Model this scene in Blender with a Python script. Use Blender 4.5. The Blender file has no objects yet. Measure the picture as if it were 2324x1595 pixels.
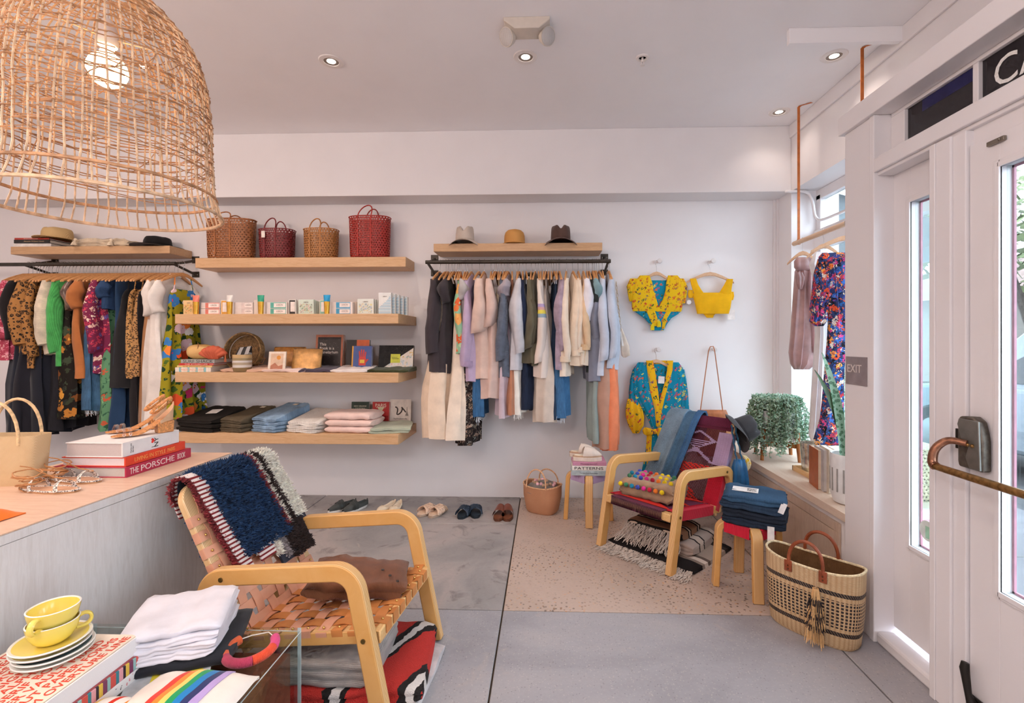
import bpy, math, random
from mathutils import Vector, Matrix, noise
RND = random.Random(11)
PI = math.pi
sc = bpy.context.scene
COL = sc.collection

# ------------------------------------------------------------------ camera
FPX, CX, CY, EYE = 1090.0, 1200.0, 775.0, 1.45
YAW = math.atan(37 / 1090.0)
cam_d = bpy.data.cameras.new('camera')
cam = bpy.data.objects.new('camera', cam_d)
COL.objects.link(cam)
cam.location = (0, 0, EYE)
cam.rotation_euler = (PI / 2, 0, YAW)
cam_d.sensor_fit = 'HORIZONTAL'
cam_d.sensor_width = 36
cam_d.lens = 36 * FPX / 2324
cam_d.shift_x = (1162 - CX) / 2324
cam_d.shift_y = (CY - 797.5) / 2324
cam_d.clip_start = 0.05
sc.camera = cam

# ------------------------------------------------------------------ world + exposure
world = bpy.data.worlds.new('world')
sc.world = world
world.use_nodes = True
_bg = world.node_tree.nodes['Background']
_bg.inputs[0].default_value = (0.85, 0.92, 1.06, 1)
_bg.inputs[1].default_value = 6.8
sc.view_settings.view_transform = 'Standard'
sc.view_settings.look = 'None'
sc.view_settings.gamma = 1
sc.view_settings.use_curve_mapping = False
sc.view_settings.exposure = 0.32
cy = sc.cycles
cy.max_bounces = 6
cy.diffuse_bounces = 4
cy.glossy_bounces = 3
cy.transmission_bounces = 4
cy.transparent_max_bounces = 10
cy.caustics_reflective = False
cy.caustics_refractive = False
cy.sample_clamp_indirect = 6.0
cy.adaptive_threshold = 0.06
cy.adaptive_min_samples = 12


# ------------------------------------------------------------------ pixel helpers
def ray(u, v):
    a = (u - CX) / FPX
    b = (CY - v) / FPX
    return Vector((a * math.cos(YAW) - math.sin(YAW), a * math.sin(YAW) + math.cos(YAW), b))


def PY(u, v, Y):
    d = ray(u, v)
    return d * (Y / d.y) + Vector((0, 0, EYE))


def PX(u, v, X):
    d = ray(u, v)
    return d * (X / d.x) + Vector((0, 0, EYE))


def PZ(u, v, z=0.0):
    d = ray(u, v)
    return d * ((z - EYE) / d.z) + Vector((0, 0, EYE))


def XU(u, Y):
    return PY(u, CY, Y).x


def ZV(v, Y, u=1200):
    return PY(u, v, Y).z


# ------------------------------------------------------------------ geometry collector
class G:
    def __init__(s):
        s.v = []
        s.f = []

    def add(s, vs, fs):
        o = len(s.v)
        s.v += [tuple(p) for p in vs]
        s.f += [tuple(i + o for i in q) for q in fs]
        return s

    def box(s, x0, x1, y0, y1, z0, z1, M=None):
        vs = [Vector((x, y, z)) for z in (z0, z1) for y in (y0, y1) for x in (x0, x1)]
        if M is not None:
            vs = [M @ p for p in vs]
        return s.add(vs, [(0, 2, 3, 1), (4, 5, 7, 6), (0, 1, 5, 4), (2, 6, 7, 3), (0, 4, 6, 2), (1, 3, 7, 5)])

    def loft(s, rings, cap0=True, cap1=True, closed=True):
        n = len(rings[0])
        vs = [p for r in rings for p in r]
        fs = []
        for i in range(len(rings) - 1):
            for j in range(n if closed else n - 1):
                k = (j + 1) % n
                fs.append((i * n + j, i * n + k, (i + 1) * n + k, (i + 1) * n + j))
        if cap0:
            fs.append(tuple(range(n - 1, -1, -1)))
        if cap1:
            fs.append(tuple((len(rings) - 1) * n + j for j in range(n)))
        return s.add(vs, fs)

    def tube(s, path, r, n=8, closed=False, cap=True, flat=1.0, up=None):
        P = [Vector(p) for p in path]
        m = len(P)
        rings = []
        prev = None
        for i in range(m):
            if closed:
                t = (P[(i + 1) % m] - P[i - 1])
            else:
                t = P[min(i + 1, m - 1)] - P[max(i - 1, 0)]
            if t.length < 1e-9:
                t = Vector((0, 0, 1))
            t.normalize()
            if prev is None:
                ref = Vector(up) if up else (Vector((0, 0, 1)) if abs(t.z) < .9 else Vector((1, 0, 0)))
                nn = (ref - t * ref.dot(t)).normalized()
            else:
                nn = prev - t * prev.dot(t)
                nn = nn.normalized() if nn.length > 1e-6 else t.orthogonal().normalized()
            prev = nn
            b = t.cross(nn)
            rr = r[i] if isinstance(r, (list, tuple)) else r
            rings.append([P[i] + nn * (rr * math.cos(2 * PI * k / n)) + b * (rr * flat * math.sin(2 * PI * k / n)) for k in range(n)])
        if closed:
            rings.append(rings[0])
            return s.loft(rings, False, False)
        return s.loft(rings, cap, cap)

    def lathe(s, prof, n=24, c=(0, 0, 0), M=None, cap0=True, cap1=True):
        rings = []
        c = Vector(c)
        for (r, z) in prof:
            ring = [Vector((r * math.cos(2 * PI * k / n), r * math.sin(2 * PI * k / n), z)) for k in range(n)]
            rings.append([(M @ p if M is not None else p) + c for p in ring])
        return s.loft(rings, cap0, cap1)

    def prism(s, poly, t0, t1, plane='xz', M=None):
        """2-D outline extruded from t0 to t1 along the third axis"""
        def at(p, t):
            a, b = p
            v = {'xz': (a, t, b), 'xy': (a, b, t), 'yz': (t, a, b)}[plane]
            v = Vector(v)
            return M @ v if M is not None else v
        return s.loft([[at(p, t0) for p in poly], [at(p, t1) for p in poly]])

    def sheet(s, fn, nu, nv, th=0.0):
        """thick sheet from fn(u,v) in 0..1"""
        P = [[Vector(fn(i / nu, j / nv)) for i in range(nu + 1)] for j in range(nv + 1)]
        w = nu + 1
        N = []
        for j in range(nv + 1):
            for i in range(nu + 1):
                du = P[j][min(i + 1, nu)] - P[j][max(i - 1, 0)]
                dv = P[min(j + 1, nv)][i] - P[max(j - 1, 0)][i]
                k = du.cross(dv)
                N.append(k.normalized() if k.length > 1e-12 else Vector((0, 0, 1)))
        flat = [p for r in P for p in r]
        fs = []
        for j in range(nv):
            for i in range(nu):
                a = j * w + i
                fs.append((a, a + 1, a + w + 1, a + w))
        if th <= 0:
            return s.add(flat, fs)
        o = len(flat)
        vs = flat + [p - N[i] * th for i, p in enumerate(flat)]
        fs2 = fs + [tuple(reversed([q + o for q in f])) for f in fs]
        rim = [i for i in range(w)] + [j * w + nu for j in range(1, nv + 1)] + [nv * w + i for i in range(nu - 1, -1, -1)] + [j * w for j in range(nv - 1, 0, -1)]
        for k in range(len(rim)):
            a, b = rim[k], rim[(k + 1) % len(rim)]
            fs2.append((b, a, a + o, b + o))
        return s.add(vs, fs2)

    def ball(s, c, r, n=8, m=6, sq=(1, 1, 1)):
        c = Vector(c)
        prof = []
        for i in range(m + 1):
            a = -PI / 2 + PI * i / m
            prof.append((max(r * math.cos(a), r * .02), r * math.sin(a)))
        rings = [[c + Vector((q * math.cos(2 * PI * k / n) * sq[0], q * math.sin(2 * PI * k / n) * sq[1], z * sq[2])) for k in range(n)] for q, z in prof]
        return s.loft(rings)

    def build(s, name, mat, parent=None, smooth=True, bev=0, kind=None, loc=None, rot=None, ang=38, seg=2):
        me = bpy.data.meshes.new(name)
        me.from_pydata(s.v, [], s.f)
        if smooth:
            me.shade_smooth()
            me.set_sharp_from_angle(angle=math.radians(ang))
        me.materials.append(mat)
        ob = bpy.data.objects.new(name, me)
        COL.objects.link(ob)
        if parent is not None:
            ob.parent = parent
        if loc is not None:
            ob.location = loc
        if rot is not None:
            ob.rotation_euler = rot
        if bev:
            b = ob.modifiers.new('bevel', 'BEVEL')
            b.width = bev
            b.segments = seg
            b.limit_method = 'ANGLE'
            b.angle_limit = math.radians(40)
        if kind:
            ob['kind'] = kind
        return ob


def tag(o, label, cat, group=None, kind=None):
    o['label'] = label
    o['category'] = cat
    if group:
        o['group'] = group
    if kind:
        o['kind'] = kind
    return o


def empty(name, loc, rz=0.0, label=None, cat=None, group=None, rot=None):
    o = bpy.data.objects.new(name, None)
    COL.objects.link(o)
    o.location = loc
    o.rotation_euler = rot if rot else (0, 0, rz)
    o.empty_display_size = .05
    if label:
        tag(o, label, cat, group)
    return o


def struct(o):
    o['kind'] = 'structure'
    return o


def copytree(o, parent=None):
    c = o.copy()
    COL.objects.link(c)
    c.parent = parent
    for ch in list(o.children):
        copytree(ch, c)
    return c


def Rz(a):
    return Matrix.Rotation(a, 4, 'Z')


def fillet(pts, rads, seg=8):
    """round the corners of an open 2-D polyline"""
    out = [Vector(pts[0])]
    for i in range(1, len(pts) - 1):
        p, a, b = Vector(pts[i]), Vector(pts[i - 1]), Vector(pts[i + 1])
        r = rads[i - 1] if isinstance(rads, (list, tuple)) else rads
        da, db = (a - p).normalized(), (b - p).normalized()
        ang = math.acos(max(-1, min(1, da.dot(db))))
        d = r / math.tan(ang / 2)
        c = p + (da + db).normalized() * (r / math.sin(ang / 2))
        s0, s1 = p + da * d - c, p + db * d - c
        for k in range(seg + 1):
            t = k / seg
            v = s0.lerp(s1, t)
            out.append(c + v.normalized() * r)
    out.append(Vector(pts[-1]))
    return out


def band(path, w, n_out=1):
    """closed outline: path offset by +-w/2 (2-D)"""
    L, Rr = [], []
    m = len(path)
    for i in range(m):
        t = (Vector(path[min(i + 1, m - 1)]) - Vector(path[max(i - 1, 0)])).normalized()
        nn = Vector((-t.y, t.x))
        ww = w[i] if isinstance(w, (list, tuple)) else w
        L.append(Vector(path[i]) + nn * ww / 2)
        Rr.append(Vector(path[i]) - nn * ww / 2)
    return L, Rr


def ribbon(g, path2d, w, t0, t1, plane='xz', round_end=True):
    """solid cut from thick board: band around a 2-D path, extruded t0..t1 (quads, so concave shapes stay clean)"""
    path = [Vector(p) for p in path2d]
    L, Rr = band(path, w)
    def at(p, t):
        a, b = p
        return Vector({'xz': (a, t, b), 'xy': (a, b, t), 'yz': (t, a, b)}[plane])
    rings = [[at(L[i], t0), at(Rr[i], t0), at(Rr[i], t1), at(L[i], t1)] for i in range(len(path))]
    return g.loft(rings)


def lerp(a, b, t):
    return a + (b - a) * t


def interp(tab, x):
    for i in range(len(tab) - 1):
        if x <= tab[i + 1][0]:
            t = (x - tab[i][0]) / (tab[i + 1][0] - tab[i][0])
            return lerp(tab[i][1], tab[i + 1][1], max(0, min(1, t)))
    return tab[-1][1]


def nz(x, y=0.0, z=0.0):
    return noise.noise(Vector((x, y, z)))


# ------------------------------------------------------------------ materials
MC = {}


def srgb(c):
    if isinstance(c, str):
        c = c.lstrip('#')
        c = tuple(int(c[i:i + 2], 16) / 255 for i in (0, 2, 4))
    return tuple(x / 12.92 if x <= .04045 else ((x + .055) / 1.055) ** 2.4 for x in c)


class NT:
    def __init__(s, name):
        s.m = bpy.data.materials.new(name)
        s.m.use_nodes = True
        s.t = s.m.node_tree
        s.b = s.t.nodes['Principled BSDF']
        s._c = None

    def n(s, typ, **kw):
        q = s.t.nodes.new(typ)
        for k, v in kw.items():
            setattr(q, k, v)
        return q

    def link(s, a, b):
        s.t.links.new(a, b)

    def coord(s, scale=(1, 1, 1), kind='Object', rot=(0, 0, 0)):
        tc = s.n('ShaderNodeTexCoord')
        mp = s.n('ShaderNodeMapping')
        mp.inputs['Scale'].default_value = scale
        mp.inputs['Rotation'].default_value = rot
        s.link(tc.outputs[kind], mp.inputs[0])
        return mp.outputs[0]

    def noise(s, vec, scale, detail=3, rough=.55, dist=0):
        q = s.n('ShaderNodeTexNoise')
        q.inputs['Scale'].default_value = scale
        q.inputs['Detail'].default_value = detail
        q.inputs['Roughness'].default_value = rough
        q.inputs['Distortion'].default_value = dist
        s.link(vec, q.inputs['Vector'])
        return q.outputs[0]

    def vor(s, vec, scale, feature='F1', rand=1.0):
        q = s.n('ShaderNodeTexVoronoi', feature=feature)
        q.inputs['Scale'].default_value = scale
        q.inputs['Randomness'].default_value = rand
        s.link(vec, q.inputs['Vector'])
        return q

    def wave(s, vec, scale, axis='X', dist=0, dscale=1, prof='SIN'):
        q = s.n('ShaderNodeTexWave', wave_type='BANDS', bands_direction=axis, wave_profile=prof)
        q.inputs['Scale'].default_value = scale
        q.inputs['Distortion'].default_value = dist
        q.inputs['Detail Scale'].default_value = dscale
        s.link(vec, q.inputs['Vector'])
        return q.outputs[1]

    def ramp(s, fac, stops, const=False):
        q = s.n('ShaderNodeValToRGB')
        q.color_ramp.interpolation = 'CONSTANT' if const else 'LINEAR'
        e = q.color_ramp.elements
        while len(e) < len(stops):
            e.new(.5)
        for i, (p, c) in enumerate(stops):
            e[i].position = p
            if not isinstance(c, (tuple, list, str)):
                c = (c, c, c)
                e[i].color = (*c, 1)
            else:
                e[i].color = (*srgb(c), 1)
        s.link(fac, q.inputs[0])
        return q.outputs[0]

    def mix(s, fac, a, b, mode='MIX'):
        q = s.n('ShaderNodeMix', data_type='RGBA', blend_type=mode)
        if isinstance(fac, (int, float)):
            q.inputs[0].default_value = fac
        else:
            s.link(fac, q.inputs[0])
        for sock, x in ((q.inputs[6], a), (q.inputs[7], b)):
            if isinstance(x, (tuple, list, str)):
                sock.default_value = (*srgb(x), 1)
            else:
                s.link(x, sock)
        return q.outputs[2]

    def math(s, op, a, b=None):
        q = s.n('ShaderNodeMath', operation=op)
        for i, x in enumerate((a, b)):
            if x is None:
                continue
            if isinstance(x, (int, float)):
                q.inputs[i].default_value = x
            else:
                s.link(x, q.inputs[i])
        return q.outputs[0]

    def sep(s, vec):
        q = s.n('ShaderNodeSeparateXYZ')
        s.link(vec, q.inputs[0])
        return q.outputs

    def done(s, col, rough=.6, metal=0, bump=None, bstr=.3, bdist=.002, spec=None, sheen=0):
        if isinstance(col, (tuple, list, str)):
            s.b.inputs['Base Color'].default_value = (*srgb(col), 1)
        else:
            s.link(col, s.b.inputs['Base Color'])
        if isinstance(rough, (int, float)):
            s.b.inputs['Roughness'].default_value = rough
        else:
            s.link(rough, s.b.inputs['Roughness'])
        s.b.inputs['Metallic'].default_value = metal
        if spec is not None:
            s.b.inputs['Specular IOR Level'].default_value = spec
        if sheen:
            s.b.inputs['Sheen Weight'].default_value = sheen
        if bump is not None:
            q = s.n('ShaderNodeBump')
            q.inputs['Strength'].default_value = bstr
            q.inputs['Distance'].default_value = bdist
            s.link(bump, q.inputs['Height'])
            s.link(q.outputs[0], s.b.inputs['Normal'])
        return s.m


def cached(fn):
    def w(*a, **k):
        key = (fn.__name__, repr(a), repr(sorted(k.items())))
        if key not in MC:
            MC[key] = fn(*a, **k)
        return MC[key]
    return w


def shade(c, k):
    c = c.lstrip('#')
    v = [int(c[i:i + 2], 16) / 255 for i in (0, 2, 4)]
    return tuple(max(0, min(1, x * k)) for x in v)


@cached
def plain(c, rough=.55, metal=0, var=.06, scale=20, bump=0, spec=None):
    t = NT('plain')
    co = t.coord()
    n = t.noise(co, scale, 3)
    col = t.ramp(n, [(.3, shade(c, 1 - var)), (.7, shade(c, 1 + var))])
    return t.done(col, rough, metal, n if bump else None, bump or .1, .002, spec)


@cached
def fabric(c, var=.05, weave=500, rough=.9, bump=.25, scale=9):
    t = NT('fabric')
    co = t.coord()
    n = t.noise(co, scale, 4)
    fine = t.noise(co, weave, 2)
    col = t.ramp(n, [(.3, shade(c, 1 - var)), (.7, shade(c, 1 + var))])
    col = t.mix(.12, col, fine, 'OVERLAY')
    return t.done(col, rough, 0, fine, bump, .001, .2, .15)


@cached
def knit(c, scale=60, axis='Z', var=.1):
    t = NT('knit')
    co = t.coord()
    n = t.noise(co, 14, 3)
    w = t.wave(co, scale, axis, 1.5, 4)
    col = t.ramp(n, [(.3, shade(c, 1 - var)), (.7, shade(c, 1 + var))])
    col = t.mix(t.math('MULTIPLY', w, .28), col, shade(c, .55))
    return t.done(col, .95, 0, w, .5, .003, .15, .2)


@cached
def denim(c, fade=.35):
    t = NT('denim')
    co = t.coord()
    n = t.noise(co, 5, 4)
    f = t.noise(co, 300, 2)
    s = t.noise(t.coord((60, 60, 6)), 3, 2)
    col = t.ramp(n, [(.25, shade(c, .8)), (.5, c), (.8, shade(c, 1 + fade))])
    col = t.mix(.35, col, t.ramp(s, [(.3, shade(c, .75)), (.7, shade(c, 1.25))]))
    col = t.mix(.15, col, f, 'OVERLAY')
    return t.done(col, .9, 0, f, .3, .001, .2)


@cached
def wood(c1, c2, grain=(1, 12, 12), scale=6, rough=.45, rot=(0, 0, 0)):
    t = NT('wood')
    co = t.coord(grain, rot=rot)
    n = t.noise(co, scale, 5, .6, .6)
    f = t.noise(co, scale * 7, 2)
    col = t.ramp(n, [(.3, c1), (.55, c2), (.75, c1)])
    col = t.mix(.18, col, f, 'OVERLAY')
    return t.done(col, rough, 0, f, .08, .001)


@cached
def plywood(axis, c1, c2, edge1, edge2, layers=7, th=.045, gr=(2, 14, 2)):
    """board whose faces along `axis` are plain and whose other faces show the plies"""
    t = NT('plywood')
    tc = t.n('ShaderNodeTexCoord')
    xyz = t.sep(tc.outputs['Object'])
    nr = t.sep(tc.outputs['Normal'])
    i = 'XYZ'.index(axis)
    n = t.noise(t.coord(gr), 5, 4, .6, .8)
    face = t.ramp(n, [(.3, c1), (.7, c2)])
    s = t.math('SINE', t.math('MULTIPLY', xyz[i], 2 * PI * layers / th))
    edge = t.ramp(t.math('ADD', t.math('MULTIPLY', s, .5), .5), [(.35, edge1), (.65, edge2)])
    m = t.math('GREATER_THAN', t.math('ABSOLUTE', nr[i]), .7)
    return t.done(t.mix(m, edge, face), .42)


@cached
def floral(bg, cols, scale=14, size=.42, leaf=None, lscale=None, rough=.85, co_scale=(1, 1, 1), petals=.1):
    """scattered blooms over a ground colour"""
    t = NT('floral')
    co = t.coord(co_scale)
    wob = t.noise(co, scale * 2.2, 2)
    add = t.n('ShaderNodeVectorMath', operation='ADD')
    sc_ = t.n('ShaderNodeVectorMath', operation='SCALE')
    t.link(wob, sc_.inputs[0])
    sc_.inputs[3].default_value = petals
    t.link(co, add.inputs[0])
    t.link(sc_.outputs[0], add.inputs[1])
    cur = None
    if leaf:
        v2 = t.vor(add.outputs[0], (lscale or scale * 1.5))
        f2 = t.math('LESS_THAN', v2.outputs['Distance'], size * .85)
        k2 = t.sep(v2.outputs['Color'])[1]
        lc = t.ramp(k2, [(i / len(leaf), c) for i, c in enumerate(leaf)], True)
        cur = t.mix(f2, bg, lc)
    v = t.vor(add.outputs[0], scale)
    k = t.sep(v.outputs['Color'])[0]
    fc = t.ramp(k, [(i / len(cols), c) for i, c in enumerate(cols)], True)
    ctr = t.math('LESS_THAN', v.outputs['Distance'], size * .28)
    k3 = t.sep(v.outputs['Color'])[2]
    cc = t.ramp(k3, [(i / len(cols), c) for i, c in enumerate(cols[::-1])], True)
    fc = t.mix(ctr, fc, cc)
    ff = t.math('LESS_THAN', v.outputs['Distance'], size)
    col = t.mix(ff, cur if cur is not None else bg, fc)
    return t.done(col, rough, 0, t.noise(co, 400, 1), .15, .001, .2)


@cached
def leopard(bg, ring='#1c120c', scale=38):
    t = NT('leopard')
    co = t.coord()
    v = t.vor(co, scale)
    n = t.noise(co, scale * 1.6, 2)
    d = t.math('ADD', v.outputs['Distance'], t.math('MULTIPLY', n, .25))
    a = t.ramp(d, [(0, shade(bg, .7)), (.38, ring), (.56, bg)], True)
    return t.done(a, .9)


@cached
def stripes(cols, axis='Z', scale=10.0, rough=.9, off=0.0, bump=0):
    """repeating flat bands along an object axis; cols = [(share, colour)...]"""
    t = NT('stripes')
    tc = t.n('ShaderNodeTexCoord')
    x = t.sep(tc.outputs['Object'])['XYZ'.index(axis)]
    fr = t.math('FRACT', t.math('ADD', t.math('MULTIPLY', x, scale), off))
    pos = 0
    st = []
    tot = sum(s for s, c in cols)
    for s_, c in cols:
        st.append((pos, c))
        pos += s_ / tot
    col = t.ramp(fr, st, True)
    f = t.noise(t.coord(), 300, 2)
    col = t.mix(.12, col, f, 'OVERLAY')
    return t.done(col, rough, 0, f if bump else None, bump or .1, .002, .2)


@cached
def weave(c1, c2, sx=60, sy=60, ax='X', ay='Z', rough=.7, bump=.6, dist=.004, tilt=0):
    t = NT('weave')
    co = t.coord(rot=(0, tilt, tilt))
    a = t.wave(co, sx, ax, .4)
    b = t.wave(co, sy, ay, .4)
    m = t.math('MULTIPLY', a, b)
    n = t.noise(co, 8, 3)
    col = t.ramp(t.math('ADD', m, t.math('MULTIPLY', t.math('SUBTRACT', n, .5), .5)), [(.05, c2), (.5, c1)])
    return t.done(col, rough, 0, m, bump, dist)


@cached
def emis(c, s):
    t = NT('glow')
    t.b.inputs['Emission Color'].default_value = (*srgb(c), 1)
    t.b.inputs['Emission Strength'].default_value = s
    t.m.cycles.emission_sampling = 'NONE'
    return t.done(c, .5)


@cached
def clear(c='#ffffff', gloss=.12, rough=.02, tint=1.0):
    """thin clear sheet: mostly see-through with a mirror-like skin"""
    t = NT('clear')
    tr = t.n('ShaderNodeBsdfTransparent')
    tr.inputs[0].default_value = (*[x * tint for x in srgb(c)], 1)
    gl = t.n('ShaderNodeBsdfGlossy')
    gl.inputs['Roughness'].default_value = rough
    lw = t.n('ShaderNodeLayerWeight')
    lw.inputs[0].default_value = .5
    fac = t.math('ADD', t.math('MULTIPLY', t.math('POWER', lw.outputs['Facing'], 4), gloss * 4), gloss * .35)
    mx = t.n('ShaderNodeMixShader')
    t.link(fac, mx.inputs[0])
    t.link(tr.outputs[0], mx.inputs[1])
    t.link(gl.outputs[0], mx.inputs[2])
    out = t.t.nodes['Material Output']
    t.link(mx.outputs[0], out.inputs[0])
    return t.m


# ------------------------------------------------------------------ lettering (built-in font turned into meshes first)
WORDS = ['EXIT', 'CA', 'THE', 'PORSCHE', 'BOOK', 'LIVING IN STYLE', 'PARIS', 'I', 'NY', 'Home and\nGarden', 'Flowersmith', 'PATTERNS',
         'The New Floral Match Design', 'SURF SHACK', 'THE STYLISH LIFE', 'YACHTING', 'TENNIS', 'MADE IN LA 2014', 'This\nBook is a\nPlanetarium', 'LEBON',
         'SMART\nDENIM', 'NEW ORLEANS', 'COCKTAILS', "The President's Pet", 'panorama', 'Alexander McQueen: Unseen', 'THE ART OF INSTRUCTION',
         'TAROT', 'BOOK OF\nTHE STONES', 'AND EVERY MORNING', 'OTHER', 'DREAM', 'MADE', 
         'REMOTE DIFFER LETTRES\nQUIVER & BRUSHES MOTS\nADORE CUISINES VERSO\nTYPE FOUNDRY STEREO\nMEMOIR DESIGN PLATES\nSPECIMEN ALPHABETS A\nLOVELY SERIF BOOKS B\nCOUNTER VAULT MIXED\nHAND CUT PAPER FORMS\nRANDOM OVERTURE LINE']
TXT = {}


def make_words():
    obs = []
    for w in WORDS:
        cu = bpy.data.curves.new('lettering', 'FONT')
        cu.body = w
        cu.size = 1.0
        cu.resolution_u = 3
        cu.extrude = 0.01
        cu.align_x = 'LEFT'
        o = bpy.data.objects.new('lettering', cu)
        COL.objects.link(o)
        obs.append((w, o))
    dg = bpy.context.evaluated_depsgraph_get()
    dg.update()
    for w, o in obs:
        me = bpy.data.meshes.new_from_object(o.evaluated_get(dg))
        xs = [v.co.x for v in me.vertices]
        ys = [v.co.y for v in me.vertices]
        cxm, cym = (min(xs) + max(xs)) / 2, (min(ys) + max(ys)) / 2
        for v in me.vertices:
            v.co.x -= cxm
            v.co.y -= cym
        me.name = 'lettering'
        TXT[w] = (me, max(xs) - min(xs), max(ys) - min(ys))
    for w, o in obs:
        cu = o.data
        bpy.data.objects.remove(o)
        bpy.data.curves.remove(cu)


make_words()


def text(w, mat, parent, loc, rot=(PI / 2, 0, 0), width=None, height=None):
    """letters centred at loc, lying in the local XY plane turned by rot"""
    me, tw, th = TXT[w]
    me = me.copy()
    me.materials.clear()
    me.materials.append(mat)
    o = bpy.data.objects.new('lettering', me)
    COL.objects.link(o)
    o.parent = parent
    o.location = loc
    o.rotation_euler = rot
    kx = (width / tw) if width else height / th
    ky = (height / th) if height else kx
    o.scale = (kx, ky, .06)
    return o
# ================================================================== SETTING
D = 4.475          # back wall
CEIL = 3.31
XW = 2.12          # inner face of the window wall
XD = 1.59          # front of the door frame
XL = -5.7
YN = -2.6
SILL = 0.535


@cached
def wall_paint(c='#f1eeef', r=.6):
    t = NT('wall_paint')
    co = t.coord()
    n = t.noise(co, 3, 3)
    f = t.noise(co, 250, 2)
    col = t.ramp(n, [(.3, shade(c, .985)), (.7, c)])
    return t.done(col, r, 0, f, .05, .001)


@cached
def concrete(kind=0):
    t = NT('concrete')
    co = t.coord()
    big = t.noise(co, 1.1, 5, .6, .8)
    mid = t.noise(co, 4.5, 5, .65, 1.2)
    fine = t.noise(co, 60, 3, .7)
    if kind == 0:
        a = t.ramp(big, [(.30, '#878483'), (.48, '#9f9a98'), (.62, '#b0a6a2'), (.78, '#93908f')])
        st = t.ramp(mid, [(.56, 0.0), (.66, 1.0)])
        col = t.mix(t.math('MULTIPLY', st, .6), a, '#716b68')
        lt = t.ramp(t.noise(t.coord((1.3, 1, 1)), 6, 4, .6, .5), [(.66, 0.0), (.72, 1.0)])
        col = t.mix(t.math('MULTIPLY', lt, .35), col, '#c0b0a4')
    elif kind == 2:
        a = t.ramp(big, [(.30, '#908e92'), (.5, '#a3a1a5'), (.75, '#b2adac')])
        lt = t.ramp(mid, [(.60, 0.0), (.68, 1.0)])
        col = t.mix(t.math('MULTIPLY', lt, .3), a, '#b9aca4')
        ag = t.vor(co, 75)
        sp = t.math('LESS_THAN', ag.outputs['Distance'], .22)
        k = t.sep(ag.outputs['Color'])[0]
        col = t.mix(t.math('MULTIPLY', sp, .35), col, t.ramp(k, [(0, '#c9c3ba'), (.5, '#5e5a56'), (.8, '#d6cfc5')], True))
    else:
        a = t.ramp(big, [(.30, '#b39f90'), (.55, '#c2ada0'), (.75, '#aa998e')])
        ag = t.vor(co, 52)
        sp = t.math('LESS_THAN', ag.outputs['Distance'], .34)
        k = t.sep(ag.outputs['Color'])[0]
        pb = t.ramp(k, [(0, '#6e6156'), (.2, '#c9ae93'), (.4, '#8c6a4f'), (.55, '#b8a48f'), (.72, '#5e554d'), (.86, '#cf9f78')], True)
        where = t.ramp(t.noise(co, 1.5, 3), [(.36, 0.1), (.58, 1.0)])
        col = t.mix(t.math('MULTIPLY', sp, t.math('MULTIPLY', where, .8)), a, pb)
    rgh = t.ramp(mid, [(.3, .38), (.7, .6)])
    return t.done(t.mix(.10, col, fine, 'OVERLAY'), rgh, 0, fine, .1, .001, .35)


WALL = wall_paint()
TRIMW = wall_paint('#f0eced', .4)
CEILM = wall_paint('#fbf9fb', .7)

# floor: dark bed with separate slabs and open joints
fl = struct(G().box(XL, 2.6, YN, D, -.12, -.012).build('floor', plain('#4b3f34', .9), smooth=False))
JX, JY = -.228, 2.588
slabs = [(XL, -3.9, YN, 0.3, 0), (XL, -3.9, 0.3, JY, 0), (-3.9, -2.06, YN, 0.3, 0), (-3.9, -2.06, 0.3, JY, 2), (-2.06, JX, YN, 0.3, 2),
         (-2.06, JX, 0.3, JY, 2), (JX, 1.398, YN, 0.3, 2), (JX, 1.398, 0.3, JY, 2), (XL, -3.9, JY, 3.81, 0), (-3.9, -2.06, JY, 3.81, 0),
         (-2.06, JX, JY, 3.81, 0), (XL, -3.9, 3.81, D, 0), (-3.9, -2.06, 3.81, D, 0), (-2.06, JX, 3.81, D, 0), (JX, 1.398, JY, D, 1),
         (1.398, 2.6, YN, JY, 2), (1.398, 2.6, JY, D, 1)]
for (x0, x1, y0, y1, k) in slabs:
    g = .004
    G().box(x0 + g, x1 - g, y0 + g, y1 - g, -.03, 0).build('floor_slab', concrete(k), fl, smooth=False, bev=.003, seg=1)

# back wall, soffit, ceiling, off-camera walls
struct(G().box(XL, 2.6, D, D + .12, -.1, CEIL + .2).build('wall_back', WALL, smooth=False))
struct(G().box(XL, XW, D - .262, D, 2.744, CEIL).build('trim_1', WALL, smooth=False, bev=.004))
struct(G().box(XL, 2.6, YN, D + .12, CEIL, CEIL + .15).build('ceiling', CEILM, smooth=False))
struct(G().box(XL - .12, XL, YN, D, -.1, CEIL).build('wall_left', WALL, smooth=False))
struct(G().box(XL, 2.6, YN - .12, YN, -.1, CEIL).build('wall_front', WALL, smooth=False))
# corner pilaster on the back wall beside the window
struct(G().box(2.085, 2.6, D - .02, D, SILL, 2.744).box(2.105, 2.6, D - .045, D - .02, SILL, 2.744).build('trim_2', TRIMW, smooth=False, bev=.003))

# window wall: upper wall band, jamb beyond the bay, deep window opening
YB0, YB1 = 2.62, 4.21      # bay opening along the street
wr = G()
wr.box(XW, XW + .4, YN, D, 2.745, CEIL)
wr.box(XW, XW + .4, YB1, D, SILL, 2.745)
struct(wr.build('wall_right', TRIMW, smooth=False))
struct(G().box(XW - .018, XW, YN, D - .262, CEIL - .11, CEIL).build('trim_3', TRIMW, smooth=False, bev=.004))
struct(G().box(1.449, XW, 2.90, 2.935, CEIL - .09, CEIL).build('trim_4', CEILM, smooth=False, bev=.003))
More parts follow.
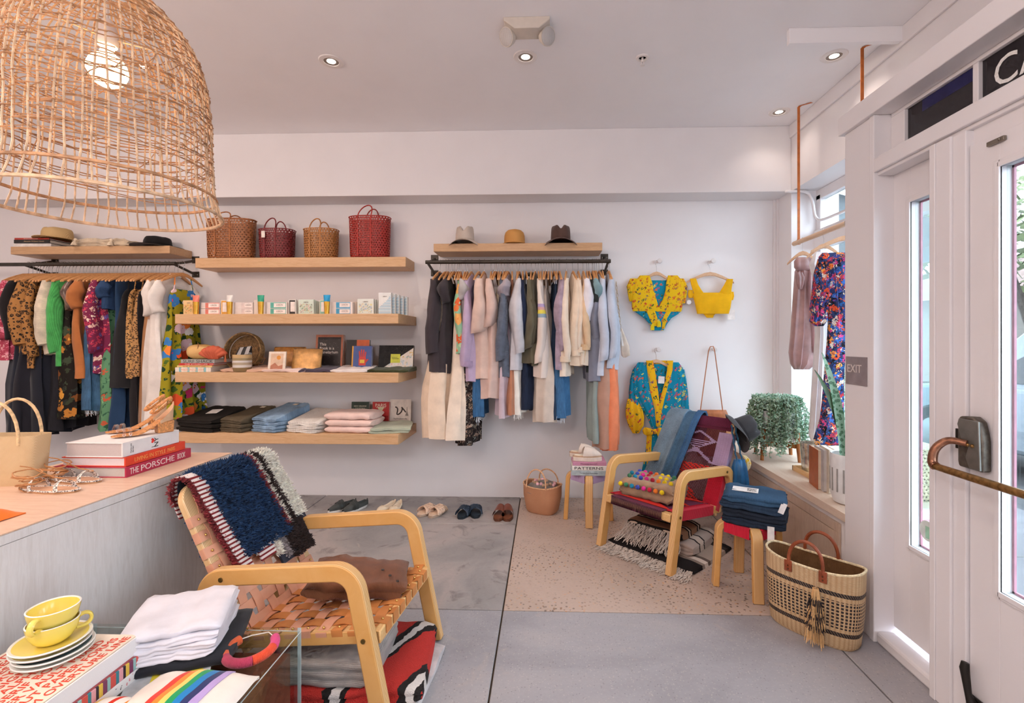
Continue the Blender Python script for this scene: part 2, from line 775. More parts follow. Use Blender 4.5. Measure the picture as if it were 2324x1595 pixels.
# street window of the bay: frame bars and panes
XG = 2.36
w1 = G()
w1.box(XG - .03, XG + .03, 2.59, YB1 + .05, 2.66, 2.745)
w1.box(XG - .05, XG + .03, 2.59, YB1 + .05, 2.24, 2.40)
w1.box(XG - .03, XG + .03, 2.59, YB1 + .05, SILL - .02, SILL + .05)
w1.box(XG - .03, XG + .05, YB1 - .06, YB1 + .02, SILL, 2.70)
w1.box(XG - .03, XG + .05, 3.36, 3.42, SILL, 2.70)
w1.box(XG - .02, XG + .02, 2.585, 2.62, SILL - .02, 2.745)
win1 = struct(w1.build('window_1', TRIMW, smooth=False, bev=.004))
GLASS = clear('#f4fbfb', .12)
for (y0, y1, z0, z1) in ((2.64, 3.36, .585, 2.24), (3.42, 4.15, .585, 2.24), (2.64, 3.36, 2.40, 2.66), (3.42, 4.15, 2.40, 2.66)):
    G().box(XG + .008, XG + .014, y0, y1, z0, z1).build('pane', GLASS, win1, smooth=False)
# glazed end of the bay facing the doorway
w2 = G()
w2.box(1.735, XG - .02, 2.58, 2.62, 2.60, 2.745).box(1.735, XG - .02, 2.58, 2.62, SILL - .02, SILL + .03).box(1.735, 1.775, 2.58, 2.62, SILL, 2.62)
win2 = struct(w2.build('window_2', TRIMW, smooth=False, bev=.003))
G().box(1.775, XG - .02, 2.597, 2.603, SILL + .03, 2.60).build('pane', GLASS, win2, smooth=False)
PINK = plain('#c98a9a', .5)
struct(G().box(1.735, XG + .02, 2.535, 2.578, SILL - .06, SILL - .015).box(XG + .02, XG + .045, 2.56, YB1, SILL - .06, SILL - .01).build('trim_5', PINK, smooth=False))
struct(G().box(XG - .05, XG + .02, 2.60, YB1 + .3, -.1, SILL - .06).box(1.735, XG - .01, 2.585, 2.62, -.1, SILL - .06).build('wall_street', plain('#d9cfcb', .6), smooth=False))

# ------------------------------------------------------------------ display bench in the bay
PALEOAK = wood('#d6bda8', '#e2cdba', (14, 1, 14), 5)
OAKFACE = wood('#c4aa96', '#d2baa6', (10, 10, 1), 5)
bench = empty('window_bench', (XD, 3.4, 0), 0, 'built-in pale oak window bench with flush cabinet panels below', 'bench')
B0 = Vector((XD, 3.4, 0))
G().box(0, XG - .05 - XD, 2.605 - 3.4, D - .05 - 3.4, SILL - .045, SILL).build('bench_top', PALEOAK, bench, smooth=False, bev=.002)
G().box(.035, .06, 2.605 - 3.4, D - .002 - 3.4, 0, SILL - .045).build('base_panel', TRIMW, bench, smooth=False)
fr = G()
y0, y1 = PX(1700, 1100, XD).y - 3.4, PX(1895, 1200, XD).y - 3.4
fr.box(.02, .034, y1, D - .4 - 3.4, .40, .45).box(.02, .034, y1, D - .4 - 3.4, 0.0, .05).box(.02, .034, y1, y1 + .05, .05, .40)
fr.build('door_frame', OAKFACE, bench, smooth=False, bev=.001)
yy = y1 + .055
for k in range(2):
    ye = yy + .66
    G().box(.024, .034, yy, min(ye, D - .41 - 3.4), .055, .395).build('cabinet_door', OAKFACE, bench, smooth=False, bev=.0015)
    yy = ye + .005

# ------------------------------------------------------------------ door frame: column, header, transom, sidelight, door
cas = G()
cas.box(XD, XD + .145, 2.405, 2.605, 0, 2.545)
cas.box(XD - .006, XD + .12, 2.372, 2.405, 0, 2.545)
cas.box(XD - .022, XD + .55, -1.2, 2.628, 2.545, 2.645)
cas.box(XD + .55, XW + .4, YN, 2.62, 2.60, 2.745)
cas.box(XD + .012, XD + .14, -.3, 2.372, 2.25, 2.345)
cas.box(XD - .006, XD + .012, -.3, 2.372, 2.265, 2.33)
struct(cas.build('trim_6', TRIMW, smooth=False, bev=.004))
# mullion posts beside the door
for (a, b) in ((1.872, 2.022), (.80, .95)):
    m = G().box(XD, XD + .12, a, b, 0, 2.25).box(XD - .012, XD, a + .055, b, 0, 2.25).box(XD - .018, XD - .012, b - .028, b, 0, 2.25)
    struct(m.build('trim_7' if a > 1 else 'trim_8', TRIMW, smooth=False, bev=.003))
struct(G().box(XD, XD + .145, -.3, .40, 0, 2.25).build('wall_side', TRIMW, smooth=False))


def glazed_leaf(name, x0, x1, y0, y1, z0, z1, gy0, gy1, gz0, gz1, kind_struct=True):
    g = G()
    g.box(x0, x1, y0, gy0, z0, z1).box(x0, x1, gy1, y1, z0, z1).box(x0, x1, gy0, gy1, z0, gz0).box(x0, x1, gy0, gy1, gz1, z1)
    o = struct(g.build(name, TRIMW, smooth=False, bev=.002))
    for k, (w_, dx) in enumerate(((.022, -.006), (.012, -.011))):
        b = G()
        for (a0, a1, c0, c1) in ((gy0 - w_, gy0 + .006, gz0 - w_, gz1 + w_), (gy1 - .006, gy1 + w_, gz0 - w_, gz1 + w_), (gy0, gy1, gz0 - w_, gz0 + .006), (gy0, gy1, gz1 - .006, gz1 + w_)):
            b.box(x0 + dx, x0 + .002, a0, a1, c0, c1)
        b.build('glazing_bead', TRIMW, o, smooth=False, bev=.002)
    xm = (x0 + x1) / 2
    G().box(xm, xm + .005, gy0, gy1, gz0, gz1).build('pane', GLASS, o, smooth=False)
    e = G()
    for (a0, a1, c0, c1) in ((gy0, gy0 + .008, gz0, gz1), (gy1 - .008, gy1, gz0, gz1), (gy0, gy1, gz0, gz0 + .008), (gy0, gy1, gz1 - .008, gz1)):
        e.box(x1 - .004, x1 + .004, a0, a1, c0, c1)
    e.build('outer_bead', PINK, o, smooth=False)
    return o


side = glazed_leaf('window_3', 1.68, 1.725, 2.022, 2.45, .08, 2.25, 2.06, 2.268, .51, 2.095)
struct(G().box(XD + .005, 1.68, 2.022, 2.372, 0, .055).build('baseboard_right', TRIMW, smooth=False, bev=.012))
glazed_leaf('window_4', 1.68, 1.725, .40, .80, .08, 2.25, .50, .70, .51, 2.095)
door = glazed_leaf('door_1', XD + .012, XD + .057, .952, 1.868, .012, 2.187, 1.075, 1.747, .565, 2.07)
struct(G().box(XD + .03, XD + .09, .95, 1.872, 2.187, 2.25).build('trim_9', TRIMW, smooth=False))
w6 = G()  # unseen shop window added behind the camera to let in more daylight
for (a, c, d, e_) in ((YN, -.3, 0, .5), (YN, -.3, 2.45, 2.6), (YN, YN + .1, .5, 2.45), (-.4, -.3, .5, 2.45), (-1.5, -1.42, .5, 2.45)):
    w6.box(XD + .02, XD + .12, a, c, d, e_)
added_win6 = struct(w6.build('added_window_6', TRIMW, smooth=False))
for (a, c) in ((YN + .1, -1.5), (-1.42, -.4)):
    G().box(XD + .06, XD + .066, a, c, .5, 2.45).build('pane', GLASS, added_win6, smooth=False)
# transom light with gilt-style white lettering on panes coloured dark for their reflections
tr = struct(G().box(1.665, 1.70, -.3, 2.372, 2.345, 2.362).box(1.665, 1.70, -.3, 2.372, 2.528, 2.545).box(1.665, 1.70, 2.285, 2.372, 2.362, 2.528)
            .box(1.665, 1.70, 1.905, 1.93, 2.362, 2.528).build('window_5', TRIMW, smooth=False, bev=.003))
DARKREFL = plain('#262227', .12, var=.02)  # reflections put into the pane colour as a flat dark tone
BLUEGL = plain('#26285a', .12, var=.05)
G().box(1.682, 1.688, 1.93, 2.285, 2.362, 2.528).build('pane', DARKREFL, tr, smooth=False)
G().box(1.682, 1.688, -.3, 1.905, 2.362, 2.528).build('pane', DARKREFL, tr, smooth=False)
G().box(1.6812, 1.6818, 1.935, 2.20, 2.475, 2.527).build('blind', BLUEGL, tr, smooth=False)
text('CA', plain('#f4f2ee', .5), tr, (1.6805, 1.76, 2.445), (PI / 2, 0, -PI / 2), width=.19, height=.105)
# door furniture: exit device with push bar, floor stop, top latch
BRONZE = plain('#6d675f', .45, .8, .15, 40)
BRASS = plain('#9a7648', .32, .9, .2, 60)
COPPER = plain('#9c6f58', .3, .9, .15, 60)
DKMET = plain('#2f2c29', .5, .6)
ex = empty('exit_device', (XD + .006, 1.82, 1.07), 0, 'aged bronze panic exit device with brass push bar on the glass door', 'door hardware')
prof = [(-.05, -.09), (.05, -.09), (.055, -.07), (.055, .085), (.045, .10), (-.01, .105), (-.035, .09), (-.045, .05), (-.05, .02)]
G().prism(prof, -.035, 0, 'yz').build('lock_case', BRONZE, ex, bev=.008, seg=3)
G().prism([(-.048, -.085), (-.005, -.085), (.012, -.05), (.0, -.01), (.03, .02), (.047, .07), (.04, .092), (-.042, .092)], -.042, -.034, 'yz').build('cover_plate', plain('#85847f', .4, .7), ex, bev=.002)
G().box(-.012, .0, .052, .09, -.03, .045).build('strike', DKMET, ex, smooth=False)
arm = [(-.045, .0, .005), (-.075, .05, .012), (-.105, .075, -.03), (-.11, .078, -.085), (-.11, .06, -.095)]
am_ = [Vector(q) for q in arm]
am2 = []
for i in range(len(am_) - 1):
    for k in range(5):
        am2.append(am_[i].lerp(am_[i + 1], k / 5))
am2.append(am_[-1])
for _ in range(5):
    am2 = [am2[0]] + [(am2[i - 1] + 2 * am2[i] + am2[i + 1]) / 4 for i in range(1, len(am2) - 1)] + [am2[-1]]
G().tube(am2, [lerp(.012, .018, i / len(am2)) for i in range(len(am2))], 10).build('crank_arm', COPPER, ex)
G().tube([(-.11, .075, -.095), (-.11, -.75, -.095)], .0135, 14).build('push_bar', BRASS, ex)
for yy in (-.0, .02):
    G().ball((-.043, -yy, 0.0), .007, 10, 6).build('screw', BRASS, ex)
st = empty('door_stop', (XD + .006, 1.835, .235), 0, 'dark iron foot-operated door holder low on the glass door', 'door hardware')
G().tube([(-.03, .01, .02), (-.035, .008, 0), (-.028, 0, -.09), (-.02, -.02, -.14)], [.012, .015, .011, .022], 10).build('foot_lever', DKMET, st)
G().box(-.012, 0.0, -.06, .03, -.2, -.1).build('mounting_plate', DKMET, st, bev=.004)
lt = tag(G().box(-.012, 0, -.055, .01, -.008, .008).ball((-.012, -.04, 0), .005).build('latch_plate', plain('#8d8579', .4, .8), bev=.003, loc=(XD + .01, 1.775, 2.158)), 'small metal latch plate at the top of the door', 'door hardware')
hg = empty('door_closer', (XD - .005, 1.60, 2.40), 0, 'bronze door closer arm joint in front of the transom lettering', 'door hardware')
G().tube([(0, 0, -.012), (0, 0, .012)], .022, 16).build('pivot', BRASS, hg)
G().box(-.012, .012, -.25, 0, .012, .022).build('closer_arm', BRONZE, hg, bev=.003)
G().box(-.012, .012, -.2, 0, -.024, -.013).build('closer_arm', BRONZE, hg, bev=.003)
# EXIT sign on the column
sy0, sy1 = PX(1969, 840, XD).y, PX(1921, 840, XD).y
es = empty('exit_sign', (XD, (sy0 + sy1) / 2, 1.30), 0, 'grey EXIT sign with raised pale letters on the white column', 'sign')
hw = (sy1 - sy0) / 2
G().box(-.004, 0, -hw, hw, -.072, .072).build('plate', plain('#8f8487', .5), es, smooth=False, bev=.001)
text('EXIT', plain('#d9cfca', .5), es, (-.0045, .012, .012), (PI / 2, 0, -PI / 2), width=.112, height=.040)

# ------------------------------------------------------------------ outside
pav = struct(G().box(2.5, 4.2, -9, 30, -.12, -.03).build('pavement', plain('#6c6c70', .9, var=.08, scale=2), smooth=False))
struct(G().box(4.2, 40, -14, 40, -.2, -.1).build('road', plain('#525356', .9, var=.15, scale=3), smooth=False))
for k in range(9):
    G().box(2.5, 4.2, -2.99 + k * 1.6, -2.975 + k * 1.6, -.0295, -.028).build('joint', plain('#6a6a68', .9), pav, smooth=False)
struct(G().box(1.735, 2.5, -3, 2.58, -.12, -.02).build('threshold', concrete(2), smooth=False))


def car():
    c = empty('parked_car', (5.0, 4.9, -.1), 0, 'silver utility car with roof rack parked at the kerb beyond the door', 'car')
    SIL = plain('#646b72', .35, .2, .03)
    # body outline in (y,z); front points to +y
    low = [(-2.35, .45), (-2.4, .75), (-2.38, 1.02), (-1.2, 1.06), (.9, 1.06), (1.25, 1.04), (2.15, .95), (2.35, .80), (2.38, .45), (1.9, .34), (-1.9, .34)]
    G().prism(low, 0, 1.8, 'yz').build('body', SIL, c, bev=.06, seg=3)
    cab = [(-2.30, 1.03), (-2.1, 1.66), (-1.6, 1.74), (.0, 1.74), (.45, 1.66), (1.25, 1.03)]
    g = G()
    rings = []
    for t, k in ((.03, 0), (.16, 1), (1.64, 1), (1.77, 0)):
        rings.append([Vector((t, p[0], p[1] if k else min(p[1], 1.06))) for p in cab])
    g.loft(rings)
    g.build('cabin', SIL, c, bev=.03)
    GL = plain('#12171b', .15, 0)
    for (q, nm) in (([(-2.02, 1.10), (-1.9, 1.55), (-1.25, 1.58), (-1.25, 1.10)], 'rear_window'), ([(-1.15, 1.10), (-1.15, 1.60), (-.35, 1.60), (-.35, 1.10)], 'side_window'), ([(-.25, 1.10), (-.25, 1.60), (.1, 1.56), (.85, 1.10)], 'side_window')):
        G().add([(.03 + (z - 1.06) / .68 * .13 - .012, y, z) for y, z in q], [(0, 1, 2, 3)]).build(nm, GL, c, smooth=False)
    G().add([(.2, .50, 1.62), (1.6, .50, 1.62), (1.7, 1.24, 1.08), (.1, 1.24, 1.08)], [(0, 1, 2, 3)]).build('windscreen', GL, c, smooth=False)
    for y in (-1.5, 1.45):
        M = Matrix.Rotation(PI / 2, 4, 'Y')
        w = G().lathe([(.2, -.02), (.34, -.03), (.37, 0), (.37, .2), (.3, .22)], 28, (0, y, .37), M).build('wheel', plain('#20201f', .8), c)
        G().lathe([(.05, -.035), (.2, -.03), (.22, 0)], 20, (0, y, .37), M).build('hubcap', plain('#85888a', .3, .5), w)
    for y in (-1.0, -.05):
        G().box(-.02, 0, y, y + .2, .93, .96).build('door_handle', plain('#3b3f45', .4), c, bev=.008)
    for y in (-1.2, -.3, .88):
        G().box(-.003, .01, y, y + .012, .42, 1.06).build('door_seam', plain('#565d64', .6), c, smooth=False)
    G().box(-.008, .02, -2.3, 2.2, .52, .60).build('side_moulding', plain('#5a6067', .5), c, smooth=False)
    for x in (.28, 1.5):
        G().tube([(x, -1.9, 1.82), (x, .2, 1.82)], .02, 8).build('roof_rail', plain('#2b2d30', .5), c)
    G().box(.3, 1.5, -1.5, -.2, 1.84, 2.06).build('cargo_box', plain('#8d96a0', .3), c, bev=.08, seg=3)
    return c


car()


def tree(x, y, h, rr, lab):
    t = empty('street_tree', (x, y, -.1), 0, lab, 'tree', 'trees across the street')
    G().tube([(0, 0, 0), (.05, .1, h * .3), (-.1, .0, h * .55), (.1, -.1, h * .8)], [.16, .13, .1, .05], 8).build('trunk', plain('#453f3a', .9, var=.25), t)
    for k in range(4):
        a = k * 1.6 + x
        G().tube([(-.02, .05, h * (.3 + .06 * k)), (.6 * math.cos(a), .6 * math.sin(a), h * .6), (1.1 * math.cos(a), 1.1 * math.sin(a), h * .75)], [.09, .06, .03], 6).build('branch', plain('#453f3a', .9, var=.25), t)
    g = G()
    rn = random.Random(int(x * 10))
    for k in range(2600):
        a, b = rn.uniform(0, 2 * PI), rn.gauss(0, .5)
        q = rr * (.35 + .65 * rn.random() ** .5)
        c = Vector((q * math.cos(a) * math.cos(b), q * math.sin(a) * math.cos(b), h * .82 + q * .55 * math.sin(b)))
        d1 = Vector((rn.uniform(-1, 1), rn.uniform(-1, 1), rn.uniform(-1, 1))).normalized() * .13
        d2 = d1.orthogonal().normalized() * .07
        g.add([c - d1, c + d2, c + d1, c - d2], [(0, 1, 2, 3)])
    g.build('foliage', plain('#5f6849', .8, var=.3, scale=3), t, smooth=False, kind='stuff')


tree(9.5, 9.5, 4.6, 2.3, 'leafy street tree seen through the door glass')
tree(9.0, 15.5, 4.0, 2.0, 'pale-trunked street tree seen through the narrow sidelight')
bl = empty('street_building', (14, 12, -.1), 0, 'pale building across the street with a tiled eave', 'building')
G().box(0, 6, -14, 18, 0, 3.1).build('wall', plain('#6f6a64', .8), bl, smooth=False)
G().add([(-.5, -14, 3.0), (-.5, 18, 3.0), (3, 18, 4.6), (3, -14, 4.6)], [(0, 1, 2, 3)]).build('roof', plain('#5f4c46', .9, var=.2, scale=6), bl, smooth=False)
for y in (-8, -4, 0, 4, 8):
    w = G().box(-.05, .02, y, y + 1.4, 1.0, 2.3).build('window', plain('#3c4145', .3), bl, smooth=False)
aw = tag(G().add([(2.62, 4.4, 2.78), (3.9, 4.4, 2.42), (3.9, 7.5, 2.42), (2.62, 7.5, 2.78), (3.9, 4.4, 2.26), (3.9, 7.5, 2.26)], [(0, 1, 2, 3), (1, 4, 5, 2)]).build('awning', fabric('#555d61'), smooth=False), 'pale grey canvas awning over the pavement outside', 'awning')

# ------------------------------------------------------------------ ceiling fittings and lamps
WARM = (1.0, .84, .73)
WHITEM = plain('#efe9e6', .45, var=.02)


def downlight(x, y, lab, power, tilt=(0, 0), col=WARM):
    d = empty('downlight', (x, y, CEIL), 0, lab, 'ceiling light', 'recessed downlights')
    G().lathe([(.047, -.002), (.049, -.006), (.076, -.005), (.080, 0)], 32, cap0=False, cap1=False).build('trim_ring', WHITEM, d)
    g = G().lathe([(.047, -.001), (.046, -.003), (.030, -.002), (.028, -.001)], 28, cap0=False, cap1=False)
    g.build('baffle', plain('#8f8178', .5), d)
    G().lathe([(.0285, -.0015), (.001, -.0018)], 24, cap1=True, cap0=False).build('lens', emis('#fff1dc', 14), d)
    L = bpy.data.lights.new('downlight_lamp', 'SPOT')
    L.energy = power
    L.color = col
    L.spot_size = math.radians(125)
    L.spot_blend = .8
    L.shadow_soft_size = .04
    o = bpy.data.objects.new('downlight_lamp', L)
    COL.objects.link(o)
    o.parent = d
    o.location = (0, 0, -.012)
    o.rotation_euler = (tilt[0], tilt[1], 0)
    return d


PW = 25
FILL_GLOBE = 60
downlight(-1.418, 3.141, 'recessed ceiling downlight between the lamp shade and the emergency light', PW, (.08, 0))
downlight(-.127, 3.136, 'recessed ceiling downlight just below the emergency light', PW, (.08, 0))
downlight(1.882, 3.194, 'recessed ceiling downlight beside the nearer leather strap', PW * .35)
downlight(1.895, 3.958, 'recessed ceiling downlight in the corner by the farther leather strap', PW * .18)
downlight(-2.713, 3.154, 'recessed ceiling downlight seen through the woven lamp shade', PW, (.08, 0))
for (x, y) in ((-4.0, 3.15), (-4.0, .6), (-2.1, .3), (-.13, .6), (-2.1, -1.4)):  # extra downlights outside the view, added to raise the room's brightness
    downlight(x, y, 'added fill downlight out of view above the shop floor', PW)

for (x, y, lab) in ((-.9, -.7, 'added milk glass fill globe over the near shop floor, out of view'), (-3.5, 1.2, 'added milk glass fill globe beyond the counter, out of view'), (-3.2, -1.2, 'added milk glass fill globe in the rear corner, out of view')):
    gp = empty('fill_globe_pendant', (x, y, CEIL), 0, lab, 'lamp', 'added fill globes')  # unseen globes added as fill light for walls and ceiling
    G().tube([(0, 0, 0), (0, 0, -.32)], .004, 6).build('cord', WHITEM, gp)
    G().lathe([(.045, 0), (.045, -.02), (.006, -.03)], 16).build('ceiling_rose', WHITEM, gp)
    G().ball((0, 0, -.40), .09, 20, 14).build('globe', emis('#ffe2c0', 4), gp)
    L = bpy.data.lights.new('fill_globe_light', 'POINT')
    L.energy = FILL_GLOBE
    L.color = (1.0, .78, .66) if x < -2 else (1.0, .94, .96)
    L.shadow_soft_size = .15
    o = bpy.data.objects.new('fill_globe_light', L)
    COL.objects.link(o)
    o.parent = gp
    o.location = (0, 0, -.52)
em = empty('emergency_light', (-.105, 2.80, CEIL), 0, 'beige twin-head emergency light on the ceiling', 'emergency light')
BEI = plain('#d3c9bd', .5, var=.02)
hx = .133
poly = [(-hx, 0), (-hx, -.018), (-.07, -.065), (.07, -.065), (hx, -.018), (hx, 0)]
G().prism(poly, -.055, .055, 'xz').build('housing', BEI, em, bev=.004)
for s in (-1, 1):
    M = Matrix.Translation((s * .112, .03, -.062)) @ Matrix.Rotation(s * .75, 4, 'Z') @ Matrix.Rotation(.45, 4, 'X')
    G().tube([(s * .105, .02, -.03), (s * .112, .03, -.05)], .018, 10).build('swivel', BEI, em)
    hd = G().lathe([(.02, .03), (.042, .02), (.052, -.005), (.052, -.02)], 20, (0, 0, 0), M @ Matrix.Rotation(-PI / 2, 4, 'X')).build('lamp_head', BEI, em)
    G().lathe([(.048, -.021), (.04, -.027), (.002, -.028)], 20, (0, 0, 0), M @ Matrix.Rotation(-PI / 2, 4, 'X')).build('lens', weave('#f3efec', '#b9b2ad', 90, 300, 'X', 'Z', .15, .5), hd)
sp = empty('sprinkler', (.637, 3.167, CEIL), 0, 'white ceiling sprinkler head between the downlights', 'sprinkler')
G().lathe([(.022, -.002), (.026, -.010), (.040, -.008), (.042, 0)], 24, cap0=False).build('escutcheon', WHITEM, sp)
G().tube([(0, 0, 0), (0, 0, -.03)], .007, 8).tube([(-.008, 0, -.03), (-.008, 0, -.05)], .0025, 6).tube([(.008, 0, -.03), (.008, 0, -.05)], .0025, 6).build('frame', WHITEM, sp)
G().lathe([(.016, -.052), (.016, -.054)], 16).build('deflector', WHITEM, sp)

# white conduit looping round the window head
cp = [(2.06, 4.19, 2.735), (2.075, 4.17, 2.73), (2.13, 4.165, 2.73), (2.18, 4.165, 2.73), (2.23, 4.165, 2.72), (2.26, 4.165, 2.69), (2.28, 4.165, 2.62), (2.29, 4.165, 2.52), (2.30, 4.12, 2.465), (2.315, 4.0, 2.46), (2.315, 3.4, 2.46)]
cpath = []
for i in range(len(cp) - 1):
    for k in range(4):
        cpath.append(Vector(cp[i]).lerp(Vector(cp[i + 1]), k / 4))
for _ in range(3):
    cpath = [cpath[0]] + [(cpath[i - 1] + cpath[i] * 2 + cpath[i + 1]) / 4 for i in range(1, len(cpath) - 1)] + [cpath[-1]]
tag(G().tube(cpath, .012, 10).build('conduit', TRIMW), 'white painted conduit looping down beside the bay window head', 'pipe')
# ================================================================== FURNITURE
BIRCH = dict(c1='#dba25a', c2='#e2ae6b', edge1='#c48c4c', edge2='#ecc690')
PLYY = plywood('Y', **BIRCH)
PLYB = plywood('Y', '#dfb37c', '#e8c290', '#cf9f66', '#efd2a4')
PLYZ = plywood('Z', **BIRCH, layers=5, th=.03)
BIRCHW = wood('#d9a765', '#e6bb80', (2, 10, 10), 5)
SCREW = plain('#8a7245', .35, .8)


def chair_frame(name, loc, heading, label):
    c = empty(name, loc, heading, label, 'chair')
    path = fillet([(0.0, 0.0), (-.125, .592), (-.715, .53), (-.885, 0.0)], [.085, .085], 10)
    for s in (1, -1):
        y = .285 * s
        ribbon(G(), path, .066, y - .021, y + .021).build('arm_frame', PLYY, c, bev=.006, seg=2)
        G().tube([(-.075, y + s * .02, .345), (-.075, y + s * .025, .345)], .009, 12).build('bolt', SCREW, c)
        G().tube([(-.66, y + s * .02, .53), (-.66, y + s * .025, .53)], .009, 12).build('bolt', SCREW, c)
    # seat rails
    for s in (1, -1):
        y = .238 * s
        ribbon(G(), [(-.03, .338), (-.64, .262)], .05, y - .024, y + .024).build('side_rail', PLYY, c, bev=.004)
    G().box(-.075, -.028, -.262, .262, .312, .362).build('front_rail', BIRCHW, c, bev=.005)
    G().box(-.66, -.62, -.262, .262, .235, .285).build('back_rail', BIRCHW, c, bev=.005)
    # back frame
    M = back_matrix()
    pth = fillet([(-.232, -.02), (-.232, .66), (.232, .66), (.232, -.02)], .05, 8)
    g = G()
    L, Rr = band(pth, .056)
    rings = [[M @ Vector((0, L[i].x, L[i].y)), M @ Vector((0, Rr[i].x, Rr[i].y)), M @ Vector((.03, Rr[i].x, Rr[i].y)), M @ Vector((.03, L[i].x, L[i].y))] for i in range(len(pth))]
    g.loft(rings).build('back_frame', PLYB, c, bev=.005)
    return c


def back_matrix():
    """local (n, y, s): s runs up the back, n out of its front face"""
    b, t = Vector((-.61, 0, .235)), Vector((-.925, 0, .85))
    u = (t - b).normalized()
    nrm = Vector((u.z, 0, -u.x))
    M = Matrix(((nrm.x, 0, u.x, b.x), (0, 1, 0, 0), (nrm.z, 0, u.z, b.z), (0, 0, 0, 1)))
    return M


def seat_matrix():
    """local (n, y, s): s from front rail towards the back, n up"""
    b, t = Vector((-.03, 0, .366)), Vector((-.64, 0, .288))
    u = (t - b).normalized()
    nrm = Vector((-u.z, 0, u.x)) * -1
    if nrm.z < 0:
        nrm = -nrm
    return Matrix(((nrm.x, 0, u.x, b.x), (0, 1, 0, 0), (nrm.z, 0, u.z, b.z), (0, 0, 0, 1)))


def strap_mesh(g, M, along, fixed, a0, a1, cross, par, w, th, amp, wrap0=.03, wrap1=.03):
    """woven strap: along='y' or 's'; over/under at each crossing"""
    pts = []
    n = max(24, len(cross) * 6)
    for k in range(n + 1):
        q = lerp(a0, a1, k / n)
        h = 0.0
        if cross:
            j = min(range(len(cross)), key=lambda i: abs(cross[i] - q))
            d = abs(cross[j] - q)
            sp = abs(cross[1] - cross[0]) if len(cross) > 1 else .1
            h = amp * math.cos(PI * min(d / sp, 1.0)) * (1 if (j + par) % 2 else -1)
        pts.append((q, h))
    if wrap0:
        pts = [(a0 + (.004 if a1 > a0 else -.004), -wrap0), (a0, -.006)] + pts
    if wrap1:
        pts = pts + [(a1, -.006), (a1 - (.004 if a1 > a0 else -.004), -wrap1)]
    rings = []
    for i, (q, h) in enumerate(pts):
        tq = (pts[min(i + 1, len(pts) - 1)][0] - pts[max(i - 1, 0)][0], pts[min(i + 1, len(pts) - 1)][1] - pts[max(i - 1, 0)][1])
        l = math.hypot(*tq) or 1
        nx, nh = -tq[1] / l * th / 2, tq[0] / l * th / 2
        if along == 'y' and a1 < a0:
            nx, nh = -nx, -nh
        def at(q_, f_, h_):
            return M @ (Vector((h_, q_, f_)) if along == 'y' else Vector((h_, f_, q_)))
        rings.append([at(q + nx, fixed - w / 2, h + nh), at(q + nx, fixed + w / 2, h + nh), at(q - nx, fixed + w / 2, h - nh), at(q - nx, fixed - w / 2, h - nh)])
    g.loft(rings)


# ---------------------------------------------------------------- near armchair: woven leather straps
near = chair_frame('armchair', (-.562, 2.045, 0), math.radians(-6.3), 'birch plywood armchair with woven tan leather strap seat, nearest the camera')
LEA1 = plain('#dd9f80', .5, var=.06, scale=7)
LEA2 = plain('#c67f45', .5, var=.08, scale=7)
RIV = plain('#d8b36a', .25, .9)
Ms, Mb = seat_matrix(), back_matrix()
seat_len = .62
sy = [-.196 + k * .0653 for k in range(7)]            # lengthwise straps, at y
ss = [.045 + k * .066 for k in range(9)]              # crosswise straps, at s
for i, s_ in enumerate(ss):
    g = G()
    strap_mesh(g, Ms, 'y', s_, -.263, .263, sy, i, .045, .003, .0045)
    o = g.build('strap', LEA2 if i < 3 else LEA1, near, ang=50)
    for q in (-.24, .24):
        G().ball(Ms @ Vector((.005, q, s_)), .0055, 8, 5).build('rivet', RIV, o)
for i, y_ in enumerate(sy):
    g = G()
    strap_mesh(g, Ms, 's', y_, -.005, seat_len, ss, i + 1, .045, .003, .0045, .04, 0)
    o = g.build('strap', LEA2, near, ang=50)
    G().ball(Ms @ Vector((.005, y_, .02)), .0055, 8, 5).build('rivet', RIV, o)
Mb2 = Mb @ Matrix.Translation((.034, 0, 0))
bs = [.06 + k * .068 for k in range(8)]
for i, s_ in enumerate(bs):
    g = G()
    strap_mesh(g, Mb2, 'y', s_, -.264, .264, sy, i, .042, .003, .0045)
    o = g.build('strap', LEA1, near, ang=50)
    for q in (-.236, .236):
        G().ball(Mb2 @ Vector((.005, q, s_)), .0055, 8, 5).build('rivet', RIV, o)
for i, y_ in enumerate(sy):
    g = G()
    strap_mesh(g, Mb2, 's', y_, .0, .64, bs, i + 1, .042, .003, .0045, 0, .0)
    g.build('strap', LEA1, near, ang=50)

# ---------------------------------------------------------------- far armchair: woven cord
far = chair_frame('armchair', (.587, 3.22, 0), math.radians(-138.2), 'birch armchair with red and maroon woven cord seat near the window')
MAROON = fabric('#5a1f2e', weave=300)
REDC = fabric('#c81f38', weave=300)
SCAR = fabric('#d8352c', weave=300)
LAV = fabric('#b49bbd', weave=300)
PLUM = fabric('#6a2440', weave=300)


def cords(g, M, along, vals, a0, a1, r=.0028, h=0.0, n=5):
    for q in vals:
        p = [(h, a0, q), (h, a1, q)] if along == 'y' else [(h, q, a0), (h, q, a1)]
        g.tube([M @ Vector(x) for x in p], r, n, cap=False)


def frange(a, b, st):
    out = []
    while a < b:
        out.append(a)
        a += st
    return out


g = G()
cords(g, Mb2, 's', frange(-.2, .2, .0072), .0, .63)
g.build('warp_cord', MAROON, far, kind='stuff')
g = G()
cords(g, Ms, 's', frange(-.2, .2, .0072), -.01, .63)
g.build('warp_cord', PLUM, far, kind='stuff')


